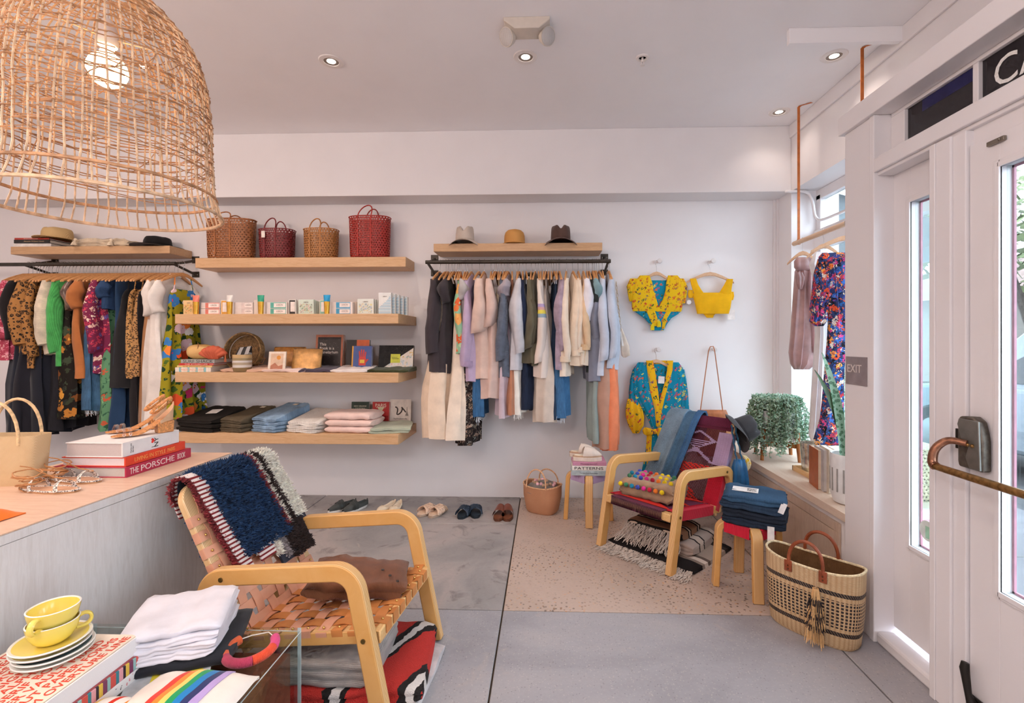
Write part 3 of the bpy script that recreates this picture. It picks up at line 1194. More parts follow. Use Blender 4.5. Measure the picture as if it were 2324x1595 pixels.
def wrap(M, y0, y1, s0, s1, mat, th=.04, name='cord_wrap', step=.0068):
    g = G()
    for s_ in frange(s0, s1, step):
        pts = [(.006, y0, s_), (.006, y1, s_), (-th, y1, s_), (-th, y0, s_)]
        g.tube([M @ Vector(p) for p in pts], .0036, 5, closed=True)
    g.build(name, mat, far, kind='stuff')


for s in (-1, 1):
    a, b = sorted((s * .155, s * .263))
    wrap(Mb2, a, b, .33, .58, LAV)
    wrap(Mb2, a, b, .02, .30, REDC)
    a, b = sorted((s * .205, s * .266))
    wrap(Ms, a, b, .05, .52, REDC, .054)
g = G()
for y_ in frange(-.205, .205, .0068):
    pts = [(.006, y_, -.008), (.006, y_, .05), (-.05, y_, .05), (-.05, y_, -.008)]
    g.tube([Ms @ Vector(p) for p in pts], .0036, 5, closed=True)
g.build('cord_wrap', PLUM, far, kind='stuff')


def dashes(M, fn, rows, cols, y0, y1, s0, s1, mat, h=.006):
    g = G()
    for j in range(rows):
        for i in range(cols):
            if fn(i, j):
                y_, s_ = lerp(y0, y1, (i + .5) / cols), lerp(s0, s1, (j + .5) / rows)
                w = (y1 - y0) / cols * .55
                g.tube([M @ Vector((h, y_ - w, s_)), M @ Vector((h, y_ + w, s_))], .0037, 5)
    g.build('pattern_cord', mat, far, kind='stuff')


def tri(i, j):
    k = abs(i - 9.5)
    if j >= 22:
        return abs(k - (31 - j) * .95) < 1.1
    if j >= 13:
        return k < (j - 12.5) * .95 and j % 2 == 1 or abs(k - (j - 12.5) * .95) < .8
    return abs(k - (12 - j) * .8) < 1.2 or (k < 2 and j > 8)


dashes(Mb2, tri, 32, 20, -.155, .155, .33, .57, LAV)
dashes(Mb2, lambda i, j: abs(i - 9.5) < abs(j - 16) * .6 and (j + i) % 3 != 0, 36, 20, -.155, .155, .02, .31, SCAR)
dashes(Ms, lambda i, j: abs(i - 11.5) < abs((j % 30) - 15) * .8, 60, 24, -.2, .2, .08, .55, SCAR)
g = G()
cords(g, Mb2, 'y', [.60, .606, .612, .618, .624, .63], -.25, .25, .0036)
g.build('top_cord', PLUM, far, kind='stuff')
g = G()
for y_ in frange(-.225, .225, .0068):
    g.tube([Mb2 @ Vector(p) for p in ((.004, y_, .622), (.004, y_, .692), (-.04, y_, .692), (-.04, y_, .622))], .0036, 5, closed=True)
g.build('cord_wrap', PLUM, far, kind='stuff')


# ---------------------------------------------------------------- stools
def stool(loc, rz, seatm, label):
    s = empty('stool', loc, rz, label, 'stool')
    r0 = .185
    path = fillet([(r0, 0.0), (r0 - .022, .375), (.05, .375)], .045, 8)
    for k in range(4):
        o = ribbon(G(), path, .036, -.029, .029).build('leg', PLYY, s, bev=.006)
        o.rotation_euler = (0, 0, k * PI / 2)
    g = G()
    for k in range(4):
        M = Rz(k * PI / 2 + PI / 4)
        for q in frange(-.075, .075, .007):
            g.tube([M @ Vector(p) for p in ((.02, q, .389), (.125, q, .389), (.125, q, .332), (.11, q, .332))], .0038, 5)
    g.build('cord_seat', seatm, s, kind='stuff')
    G().box(-.082, .082, -.082, .082, .345, .383).build('seat_core', BIRCHW, s, bev=.02)
    return s


stool((.353, 3.935, 0), math.radians(87), LAV, 'birch plywood stool with lavender cord seat carrying a stack of books')
stool((1.20, 2.885, 0), math.radians(84), REDC, 'birch plywood stool with red cord seat carrying folded jeans')

# ---------------------------------------------------------------- shelves and hanging rails
OAK = wood('#c79a6c', '#d6ad82', (1, 12, 12), 5)
OAK2 = wood('#bd946b', '#cda57c', (1, 12, 12), 5)
IRON = plain('#4b453f', .5, .7, .1)


def plank(name, x0, x1, depth, z1, th, label, mat=OAK, chamf=False):
    x0l, x1l = 0, x1 - x0
    y1 = -.002
    if chamf:
        poly = [(x0l, -depth), (x1l - .005, -depth), (x1l, -depth + .02), (x1l, y1), (x0l, y1)]
    else:
        poly = [(x0l, -depth), (x1l, -depth), (x1l, y1), (x0l, y1)]
    o = G().prism(poly, -th, 0, 'xy').build(name, mat, bev=.003, loc=(x0, D, z1))
    return tag(o, label, 'shelf')


S1, S2, S3, S4 = 2.197, 1.681, 1.193, .684
plank('wall_shelf', XU(443, 4.19), -1.226, .285, S1, .088, 'top floating oak shelf carrying four woven cane bags')
plank('wall_shelf', XU(397, 3.93), -1.208, .545, S2, .082, 'second floating oak shelf lined with small boxes and tubes', chamf=True)
plank('wall_shelf', XU(397, 3.93), -1.208, .545, S3, .084, 'third floating oak shelf with books, basket and folded shirts', chamf=True)
plank('wall_shelf', XU(400, 3.93), -1.208, .545, S4, .086, 'lowest floating oak shelf with piles of folded jeans', chamf=True)
RODY = D - .29
RODZ = 2.147


def rail(x0, x1, xs, label, shelf_label, sx0, sx1, brk, rlabel):
    r = empty('hanging_rail', ((x0 + x1) / 2, D, RODZ), 0, label, 'clothes rail')
    ox = (x0 + x1) / 2
    G().tube([(x0 - ox, -.29, 0), (x1 - ox, -.29, 0)], .0165, 14).build('rod', IRON, r)
    for bx in brk:
        b = G()
        b.box(bx - ox - .035, bx - ox + .035, -.008, -.001, .05, .115)
        b.box(bx - ox - .035, bx - ox + .035, -.008, -.001, -.085, -.03)
        p = b.build('wall_plate', IRON, r, bev=.003)
        for dx in (-.02, .02):
            for dz in (.08, -.06):
                G().ball((bx - ox + dx, -.009, dz), .006, 8, 4).build('bolt', plain('#b9b4ac', .3, .8), p)
        G().tube([(bx - ox, -.006, .075), (bx - ox, -.14, .035), (bx - ox, -.275, .002)], .012, 8).build('brace', IRON, r)
        G().tube([(bx - ox, -.006, -.06), (bx - ox, -.14, -.03), (bx - ox, -.275, -.002)], .012, 8).build('brace', IRON, r)
    sh = tag(G().box(sx0, sx1, -.285, -.012, .093, .163).build('rail_shelf', OAK2, smooth=False, bev=.003, loc=(0, D, RODZ)), shelf_label, 'shelf')
    return r


RAILL = rail(-5.3, -3.30, None, 'black iron hanging rail of dark and printed clothes on the left', 'oak shelf above the left clothes rail with hats and books', XU(24, 4.19), XU(385, 4.19), (-4.72, -3.33), '')
RAILM = rail(XU(966, 4.185), XU(1386, 4.185), None, 'black iron hanging rail of pale clothes in the middle of the wall', 'oak shelf above the middle clothes rail with three hats', XU(984, 4.19), XU(1367, 4.19), (-1.035, .55), '')

# ---------------------------------------------------------------- woven pendant lamp
PC = Vector((-1.635, 1.741, 0))
PR = [(1.947, .362), (1.96, .356), (2.04, .337), (2.15, .330), (2.32, .326), (2.45, .315), (2.55, .29), (2.63, .25), (2.70, .19), (2.75, .12), (2.77, .05)]
lamp = empty('pendant_lamp', (PC.x, PC.y, 1.947), 0, 'large bell-shaped open-weave rattan pendant lamp with a lit globe bulb', 'lamp')
RAT = plain('#e0b894', .55, var=.18, scale=30)
RATD = plain('#c4936a', .6, var=.2, scale=30)
rl = random.Random(5)


def prz(z):
    return interp([(a, b) for a, b in PR], z)


def pol(a, z, dr=0.0):
    r = prz(z) + dr
    return Vector((r * math.cos(a), r * math.sin(a), z - 1.947))


NR = 62
for k in range(NR):
    a = 2 * PI * k / NR + rl.uniform(-.012, .012)
    ph = rl.uniform(0, 6)
    pts = []
    for q in range(15):
        z = lerp(1.947, 2.765, q / 14)
        pts.append(pol(a + .018 * math.sin(z * 7 + ph) * (0 if q == 0 else 1), z, .002 * math.sin(q * 2.1 + ph)))
    G().tube(pts, .0033, 5).build('rib', RAT, lamp)
for (z, r, dz) in ((1.947, .0055, 0), (1.951, .004, 0), (2.02, .0048, 0), (2.024, .0035, 0)):
    pts = [pol(2 * PI * k / 60, z, .003) for k in range(60)]
    G().tube(pts, r, 6, closed=True).build('rim', RATD if z > 2 else RAT, lamp)
# random weft: wandering strands, joined
g = G()
z = 2.075
kk = 0
while z < 2.755:
    ph = rl.uniform(0, 2 * PI)
    am = rl.uniform(.004, .014)
    sl = rl.uniform(-.03, .03)
    pts = []
    span = rl.uniform(1.3, 2.0) * PI
    n = 44
    for k in range(n):
        a = ph + span * k / (n - 1)
        zz = z + am * math.sin(3 * a + ph) + sl * (k / n - .5) + rl.uniform(-.002, .002)
        pts.append(pol(a, max(2.05, min(2.76, zz)), .0045 * (1 if (k + kk) % 2 else -1)))
    g.tube(pts, rl.uniform(.0017, .0026), 4, cap=False)
    z += rl.uniform(.007, .0165)
    kk += 1
for k in range(34):
    a0 = rl.uniform(0, 2 * PI)
    z0 = rl.uniform(2.2, 2.7)
    pts = [pol(a0 + q * .09, max(2.08, min(2.76, z0 + q * rl.uniform(.008, .02) * (1 if k % 2 else -1)))) for q in range(12)]
    g.tube(pts, .002, 4, cap=False)
g.build('weft', RATD, lamp, kind='stuff')
# lamp holder, bulb and cord
bz = 2.479 - 1.947
G().lathe([(.03, bz + .075), (.034, bz + .09), (.034, bz + .115), (.027, bz + .15), (.012, bz + .175)], 20).build('lamp_holder', plain('#eae5e2', .4), lamp)
for k in range(3):
    a = k * 2.1 + .3
    G().tube([(.03 * math.cos(a), .03 * math.sin(a), bz + .10), (.3 * math.cos(a), .3 * math.sin(a), bz + .06)], .0028, 6).build('spoke', RAT, lamp)
G().tube([(0, 0, bz + .17), (0, 0, CEIL - 1.947)], .004, 6).build('cord', plain('#e6e1dd', .6), lamp)
G().lathe([(.05, CEIL - 1.947), (.05, CEIL - 1.967), (.01, CEIL - 1.975)], 20).build('ceiling_rose', WHITEM, lamp)
bp = []
for k in range(13):
    a = -PI / 2 + PI * k / 12 * .86
    bp.append((max(.0005, .0625 * math.cos(a)), bz - .015 + .0625 * math.sin(a)))
bp += [(.022, bz + .056), (.019, bz + .078)]
G().lathe(bp, 24).build('bulb', emis('#ffd9a0', 9), lamp)
L = bpy.data.lights.new('pendant_light', 'POINT')
L.energy = 30
L.color = (1.0, .62, .32)
L.shadow_soft_size = .062
o = bpy.data.objects.new('pendant_light', L)
COL.objects.link(o)
o.parent = lamp
o.location = (0, 0, bz - .015)


# ================================================================== HANGERS AND CLOTHES
HWOOD = wood('#c58a55', '#d39c66', (8, 8, 8), 4)
STEEL = plain('#b9bcc0', .22, .95, .05)


def hanger_proto(label, group, wm=HWOOD):
    h = empty('clothes_hanger', (0, 0, 0), 0, label, 'hanger', group)
    half = [(0, .002, -.098), (0, .05, -.105), (0, .11, -.128), (0, .17, -.155), (0, .215, -.178)]
    path = [(x, -y, z) for x, y, z in half[::-1]] + half[1:]
    rings = []
    for i, p in enumerate(path):
        k = abs(p[1]) / .215
        hh = lerp(.017, .011, k) if k < .95 else .008
        w = .0065
        rings.append([Vector((p[0] + w * a, p[1], p[2] + hh * b)) for a, b in ((-1, -.7), (-1, .5), (-.4, 1), (.4, 1), (1, .5), (1, -.7), (.4, -1), (-.4, -1))])
    G().loft(rings).build('hanger_bar', wm, h)
    hook = [(0, 0, -.09), (0, 0, -.045)]
    for k in range(11):
        a = -PI * .5 + PI * 1.18 * k / 10
        hook.append((0, .0215 * math.cos(a) * 1.0, .0 + .0215 * math.sin(a)))
    hook = hook[:2] + [(0, .006, -.03)] + hook[3:]
    G().tube(hook, .0019, 6).build('hook', STEEL, h)
    return h


def garment(name, label, cat, loc, rz, mat, L, w=.2, t=.034, flare=1.0, sleeve=0, smat=None, sw=.05, top='shoulder', folds=4, seed=1, collar=None, fold_amp=.48, group=None, wb=None, parts=None, levels=11, cuff=None):
    rn = random.Random(seed * 77 + 3)
    ph, ph2 = rn.uniform(0, 6), rn.uniform(0, 6)
    if top == 'shoulder':
        tab = [(-.112, .052, .010), (-.135, .10, .014), (-.165, .175, .017), (-.185, .205, .02), (-.26, .205, .03)]
    elif top == 'strap':
        tab = [(-.235, .10, .010), (-.26, .13, .018), (-.31, .15, .026)]
    elif top == 'clip':
        tab = [(-.19, .17, .010), (-.22, .172, .014), (-.27, .175, .02)]
    else:  # folded over the bar
        tab = [(-.150, .15, .007), (-.165, .152, .012), (-.21, .155, .016)]
    tab = [(z, y * w / .2, x) for z, y, x in tab]
    z0, y0, x0 = tab[-1]
    wb = wb or w * flare
    for k in range(1, levels + 1):
        q = k / levels
        tab.append((lerp(z0, -L, q), lerp(y0, wb, q ** 1.2), lerp(x0, t * (.8 + .4 * flare), min(1, q * 1.6))))
    N = 26
    rings = []
    for (z, hy, hx) in tab:
        d = max(0, min(1, (-z - .2) / .35))
        ring = []
        sway = .012 * math.sin(z * 4 + ph) * d
        for k in range(N):
            a = 2 * PI * k / N
            ca, sa = math.cos(a), math.sin(a)
            wv = math.sin(folds * sa * 3 + ph + (1.2 if ca > 0 else 0) + z * 1.5)
            xx = hx * math.copysign(abs(ca) ** .75, ca) * (1 + 1.3 * fold_amp * d * (wv * abs(wv) ** .3)) + .010 * d * nz(sa * 2.2 + ph, z * 6, ph2)
            yy = hy * math.copysign(abs(sa) ** .8, sa) * (1 + .03 * d * math.sin(z * 9 + ph2))
            zz = z + (.012 * math.sin(sa * 5 + ph2) if z == tab[-1][0] else 0)
            ring.append(Vector((xx + sway, yy, zz)))
        rings.append(ring)
    g = G().loft(rings)
    o = g.build(name, mat, loc=loc, rot=(0, 0, rz), ang=75)
    tag(o, label, cat, group)
    sl = []
    if sleeve:
        for s in (-1, 1):
            ly = .195 * w / .2
            n = 12
            rings = []
            for k in range(n + 1):
                q = k / n
                yc = s * (ly - .012 + .045 * math.sin(min(1, q * 1.6) * PI * .5) - .05 * q * q)
                zc = -.172 - sleeve * q
                gq = min(1, .35 + q * 1.5) ** .8
                rx = sw * .82 * gq * (1 - .12 * q)
                ry = sw * 1.15 * gq * (1 - .18 * q)
                off = .014 * math.sin(q * 6 + ph)
                rings.append([Vector((off + rx * math.cos(2 * PI * j / 14) * (1 + .34 * math.sin(2 * 2 * PI * j / 14 + ph + q * 2.0) * min(1, q * 3)) + .010 * nz(q * 5 + ph, j * .5, ph2) * min(1, q * 4), yc + ry * math.sin(2 * PI * j / 14) + .008 * nz(q * 7, j * .6 + ph, 2), zc + (.012 * math.cos(2 * PI * j / 14) if k == n else 0))) for j in range(14)])
            e = G().loft(rings).build('sleeve', smat or mat, o, ang=75)
            if cuff:
                zc = -.19 - sleeve
                G().loft([[Vector((sw * .9 * math.cos(2 * PI * j / 14), s * (ly - .012) + sw * 1.0 * math.sin(2 * PI * j / 14), zc + dz)) for j in range(14)] for dz in (.004, .05)]).build('cuff', cuff, e, ang=75)
    if top == 'strap':
        for s in (-1, 1):
            G().tube([(0, s * .085, -.125), (.006, s * .095, -.19), (.006, s * .105, -.255)], .006, 6, flat=.5).build('strap', mat, o)
    if top == 'clip':
        for s in (-1, 1):
            G().box(-.013, .013, s * .13 - .012, s * .13 + .012, -.215, -.165).build('clip', STEEL, o, bev=.003)
    if collar:
        G().tube([(.0, .062 * math.cos(a), -.118 + .022 * abs(math.sin(a)) + 0) if 0 else (.026 * math.sin(a), .062 * math.cos(a), -.112) for a in [2 * PI * k / 14 for k in range(14)]], .013, 6, closed=True).build('collar', collar, o)
    return o


def fringe(parent, y0, y1, x0, x1, z, n, mat, ln=.04, seed=1, name='fringe'):
    rn = random.Random(seed)
    g = G()
    for k in range(n):
        y, x = rn.uniform(y0, y1), rn.uniform(x0, x1)
        l = ln * rn.uniform(.4, 1.2)
        g.tube([(x, y, z + .006), (x + rn.uniform(-.006, .006), y + rn.uniform(-.006, .006), z - l * .5), (x + rn.uniform(-.01, .01), y + rn.uniform(-.01, .01), z - l)], .0016, 3, cap=False)
    g.build(name, mat, parent, kind='stuff')


F_ = fabric
CHAR, INK, BLK = F_('#463e42'), F_('#262a35'), F_('#201d1f')
CREAM, BLUSH, LILAC = F_('#ead9c6'), F_('#dcc0b2'), F_('#bfaac6')
OLIVE, GREYB, LBLUE = F_('#67614f'), F_('#6f7a8c'), F_('#c4cad8')
DENB, DEND, DENL = denim('#3f688f'), denim('#2f3f55'), denim('#7b96b3')
TIED = floral('#9cc9a4', ['#f0824a', '#f6b56a', '#e86a3c', '#c3dcae'], 9, .42)
DKFLOR = floral('#241f20', ['#7c6a58', '#a98d7b', '#5a4c47', '#8f8f86'], 34, .42)
SHEERM = plain('#c9c7cc', .25, 0, .05, 10)
SHEER = SHEERM

YF = 3.97   # plane of the garments' front edges


def zf(v):
    return ZV(v, YF)


MID = [  # (u, v_bottom, name, category, label, material, options)
    (986, 842, 'hoodie', 'hoodie', 'dark charcoal hooded sweatshirt at the left end of the middle rail', CHAR, dict(sleeve=.62, sw=.058, t=.05, collar=CHAR)),
    (1006, 846, 'tee_dress', 'dress', 'charcoal short-sleeved jersey dress beside the hooded sweatshirt', F_('#403a3e'), dict(sleeve=.2, sw=.06, t=.05)),
    (1000, 1000, 'tiered_dress', 'dress', 'ivory tiered cotton dress with long hem under the charcoal sweatshirt', F_('#ead3bb'), dict(top='strap', t=.085, flare=1.2, folds=9, fold_amp=.55)),
    (1032, 998, 'tiered_dress', 'dress', 'ivory tiered cotton dress hanging lowest beside the black floral dress', F_('#ecdac6'), dict(top='strap', t=.09, flare=1.2, folds=9, fold_amp=.55)),
    (1036, 806, 'tie_dye_top', 'top', 'green and orange tie-dye long-sleeved top', TIED, dict(sleeve=.62, sw=.04, t=.03)),
    (1046, 760, 'ruffle_blouse', 'blouse', 'pale grey ruffled blouse behind the tie-dye top', F_('#b9b3b1'), dict(sleeve=.18, sw=.055, folds=8, fold_amp=.6)),
    (1052, 1012, 'floral_dress', 'dress', 'long black dress with small muted floral print', DKFLOR, dict(top='strap', t=.06, folds=6)),
    (1062, 868, 'sweatshirt', 'sweatshirt', 'lavender sweatshirt with long ribbed cuffs', LILAC, dict(sleeve=.72, sw=.05, t=.045, cuff=knit('#b49fc0'))),
    (1080, 952, 'frayed_jeans', 'jeans', 'mid-blue jeans with a frayed hem left of the blush shirts', DENB, dict(top='clip', t=.05, w=.17, fringe=1)),
    (1092, 862, 'linen_shirt', 'shirt', 'blush linen shirt with a wide loose sleeve', BLUSH, dict(sleeve=.45, sw=.085, t=.06, folds=6)),
    (1108, 905, 'linen_shirt', 'shirt', 'blush linen shirt hanging lower behind its twin', F_('#d9bcb0'), dict(sleeve=.4, sw=.07, t=.06)),
    (1126, 725, 'camisole', 'camisole', 'cream silk camisole on thin straps', F_('#e9d8bd'), dict(top='strap', t=.035)),
    (1140, 858, 'cardigan', 'cardigan', 'slate blue knitted cardigan with long sleeves', knit('#6d7788'), dict(sleeve=.68, sw=.045, t=.04)),
    (1150, 700, 'tee_shirt', 't-shirt', 'mauve grey cap-sleeved tee above the slate cardigan', F_('#a9a0a8'), dict(sleeve=.15, sw=.05)),
    (1146, 948, 'trousers', 'trousers', 'pale lilac trousers hanging below the slate cardigan', F_('#c8b6c0'), dict(top='over', t=.045)),
    (1158, 946, 'trousers', 'trousers', 'terracotta wrap trousers with a hanging tie', F_('#b97f63'), dict(top='over', t=.04)),
    (1170, 838, 'raincoat', 'raincoat', 'translucent grey raincoat with a bent sleeve', SHEER, dict(sleeve=.62, sw=.07, t=.055)),
    (1176, 942, 'white_jeans', 'jeans', 'white jeans with frayed hem in the middle of the rail', F_('#efe9df'), dict(top='clip', t=.045, w=.17, fringe=2)),
    (1184, 756, 'denim_jacket', 'jacket', 'dark navy jacket with a frayed cuff', F_('#26304a'), dict(sleeve=.52, sw=.04, t=.04)),
    (1192, 935, 'navy_jeans', 'jeans', 'dark navy jeans below the olive shirt', denim('#252d40'), dict(top='clip', t=.05, w=.17)),
    (1204, 822, 'olive_shirt', 'shirt', 'olive twill overshirt with a pointed hem', OLIVE, dict(sleeve=.58, sw=.055, t=.055, collar=OLIVE)),
    (1214, 830, 'olive_shirt', 'shirt', 'dark olive shirt half hidden behind the olive overshirt', F_('#565040'), dict(sleeve=.55, sw=.05, t=.045)),
    (1227, 855, 'striped_sweater', 'sweater', 'cream sweater with a rainbow striped sleeve band', None, dict(sleeve=.70, sw=.048, t=.045)),
    (1240, 962, 'linen_dungarees', 'dungarees', 'oatmeal linen dungarees with long legs', F_('#cfc0b2'), dict(top='strap', t=.065, folds=6)),
    (1258, 955, 'dark_jeans', 'jeans', 'dark indigo jeans beside the oatmeal dungarees', DEND, dict(top='clip', t=.04, w=.17)),
    (1270, 948, 'frayed_jeans', 'jeans', 'mid-blue jeans with frayed hem under the lilac jumper', DENB, dict(top='clip', t=.05, w=.17, fringe=3)),
    (1272, 838, 'jumper', 'sweater', 'lilac knitted jumper right of the oatmeal dungarees', knit('#b7a3b4'), dict(sleeve=.6, sw=.045, t=.04)),
    (1288, 852, 'cream_shirt', 'shirt', 'cream cotton shirt with the longest rolled sleeve, beside the lilac jumper', CREAM, dict(sleeve=.68, sw=.052, t=.045, cuff=F_('#e3cfb8'))),
    (1303, 832, 'cream_shirt', 'shirt', 'cream cotton shirt second from the lilac jumper', F_('#ead6bf'), dict(sleeve=.63, sw=.045, t=.045, cuff=F_('#e3cfb8'))),
    (1316, 828, 'cream_shirt', 'shirt', 'cream cotton shirt third from the lilac jumper', F_('#ebd9c4'), dict(sleeve=.60, sw=.045, t=.045, cuff=F_('#e3cfb8'))),
    (1328, 826, 'sand_shirt', 'shirt', 'sand coloured shirt with a broad turned-up cuff', F_('#e0c09c'), dict(sleeve=.58, sw=.05, t=.04, cuff=F_('#d9b892'))),
    (1337, 745, 'ruffled_top', 'top', 'white top with a fluttering ruffled sleeve', F_('#e5e3ea'), dict(sleeve=.36, sw=.065, t=.04, folds=8)),
    (1350, 845, 'green_dress', 'dress', 'very dark green jersey dress near the right end', F_('#2c3130'), dict(sleeve=.3, sw=.045, t=.045)),
    (1352, 866, 'grey_blouse', 'blouse', 'grey-blue blouse hanging behind the dark green dress', F_('#7e8190'), dict(sleeve=.5, sw=.04, t=.045)),
    (1356, 712, 'teal_tee', 't-shirt', 'dusty teal t-shirt with short sleeves', F_('#7d9ba1'), dict(sleeve=.2, sw=.06, t=.04)),
    (1366, 850, 'chambray_shirt', 'shirt', 'pale blue chambray shirt with a full sleeve, second from the right end', LBLUE, dict(sleeve=.68, sw=.062, t=.055)),
    (1388, 838, 'chambray_shirt', 'shirt', 'pale blue chambray shirt at the right end of the middle rail', F_('#bfc7d6'), dict(sleeve=.66, sw=.058, t=.05)),
    (1360, 1004, 'sage_trousers', 'trousers', 'sage green trousers, leftmost of three long pairs at the right end', F_('#8f9a95'), dict(top='over', t=.04)),
    (1374, 1020, 'clay_trousers', 'trousers', 'clay pink trousers between the sage and the orange pairs', F_('#b98f7c'), dict(top='over', t=.05)),
    (1391, 1026, 'orange_trousers', 'trousers', 'bright orange linen trousers hanging longest at the right end', F_('#e8875f'), dict(top='over', t=.045)),
]


@cached
def rainbow_sleeve():
    t = NT('rainbow_sleeve')
    tc = t.n('ShaderNodeTexCoord')
    z = t.sep(tc.outputs['Object'])[2]
    col = t.ramp(t.math('ADD', z, 1.0), [(0, '#e6d6cb'), (.500, '#93a9b8'), (.53, '#e9d65a'), (.56, '#d9a9a0'), (.585, '#b9a3c9'), (.61, '#e8dace')], True)
    return t.done(col, .9, 0, t.noise(t.coord(), 300, 1), .2, .001)


HM = hanger_proto('bare wooden clothes hanger with steel hook on the middle clothes rail', 'hangers on the middle rail')
HL = hanger_proto('bare wooden clothes hanger with steel hook on the left clothes rail', 'hangers on the left rail')
first = {'m': True, 'l': True}
BARE = {'m': HM['label'], 'l': HL['label']}


def put_hanger(proto, key, x, rz, dz=0):
    h = proto if first[key] else copytree(proto)
    h['label'] = BARE[key]
    first[key] = False
    h.location = (x, RODY, RODZ + dz)
    h.rotation_euler = (0, 0, rz)
    return h


def hang(lst, key, proto, seed0):
    for i, (u, vb, nm, cat, lab, mat, op) in enumerate(lst):
        op = dict(op)
        fr_ = op.pop('fringe', 0)
        rz = op.pop('rz', random.Random(seed0 + i).uniform(-.10, .10))
        u2 = op.pop('ux', u)
        x = XU(u2, YF)
        L = RODZ - zf(vb)
        if mat is None:
            mat = rainbow_sleeve()
        hg_ = put_hanger(proto, key, x, rz)
        hg_['label'] = ' '.join(('wooden hanger holding ' + lab).split()[:16])
        o = garment(nm, lab, cat, (x, RODY, RODZ), rz, mat, L, seed=seed0 + i, **op)
        if fr_:
            fringe(o, -.165, .165, -.035, .035, -L, 90, F_('#dfe3e8') if fr_ != 2 else F_('#f4f0ea'), .05, i)


hang(MID, 'm', HM, 100)
# empty hanger ends showing between the clothes
for k, u in enumerate((1014, 1021, 1028, 1117, 1121, 1132, 1221, 1234, 1246, 1252, 1264, 1342)):
    put_hanger(HM, 'm', XU(u, YF), random.Random(k).uniform(-.06, .06))

ROSEPR = floral('#7a2a4a', ['#e0b9a8', '#d2495c', '#5a4a8c', '#e9d3c0', '#c43a55'], 24, .43)
PINKPR = floral('#b3455a', ['#e88aa0', '#7a2238', '#eab7b8'], 30, .42)
BRFLOR = floral('#1f1a17', ['#b97a34', '#d99a3e', '#7a4a24', '#3f4a38', '#8f5a2a'], 10, .44, ['#39402f', '#2b2f2a'], 18)
MUST = floral('#9c9020', ['#e4572e', '#f4f0ea', '#d93a6a', '#3f7fc0', '#f08a3c', '#e9c9d0'], 8.5, .47, ['#2c4a2a', '#4f6a2a', '#22402a'], 15)
GRFLOR = floral('#5f8f6a', ['#c05a3c', '#2f5a44', '#7fae80'], 14, .32, ['#35604a'], 20)
LEO1, LEO2 = leopard('#a9763f'), leopard('#b98a52', scale=60)
SATIN = plain('#6a5248', .25, 0, .3, 14)
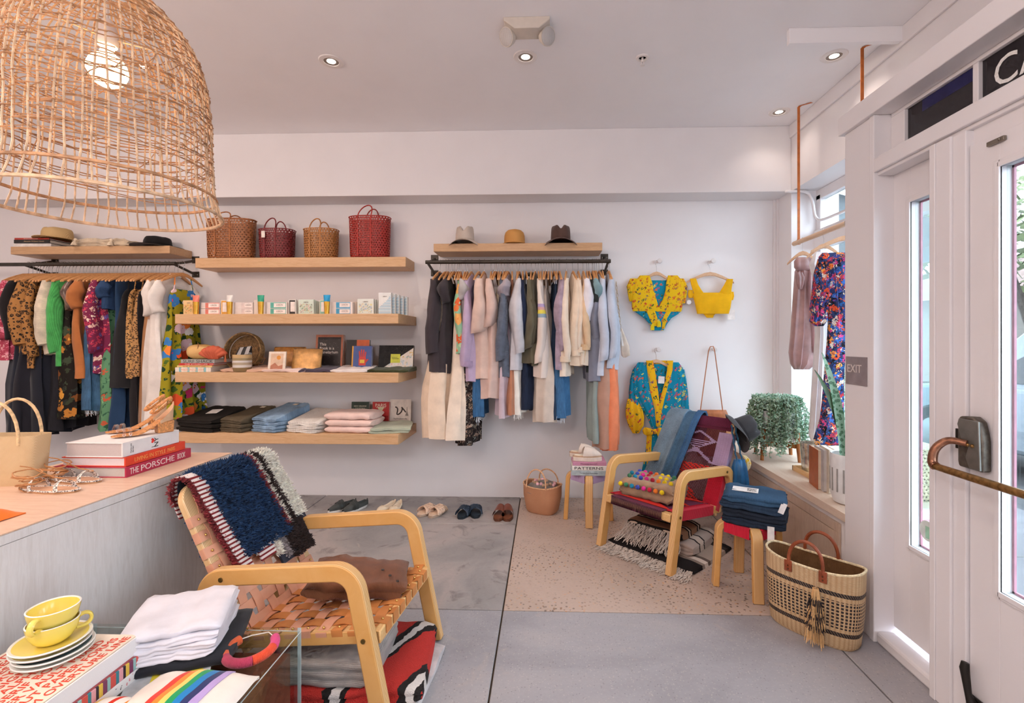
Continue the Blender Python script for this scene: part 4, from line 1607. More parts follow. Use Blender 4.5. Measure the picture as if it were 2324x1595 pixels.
LEFT = [
    (4, 820, 'print_blouse', 'blouse', 'pink printed ruffled blouse at the far left edge', PINKPR, dict(sleeve=.5, sw=.08, t=.06)),
    (24, 765, 'black_blouse', 'blouse', 'black long-sleeved top between pink print and leopard jacket', BLK, dict(sleeve=.5, sw=.07, t=.06)),
    (14, 1010, 'navy_trousers', 'trousers', 'very dark navy wide trousers below the black top', INK, dict(top='over', t=.07)),
    (50, 805, 'leopard_jacket', 'jacket', 'leopard print jacket with a wide sleeve, left of its narrower twin', LEO1, dict(sleeve=.55, sw=.08, t=.06)),
    (70, 835, 'leopard_jacket', 'jacket', 'leopard print jacket with a narrow drooping sleeve', LEO1, dict(sleeve=.66, sw=.05, t=.045)),
    (45, 1000, 'long_skirt', 'skirt', 'black long skirt under the leopard jackets', F_('#23232b'), dict(top='clip', t=.07, flare=1.2)),
    (75, 995, 'dark_trousers', 'trousers', 'black-navy trousers beneath the cream sweater', F_('#1f222c'), dict(top='over', t=.07)),
    (100, 805, 'cream_sweater', 'sweater', 'cream ribbed sweater with a batwing sleeve', knit('#e5d6bf', 45), dict(sleeve=.55, sw=.075, t=.06)),
    (108, 985, 'black_trousers', 'trousers', 'washed black jeans with raw hem', denim('#26262b', .2), dict(top='clip', t=.06, w=.18)),
    (126, 830, 'green_cardigan', 'cardigan', 'bright green ribbed cardigan', knit('#4fae5c', 40, 'X'), dict(sleeve=.62, sw=.055, t=.045)),
    (142, 956, 'floral_skirt', 'skirt', 'black skirt with large golden brown flowers', BRFLOR, dict(top='clip', t=.07, flare=1.15)),
    (150, 700, 'satin_blouse', 'blouse', 'dark satin blouse behind the green cardigan', SATIN, dict(sleeve=.25, sw=.05)),
    (168, 865, 'rust_dress', 'dress', 'rust linen dress with wide short sleeve', F_('#b5703f'), dict(sleeve=.24, sw=.062, t=.05)),
    (188, 938, 'frayed_jeans', 'jeans', 'faded blue wide jeans with heavily frayed hem', denim('#40617f', .5), dict(top='clip', t=.055, w=.19, fringe=4)),
    (216, 850, 'floral_blouse', 'blouse', 'crimson and violet floral blouse with gathered cuffs', ROSEPR, dict(sleeve=.62, sw=.075, t=.055)),
    (232, 700, 'denim_shirt', 'shirt', 'indigo denim shirt collar beside the crimson blouse', denim('#2f4668'), dict(sleeve=.15, sw=.05, collar=denim('#2f4668'))),
    (226, 985, 'green_trousers', 'trousers', 'green floral trousers under the black dress', GRFLOR, dict(top='over', t=.05)),
    (248, 985, 'blue_trousers', 'trousers', 'deep blue trousers beside the green floral pair', F_('#27405f'), dict(top='over', t=.055)),
    (262, 885, 'black_dress', 'dress', 'black crepe dress with a flared hem', F_('#1d1c1e'), dict(top='strap', t=.075, flare=1.1)),
    (280, 862, 'leopard_camisole', 'camisole', 'fine leopard print camisole dress with tie straps', LEO2, dict(top='strap', t=.05)),
    (296, 860, 'leopard_camisole', 'camisole', 'fine leopard print wrap top right of its twin', leopard('#b08250', scale=64), dict(top='strap', t=.04)),
    (300, 985, 'black_slip', 'dress', 'long black slip dress behind the tan dress', BLK, dict(top='strap', t=.05)),
    (316, 965, 'tan_dress', 'dress', 'tan linen dress beside the white dress', F_('#a9784f'), dict(top='strap', t=.06, folds=6)),
    (330, 720, 'taupe_blouse', 'blouse', 'taupe sleeveless blouse left of the white dress', F_('#b8917a'), dict(top='strap', t=.03)),
    (338, 985, 'white_dress', 'dress', 'long white linen dress with ruffled short sleeve', F_('#e2d8cf'), dict(sleeve=.3, sw=.06, t=.08, flare=1.2, folds=6)),
    (352, 990, 'white_shirt_dress', 'dress', 'white cotton shirt dress second from the right end', F_('#e6dfd8'), dict(sleeve=.28, sw=.06, t=.05, collar=F_('#f4f0ec'))),
    (372, 958, 'bright_floral_dress', 'dress', 'mustard dress with large bright flowers at the right end', MUST, dict(top='strap', t=.06, flare=1.2, folds=5)),
]
hang(LEFT, 'l', HL, 300)
for k, u in enumerate((30, 38, 60, 84, 90, 116, 134, 158, 178, 197, 206, 240, 270, 288, 308, 360)):
    put_hanger(HL, 'l', XU(u, YF), random.Random(k).uniform(-.12, .12))
# ================================================================== SHELF GOODS AND WALL HANGINGS
def hat(name, label, loc, cr, ch, br, mat, pinch=.25, droop=.02, band=None, dome=False, rz=0, rot=None, sqy=1.12, ears=0, cat='hat'):
    h = empty(name, loc, rz, label, cat, rot=rot)
    N = 32
    rings = []
    prof = [(1.0, 0.0), (.99, .25), (.965, .55), (.93, .8), (.86, .93), (.7, .99), (.4, 1.0), (.05, 1.0)] if not dome else [(1.0, 0), (1.0, .35), (.97, .6), (.88, .8), (.68, .93), (.4, .99), (.05, 1.0)]
    for (k, q) in prof:
        ring = []
        for j in range(N):
            a = 2 * PI * j / N
            x, y = cr * k * math.cos(a), cr * k * sqy * math.sin(a)
            z = ch * q
            if not dome and q > .6:
                z -= pinch * ch * math.exp(-(x / (cr * .30)) ** 2) * (q - .6) / .4
                if y < 0:
                    x *= 1 - .25 * (q - .6) / .4
            if ears and q > .7:
                z += ears * ch * max(0, abs(x) / cr - .35) * (q - .7) / .3
            ring.append(Vector((x, y, z)))
        rings.append(ring)
    G().loft(rings, False, True).build('crown', mat, h, ang=60)

    def br_fn(u, v):
        a = 2 * PI * u
        r = lerp(cr * .96, br, v)
        return (r * math.cos(a), r * math.sin(a) * lerp(sqy, 1.06, v), .004 - droop * v * v * (1 + .5 * math.cos(2 * a)) + .25 * droop * math.sin(3 * a) * v)
    G().sheet(br_fn, 40, 5, .003).build('brim', mat, h, ang=60)
    if band:
        G().loft([[Vector((cr * 1.012 * math.cos(2 * PI * j / N), cr * sqy * 1.012 * math.sin(2 * PI * j / N), z)) for j in range(N)] for z in (.004, band[1])], False, False).build('hat_band', band[0], h)
    return h


FELT = lambda c: fabric(c, .05, 200, .95, .1)
STRAW = weave('#e3c795', '#c9a76e', 160, 160, 'X', 'Z', .7, .4, .001)
hz = RODZ + .163
hy = D - .15
hat('fedora_hat', 'pale beige felt fedora with peaked crown on the middle rail shelf', (XU(1052, 4.2), D - .2, hz + .03), .083, .135, .150, FELT('#c9bbae'), .4, .035, (FELT('#bfb0a3'), .02), ears=.12)
hat('straw_hat', 'honey straw bowler hat on the middle rail shelf', (XU(1166, 4.2), D - .17, hz + .004), .093, .138, .128, weave('#d9a25c', '#c48a44', 170, 170, 'X', 'Z', .7, .3, .001), dome=True, droop=.004)
hat('brown_hat', 'dark brown felt fedora with thin tan band on the middle rail shelf', (XU(1273, 4.2), D - .2, hz + .03), .088, .140, .162, FELT('#5c463f'), .3, .038, (plain('#b5683a', .5), .008))
# books and hats on the left shelf


def book(name, label, loc, w, d, h, rz, cover, pages='#e6ded4', spine=None, hard=.004, rot=None, cat='book'):
    """lying book: spine along local -y (front), w along x, d along y"""
    b = empty(name, loc, rz, label, cat, rot=rot)
    G().box(0, w, 0, d, 0, hard).box(0, w, 0, d, h - hard, h).build('cover', cover, b, smooth=False, bev=.0008, seg=1)
    G().box(0, w, -.003, .004, 0, h).build('spine', spine or cover, b, smooth=False, bev=.0015)
    G().box(.004, w - .004, .004, d - .004, hard, h - hard).build('page_block', stripes([(1, pages), (.25, shade(pages, .86))], 'Z', 350, .9), b, smooth=False)
    return b


xl = XU(32, 4.2)
book('book', 'thick white book at the bottom of the pile under the straw hat', (xl - .012, D - .27, hz), .345, .22, .032, .03, plain('#e9e3de', .5))
b2 = book('book', 'black book in the middle of the pile under the straw hat', (xl, D - .275, hz + .032), .335, .22, .032, 0, plain('#211e1e', .4))
text('Alexander McQueen: Unseen', plain('#c9b08a', .5), b2, (.19, -.0035, .016), width=.19)
b3 = book('book', 'thin red book at the top of the pile under the straw hat', (xl, D - .27, hz + .064), .32, .21, .018, .02, plain('#b13a2c', .4))
text('THE ART OF INSTRUCTION', plain('#e8d8c8', .5), b3, (.15, -.0035, .009), width=.13)
hat('panama_hat', 'natural straw panama hat lying on a pile of books', (XU(104, 4.2), D - .17, hz + .086), .107, .105, .165, STRAW, .12, .006, (plain('#3a2d22', .6), .006))
hat('boater_hat', 'black flat-topped straw boater hat on the left shelf', (XU(337, 4.2), D - .17, hz + .006), .105, .095, .20, fabric('#1f1d1e', .05, 250), .04, .006, (FELT('#151415'), .03))


def folded(name, label, cat, loc, w, d, h, rz, mat, layers=2, seed=1, group=None, slope=0.0, wr=.004, rot=None):
    """folded textile: rounded folds at front, back and sides"""
    rn = random.Random(seed * 31)
    o1, o2 = rn.uniform(0, 50), rn.uniform(0, 50)
    prof = []
    r = h / (2 * layers)
    for k in range(layers):
        zc = r + 2 * r * k
        for a in (-60, -20, 20, 60):
            prof.append((-d / 2 + r - r * math.cos(math.radians(a)) * 1.0, zc + r * math.sin(math.radians(a))))
    for q in (.15, .4, .6, .85):
        prof.append((lerp(-d / 2, d / 2, q), h * (1 + .06 * math.sin(q * 9 + o1))))
    for k in range(layers - 1, -1, -1):
        zc = r + 2 * r * k
        for a in (60, 20, -20, -60):
            prof.append((d / 2 - r + r * math.cos(math.radians(a)), zc + r * math.sin(math.radians(a))))
    for q in (.75, .25):
        prof.append((lerp(-d / 2, d / 2, q), 0.0))
    rings = []
    nx = 14
    for i in range(nx + 1):
        t = i / nx
        x = lerp(-w / 2, w / 2, t)
        e = min(t, 1 - t) * 2
        k = min(1, .55 + e * 3)
        ring = []
        for (y, z) in prof:
            dz = wr * nz(x * 14 + o1, y * 14, o2) * 1.6 + wr * nz(x * 40, y * 30, o1)
            ring.append(Vector((x + wr * 2 * nz(y * 9, z * 40, o2), y * (1 if 0 < i < nx else .97) + wr * 2 * nz(x * 12, z * 30, o1), max(0, z * k + (h * .5 * (1 - k)) * (z > 0) + (dz if z > 0 else 0) + slope * (y + d / 2) * (z / h)))))
        rings.append(ring)
    ob = G().loft(rings).build(name, mat, loc=loc, rot=rot or (0, 0, rz), ang=65)
    tag(ob, label, cat, group)
    return ob


CABLE = knit('#d9c7ad', 45, 'X')
th = folded('knit_throw', 'cream chunky knitted throw with tassels on the left shelf', 'throw', (XU(222, 4.2), D - .16, hz), .50, .2, .075, .05, CABLE, 3, 5, wr=.012)
for dx, dy in ((-.19, -.13), (.12, -.12), (.2, .0)):
    g = G()
    for k in range(26):
        a = 2 * PI * k / 26
        g.tube([(dx, dy, .05), (dx + .012 * math.cos(a), dy - .012 + .012 * math.sin(a), .03), (dx + .022 * math.cos(a), dy - .015 + .022 * math.sin(a), .002)], .003, 4)
    g.ball((dx, dy, .055), .014).build('tassel', fabric('#e2d2ba'), th)


# ---------------------------------------------------------------- cane bags
@cached
def cane(c, nx=40, pz=.021):
    t = NT('cane')
    tc = t.n('ShaderNodeTexCoord')
    x, y, z = t.sep(tc.outputs['Object'])
    an = t.math('ARCTAN2', y, x)
    u = t.math('MULTIPLY', an, nx / (2 * PI))
    v = t.math('MULTIPLY', z, 1 / pz)
    sh = t.math('MULTIPLY', t.math('FLOORED_MODULO', t.math('FLOOR', v), 2.0), .5)
    du = t.math('SUBTRACT', t.math('FRACT', t.math('ADD', u, sh)), .5)
    dv = t.math('SUBTRACT', t.math('FRACT', v), .5)
    d = t.math('SQRT', t.math('ADD', t.math('MULTIPLY', du, du), t.math('MULTIPLY', dv, dv)))
    hole = t.math('LESS_THAN', d, .25)
    n = t.noise(t.coord(), 90, 2)
    col = t.ramp(n, [(.3, shade(c, .72)), (.7, shade(c, 1.1))])
    t.done(col, .5, 0, d, .5, .003)
    tr = t.n('ShaderNodeBsdfTransparent')
    mx = t.n('ShaderNodeMixShader')
    t.link(hole, mx.inputs[0])
    t.link(t.b.outputs[0], mx.inputs[1])
    t.link(tr.outputs[0], mx.inputs[2])
    t.link(mx.outputs[0], t.t.nodes['Material Output'].inputs[0])
    return t.m


def cane_bag(label, u0, u1, vt, vb, vh, c, nx, tagged=False, lean=1):
    Yb = D - .15
    x0, x1 = XU(u0, Yb), XU(u1, Yb)
    z1 = ZV(vt, Yb)
    zh = ZV(vh, Yb)
    rx, ry = (x1 - x0) / 2, min(.1, (x1 - x0) / 2.6)
    b = empty('cane_bag', ((x0 + x1) / 2, Yb, S1), 0, label, 'bag', 'woven cane bags on the top shelf')
    H_ = z1 - S1
    N = 40
    def ring(k, z):
        return [Vector((rx * k * math.copysign(abs(math.cos(2 * PI * j / N)) ** .8, math.cos(2 * PI * j / N)), ry * k * math.copysign(abs(math.sin(2 * PI * j / N)) ** .8, math.sin(2 * PI * j / N)), z)) for j in range(N)]
    G().loft([ring(.86, .001), ring(.92, .012), ring(.95, .04), ring(1.0, H_)], True, False).build('basket_body', cane(c, nx), b)
    sol = plain(c, .5, var=.2, scale=80)
    G().tube([p for p in ring(1.005, H_)], .0045, 6, closed=True).build('rim', sol, b)
    for s in (-1, 1):
        yy = s * ry * .98
        for q in (-.42, .22):
            g = G().tube([(q * rx, yy * 1.02, H_), (q * rx * .97, yy * .97, .02)], .007, 6, flat=.5).build('side_band', sol, b)
        pts = []
        for k in range(15):
            a = PI * k / 14
            pts.append(((-.10 - .32 * math.cos(a)) * rx + (.05 * lean * rx * math.sin(a)), yy * (1 - .35 * math.sin(a)), H_ - .01 + (zh - z1 + .01) * math.sin(a) ** .8))
        G().tube(pts, .0055, 6).build('handle', sol, b)
    if tagged:
        g = G().box(-.016, .016, -ry - .012, -ry - .010, H_ - .085, H_ - .025)
        t_ = g.build('price_tag', plain('#efe6dc', .6), b, smooth=False, loc=(-.42 * rx, 0, 0))
    return b


cane_bag('largest tan woven cane bag, nearest the lamp on the top shelf', 472, 579, 495, 581, 479, '#a8693c', 46)
cane_bag('small dark red woven cane bag with a white price tag', 591, 668, 519, 579, 494, '#7d1f22', 34, True)
cane_bag('small honey tan woven cane bag between the two red bags', 692, 767, 519, 578, 496, '#b5793f', 34)
cane_bag('tall bright red woven cane bag at the right end of the top shelf', 794, 886, 492, 577, 467, '#a82a1f', 44, lean=3)

# ---------------------------------------------------------------- boxes and tubes on the second shelf
YS2 = 4.06


def carton(label, u0, u1, v0, dep, cols, y=YS2, v1=None, word=True, band=None, side=None, pic=None, name='carton', group='small cartons on the second shelf'):
    x0, x1 = XU(u0, y), XU(u1, y)
    z0 = S2 if v1 is None else S2 + (711 - v1) * y / FPX
    hh = ((v1 or 711) - v0) * y / FPX
    b = empty(name, (x0, y, z0), 0, label, 'box', group)
    G().box(0, x1 - x0, 0, dep, 0, hh).build('carton_body', plain(cols, .45, var=.02), b, smooth=False, bev=.001)
    w = x1 - x0
    if band:
        G().box(w * band[1], w * band[2], -.0007, .001, hh * .04, hh * .96).build('colour_band', plain(band[0], .5), b, smooth=False)
        G().box(w * (band[1] + .16), w * (band[2] - .02), -.0012, .001, hh * .2, hh * .85).build('label', plain('#efe4de', .5), b, smooth=False)
    if pic:
        G().box(w * .1, w * .9, -.0007, .001, hh * .12, hh * .72).build('picture', pic, b, smooth=False)
    if word:
        text('LEBON', plain('#8d7a72', .5), b, (w * ((band[1] + band[2]) / 2 + .07 if band else .5), -.0014, hh * (.56 if band else .82)), width=w * .3)
    return b


def tube(label, u, cap, body='#d0a038'):
    y = YS2 - .03
    x = XU(u, y)
    t = empty('cream_tube', (x, y, S2), 0, label, 'tube', 'tubes on the second shelf')
    w, hh = .027, (711 - 666) * y / FPX
    hb = hh * .66
    rings = []
    for q in (0, .02, .3, .7, 1):
        z = hb * q
        rx, ry = lerp(w * .75, w * .95, q), lerp(w * .75, w * .75, q)
        rings.append([Vector((rx * math.cos(2 * PI * j / 16), ry * math.sin(2 * PI * j / 16), z)) for j in range(16)])
    G().loft(rings).build('tube_base', plain(body, .22, .6, .08), t)
    rings = []
    for q in (0, .3, .7, 1):
        z = hb + (hh - hb) * q
        rx, ry = lerp(w * .95, w * 1.15, q), lerp(w * .75, .002, q)
        rings.append([Vector((rx * math.cos(2 * PI * j / 16), ry * math.sin(2 * PI * j / 16), z)) for j in range(16)])
    G().loft(rings).build('crimped_end', plain(cap, .35, .2, .03), t)
    return t


FLP = floral('#e9c48a', ['#3f6a3a', '#d9a43c', '#e4673c', '#2f5a34'], 60, .42)
FLP2 = floral('#cfe0d0', ['#3f6a3a', '#d9a43c', '#e8788a', '#3a2a24'], 55, .40)
FLP3 = floral('#dfe3d8', ['#4f7fc0', '#d9a43c', '#3f6a3a', '#e9d84a'], 55, .40)
MARB = stripes([(1, '#dfe8ea'), (.35, '#6fa3bd'), (.8, '#d3e2e8'), (.25, '#2f6f94')], 'Z', 40, .5)
carton('gold floral gift carton at the left end behind the coral tube', 416, 441, 677, .03, '#e9c48a', pic=FLP)
tube('gold cream tube with coral crimped end', 445, '#e8806c')
for k, nm in enumerate(('lower', 'upper')):
    vv = (711, 696.5)[k]
    carton(nm + ' white carton with coral label beside the coral tube', 455, 499, vv - 14, .05, '#ece0da', v1=vv, band=('#e0806f', .25, .97))
    carton(nm + ' plain white carton beside the white tube', 531, 574, vv - 14.5, .05, '#e8dcd6', v1=vv, band=('#d9c8c2', .4, .97))
    carton(nm + ' white carton with teal label beside the teal tube', 602, 651, vv - 14.5, .05, '#ece2dc', v1=vv, band=('#5fb3a4', .24, .96))
    carton(nm + ' white carton with blue label beside the blue tube', 751, 800, vv - 14.5, .05, '#ece2dc', v1=vv, band=('#3f9fc9', .24, .9))
carton('slim upright carton with amber label', 501, 516, 677, .03, '#ece2da', band=('#e0a23c', .1, .92), word=False)
tube('gold cream tube with white crimped end', 521, '#e2ddd8')
carton('slim upright carton with cream label', 576, 592, 677, .03, '#e6d8cc', word=False)
tube('gold cream tube with teal crimped end', 592, '#2f9f80')
carton('slim upright carton with black label', 655, 671, 676, .03, '#efe8e2', band=('#2a2422', .1, .92), word=False)
carton('second upright carton with black label, set further back', 671, 677, 677, .03, '#e9e0d8', y=YS2 + .06, word=False)
for k in range(4):
    carton(('front mint floral gift carton beside the blue tube', 'second mint floral gift carton in its row', 'third mint floral gift carton in its row', 'rearmost mint floral gift carton in its row')[k], 677 + k * 4, 712 + k * 4, 676 + k, .02, '#d3e2d4', y=YS2 + k * .035, word=k == 0, pic=FLP2 if k == 0 else None)
carton('slim upright carton with mint label', 725, 739, 677, .03, '#e3d8c8', band=('#8fc4b4', .1, .92), word=False)
tube('gold cream tube with bright blue crimped end', 742, '#1f9ad0')
carton('plain carton end peeping out behind the blue-labelled cartons', 800, 810, 681, .03, '#dcc9ba', y=YS2 + .05, word=False)
for k in range(3):
    carton(('front floral gift carton beside the marbled boxes', 'second floral gift carton in the row beside the marbled boxes', 'rearmost floral gift carton in the row beside the marbled boxes')[k], 811 + k * 5, 848 + k * 5, 675 + k, .02, '#dfe3da', y=YS2 + k * .035, word=k == 0, pic=FLP3 if k == 0 else None)
for k in range(5):
    o = carton('blue marbled carton, %s of five in a row' % ('front', 'second', 'third', 'fourth', 'rearmost')[k], 859 + k * 9.2, 888 + k * 9.2, 661 + k * 2, .025, '#e6e6e2', y=YS2 - .02 + k * .04, word=k == 0)
    G().add([(0.0, -.001, .0), (.106, -.001, .0), (.106, -.001, .17), (.075, -.001, .12), (.0, -.001, .055)], [(0, 1, 2, 3, 4)]).build('marbling', MARB, o, smooth=False)

# ---------------------------------------------------------------- third shelf
y3 = 4.02
xb = XU(408, y3)
bk = [('#dfe3df', .038, 'open-grid patterned book at the bottom of the stack below the shell clutch', 'MADE IN LA 2014', '#e9a98c', stripes([(1, '#e6dcd0'), (.6, '#8fc4c9'), (.5, '#efe6da')], 'X', 14, .6)),
      ('#e0bd7a', .016, 'thin mustard book second from the bottom of the third-shelf stack', 'THE STYLISH LIFE', '#8a5a3c', None),
      ('#c8322c', .018, 'thin red book third from the bottom of the third-shelf stack', 'THE STYLISH LIFE', '#f0dcd0', None),
      ('#a9a8a2', .032, 'grey surfing book on top of the third-shelf stack', 'SURF SHACK', '#4a4a4a', None)]
zz = S3
for i, (c, h_, lab, w_, tc, sp_) in enumerate(bk):
    b = book('book', lab, (xb + .012 * i, y3 - .05 + .006 * i, zz), .31 - .005 * i, .24, h_, 0, plain(c, .5), spine=sp_)
    text(w_, plain(tc, .6), b, (.15, -.0036, h_ / 2), width=.26 if i == 3 else .2, height=h_ * (.8 if i == 3 else .5))
    zz += h_ + .0005
    if i == 2:
        text('YACHTING', plain('#f0dcd0', .6), b, (.285, -.0036, h_ / 2), width=.04)
cl = empty('wooden_clutch', (XU(456, 4.06), 4.06, zz), 0, 'blond wooden minaudiere clutch on the book stack', 'bag')
rings = []
for q in range(13):
    a = -1 + 2 * q / 12
    k = (1 - abs(a) ** 3.2) ** .5
    rings.append([Vector((a * .125, .05 * k * math.cos(2 * PI * j / 20), .064 + .064 * k * math.sin(2 * PI * j / 20))) for j in range(20)])
G().loft(rings).build('clutch_body', wood('#d9a85f', '#e2b878', (3, 3, 12), 5), cl)
G().tube([(-.02, 0, .127), (-.015, -.02, .14), (.0, -.03, .13), (.005, -.045, .09)], .003, 6).build('cord', plain('#8a5f38', .6), cl)
sh = empty('shell_clutch', (XU(484, 3.99), 3.99, zz), 0, 'coral straw clutch shaped like a scallop shell', 'bag')
CORAL = weave('#e0744f', '#c4583a', 220, 220, 'X', 'Z', .7, .4, .001)
rings = []
for q in range(41):
    t = q / 40
    a = lerp(-1.25, 1.25, t)
    r = .125 + .008 * abs(math.sin(t * PI * 7))
    px_, pz_ = r * math.sin(a), .01 + max(0, r * math.cos(a) * .82)
    bul = .038 + .012 * abs(math.sin(t * PI * 7))
    rings.append([Vector((.045 * math.sin(a), 0, .002)), Vector((px_ * .55, -bul * .9, pz_ * .55)), Vector((px_ * .9, -bul * .6, pz_ * .9)), Vector((px_, 0, pz_)), Vector((px_ * .9, bul * .6, pz_ * .9)), Vector((px_ * .55, bul * .9, pz_ * .55))])
G().loft(rings).build('shell_body', CORAL, sh, ang=70)
g = G()
for k in range(10):
    g.tube([(.118, -.02, .05), (.125 + .008 * math.cos(k), -.03 + .006 * math.sin(k), -.02)], .0025, 4)
g.build('tassel', fabric('#b5613f'), sh)
# round basket bag
rb = empty('round_basket', (XU(553, 4.2), 4.2, S3), 0, 'round coiled seagrass basket standing on its side', 'basket')
Mr = Matrix.Translation((0, 0, .168)) @ Matrix.Rotation(math.radians(80), 4, 'X')
g = G()
for k in range(13):
    r = .012 + k * .0125
    g.tube([Mr @ Vector((r * math.cos(2 * PI * j / 36), r * math.sin(2 * PI * j / 36), -.05 if k < 12 else -.035)) for j in range(36)], .0072, 6, closed=True)
g.build('coil_base', plain('#8a6a45', .7, var=.25, scale=50), rb)
g = G()
for k in range(5):
    g.tube([Mr @ Vector((.166 * math.cos(2 * PI * j / 36), .166 * math.sin(2 * PI * j / 36), -.035 + k * .014)) for j in range(36)], .0075, 6, closed=True)
g.build('coil_wall', plain('#9a7a50', .7, var=.25, scale=50), rb)
G().tube([Mr @ Vector((.17, -.02 - .03, .0)), Mr @ Vector((.205, -.06, .01)), Mr @ Vector((.19, -.11, .01)), Mr @ Vector((.15, -.1, .01))], .006, 6).build('handle', plain('#8a5f3c', .5), rb)
# patterned planter cup with napkin
cu = empty('planter_cup', (XU(550, 4.0), 4.0, S3), 0, 'ochre and white patterned ceramic planter holding a checked napkin', 'planter')
CUPM = stripes([(.9, '#8f7550'), (.5, '#d9d0c8'), (.5, '#b9a68c'), (.4, '#d9d0c8'), (.5, '#a08a66'), (1.0, '#c9a878')], 'Z', 6.2, .35)
G().lathe([(.05, 0), (.066, .004), (.072, .03), (.074, .1), (.073, .147), (.069, .147), (.069, .06)], 28, cap1=False).build('cup_body', CUPM, cu)
G().add([(-.045, -.03, .14), (.06, -.02, .15), (.07, .02, .22), (-.04, .02, .205), (-.05, .03, .14), (.06, .04, .14)], [(0, 1, 2, 3), (3, 2, 5, 4), (0, 3, 4), (1, 5, 2)]).build('napkin', stripes([(1, '#3a3838'), (1, '#a9a5a2')], 'X', 16, .9), cu)


def standing(name, label, u0, u1, v0, zb, y, cover, th=.02, lean=.12, cat='book', rz=0.0):
    x0, x1 = XU(u0, y), XU(u1, y)
    hh = ZV(v0, y) - zb
    b = empty(name, ((x0 + x1) / 2, y, zb + .001), 0, label, cat, rot=(-lean, 0, rz))
    w = (x1 - x0) / 2
    G().box(-w, w, 0, .003, 0, hh).build('front_cover', cover, b, smooth=False)
    G().box(-w, w, th - .003, th, 0, hh).box(-w, -w + .003, .003, th - .003, 0, hh).build('back_cover', cover, b, smooth=False)
    G().box(-w + .003, w - .003, .003, th - .003, .003, hh - .003).build('page_block', plain('#e6ddd2', .9), b, smooth=False)
    return b, w, hh


DESERT = plain('#e8d8c6', .6)
b, w, hh = standing('art_card', 'framed desert art card leaning on the third shelf', 607, 646, 798, S3, 3.99, DESERT, .012, .15, 'card')
G().box(-w * .72, w * .72, -.0012, 0, hh * .1, hh * .9).build('print', plain('#d9b79a', .6), b, smooth=False)
G().lathe([(.018, 0), (.018, .0008)], 20, (w * .2, -.0013, hh * .7), Matrix.Rotation(PI / 2, 4, 'X')).build('printed_sun', plain('#d98f3c', .6), b)
G().add([(-w * .7, -.0018, hh * .12), (w * .7, -.0018, hh * .12), (w * .7, -.0018, hh * .35), (w * .2, -.0018, hh * .28), (-w * .2, -.0018, hh * .45), (-w * .7, -.0018, hh * .3)], [(0, 1, 2, 3, 4, 5)]).build('printed_dunes', plain('#b5765a', .6), b, smooth=False)


def pouch(label, u0, u1, v0, y, mat, rz=0.0, zb=None):
    x0, x1 = XU(u0, y), XU(u1, y)
    hh = ZV(v0, y) - S3
    p = empty('pouch', ((x0 + x1) / 2, y, S3), 0, label, 'pouch', rot=(-.2, 0, rz))
    w = (x1 - x0) / 2
    rings = []
    for q in range(9):
        t = q / 8
        k = .03 * (1 - t) ** .6 + .002
        rings.append([Vector((w * math.cos(2 * PI * j / 20) if abs(math.cos(2 * PI * j / 20)) > .98 else w * math.copysign(abs(math.cos(2 * PI * j / 20)) ** .3, math.cos(2 * PI * j / 20)), k * math.sin(2 * PI * j / 20) + .002 * math.sin(t * 9 + j), hh * t)) for j in range(20)])
    G().loft(rings).build('pouch_body', mat, p, ang=60)
    G().tube([(-w * .95, 0, hh), (w * .95, 0, hh)], .0035, 6).build('zip', plain('#3f3226', .4, .5), p)
    return p


pouch('brown tan leather zip pouch behind the gold pouch', 617, 690, 787, 4.2, plain('#a8712f', .4, .2, .15, 30))
pouch('gold leather zip pouch in front of the brown pouch', 661, 728, 791, 4.06, plain('#b98a4f', .35, .35, .12, 30))
pl, w, hh = standing('book', 'black starry pop-up book standing upright on the third shelf', 714, 776, 759, S3, 4.22, stripes([(1, '#b5543c'), (.6, '#e9c9a8'), (.8, '#7a2f3c'), (.5, '#d9824f')], 'X', 90, .6), .035, .1)
G().box(-w * .85, w * .85, -.0012, 0, hh * .05, hh * .93).build('cover_panel', plain('#2a2120', .5), pl, smooth=False)
text('This\nBook is a\nPlanetarium', plain('#f0e6dc', .6), pl, (-w * .02, -.003, hh * .62), (PI / 2, 0, 0), width=w * 1.36)
g = G()
for k in range(30):
    rr_ = random.Random(k)
    g.ball((rr_.uniform(-w * .8, w * .8), -.002, rr_.uniform(hh * .1, hh * .9)), .0012, 5, 4)
g.build('stars', plain('#f0e6dc', .6), pl, kind='stuff')
ob_, w, hh = standing('book', 'black book with orange corner behind the hand book', 784, 836, 771, S3, 4.22, plain('#221d1d', .5), .03, .1)
G().box(-.01, w, -.0012, 0, hh * .62, hh).build('orange_panel', plain('#d9622c', .5), ob_, smooth=False)
hb, w, hh = standing('book', 'blue book with a large red hand and yellow spine', 800, 842, 785, S3, 4.1, plain('#3f5590', .5), .028, .12)
G().box(-w - .012, -w, 0, .028, 0, hh).build('yellow_spine', plain('#d99a2f', .5), hb, smooth=False)
RED = plain('#c8382f', .5)
g = G()
g.prism([(-.03, .05), (.03, .05), (.034, .10), (.028, .125), (-.026, .125), (-.032, .10)], -.0016, 0, 'xz')
for (x, z, l, r) in ((-.022, .12, .05, -.12), (-.007, .125, .06, -.03), (.008, .125, .057, .05), (.022, .12, .045, .14)):
    M = Matrix.Translation((x, 0, z)) @ Matrix.Rotation(r, 4, 'Y')
    g.prism([(-.006, 0), (.006, 0), (.006, l), (0, l + .008), (-.006, l)], -.0016, 0, 'xz', M)
g.prism([(.03, .07), (.055, .10), (.05, .108), (.028, .095)], -.0016, 0, 'xz')
g.build('red_hand', RED, hb)
G().box(-.02, .02, -.0025, 0, .07, .1).build('label', plain('#e0b93c', .5), hb, smooth=False)
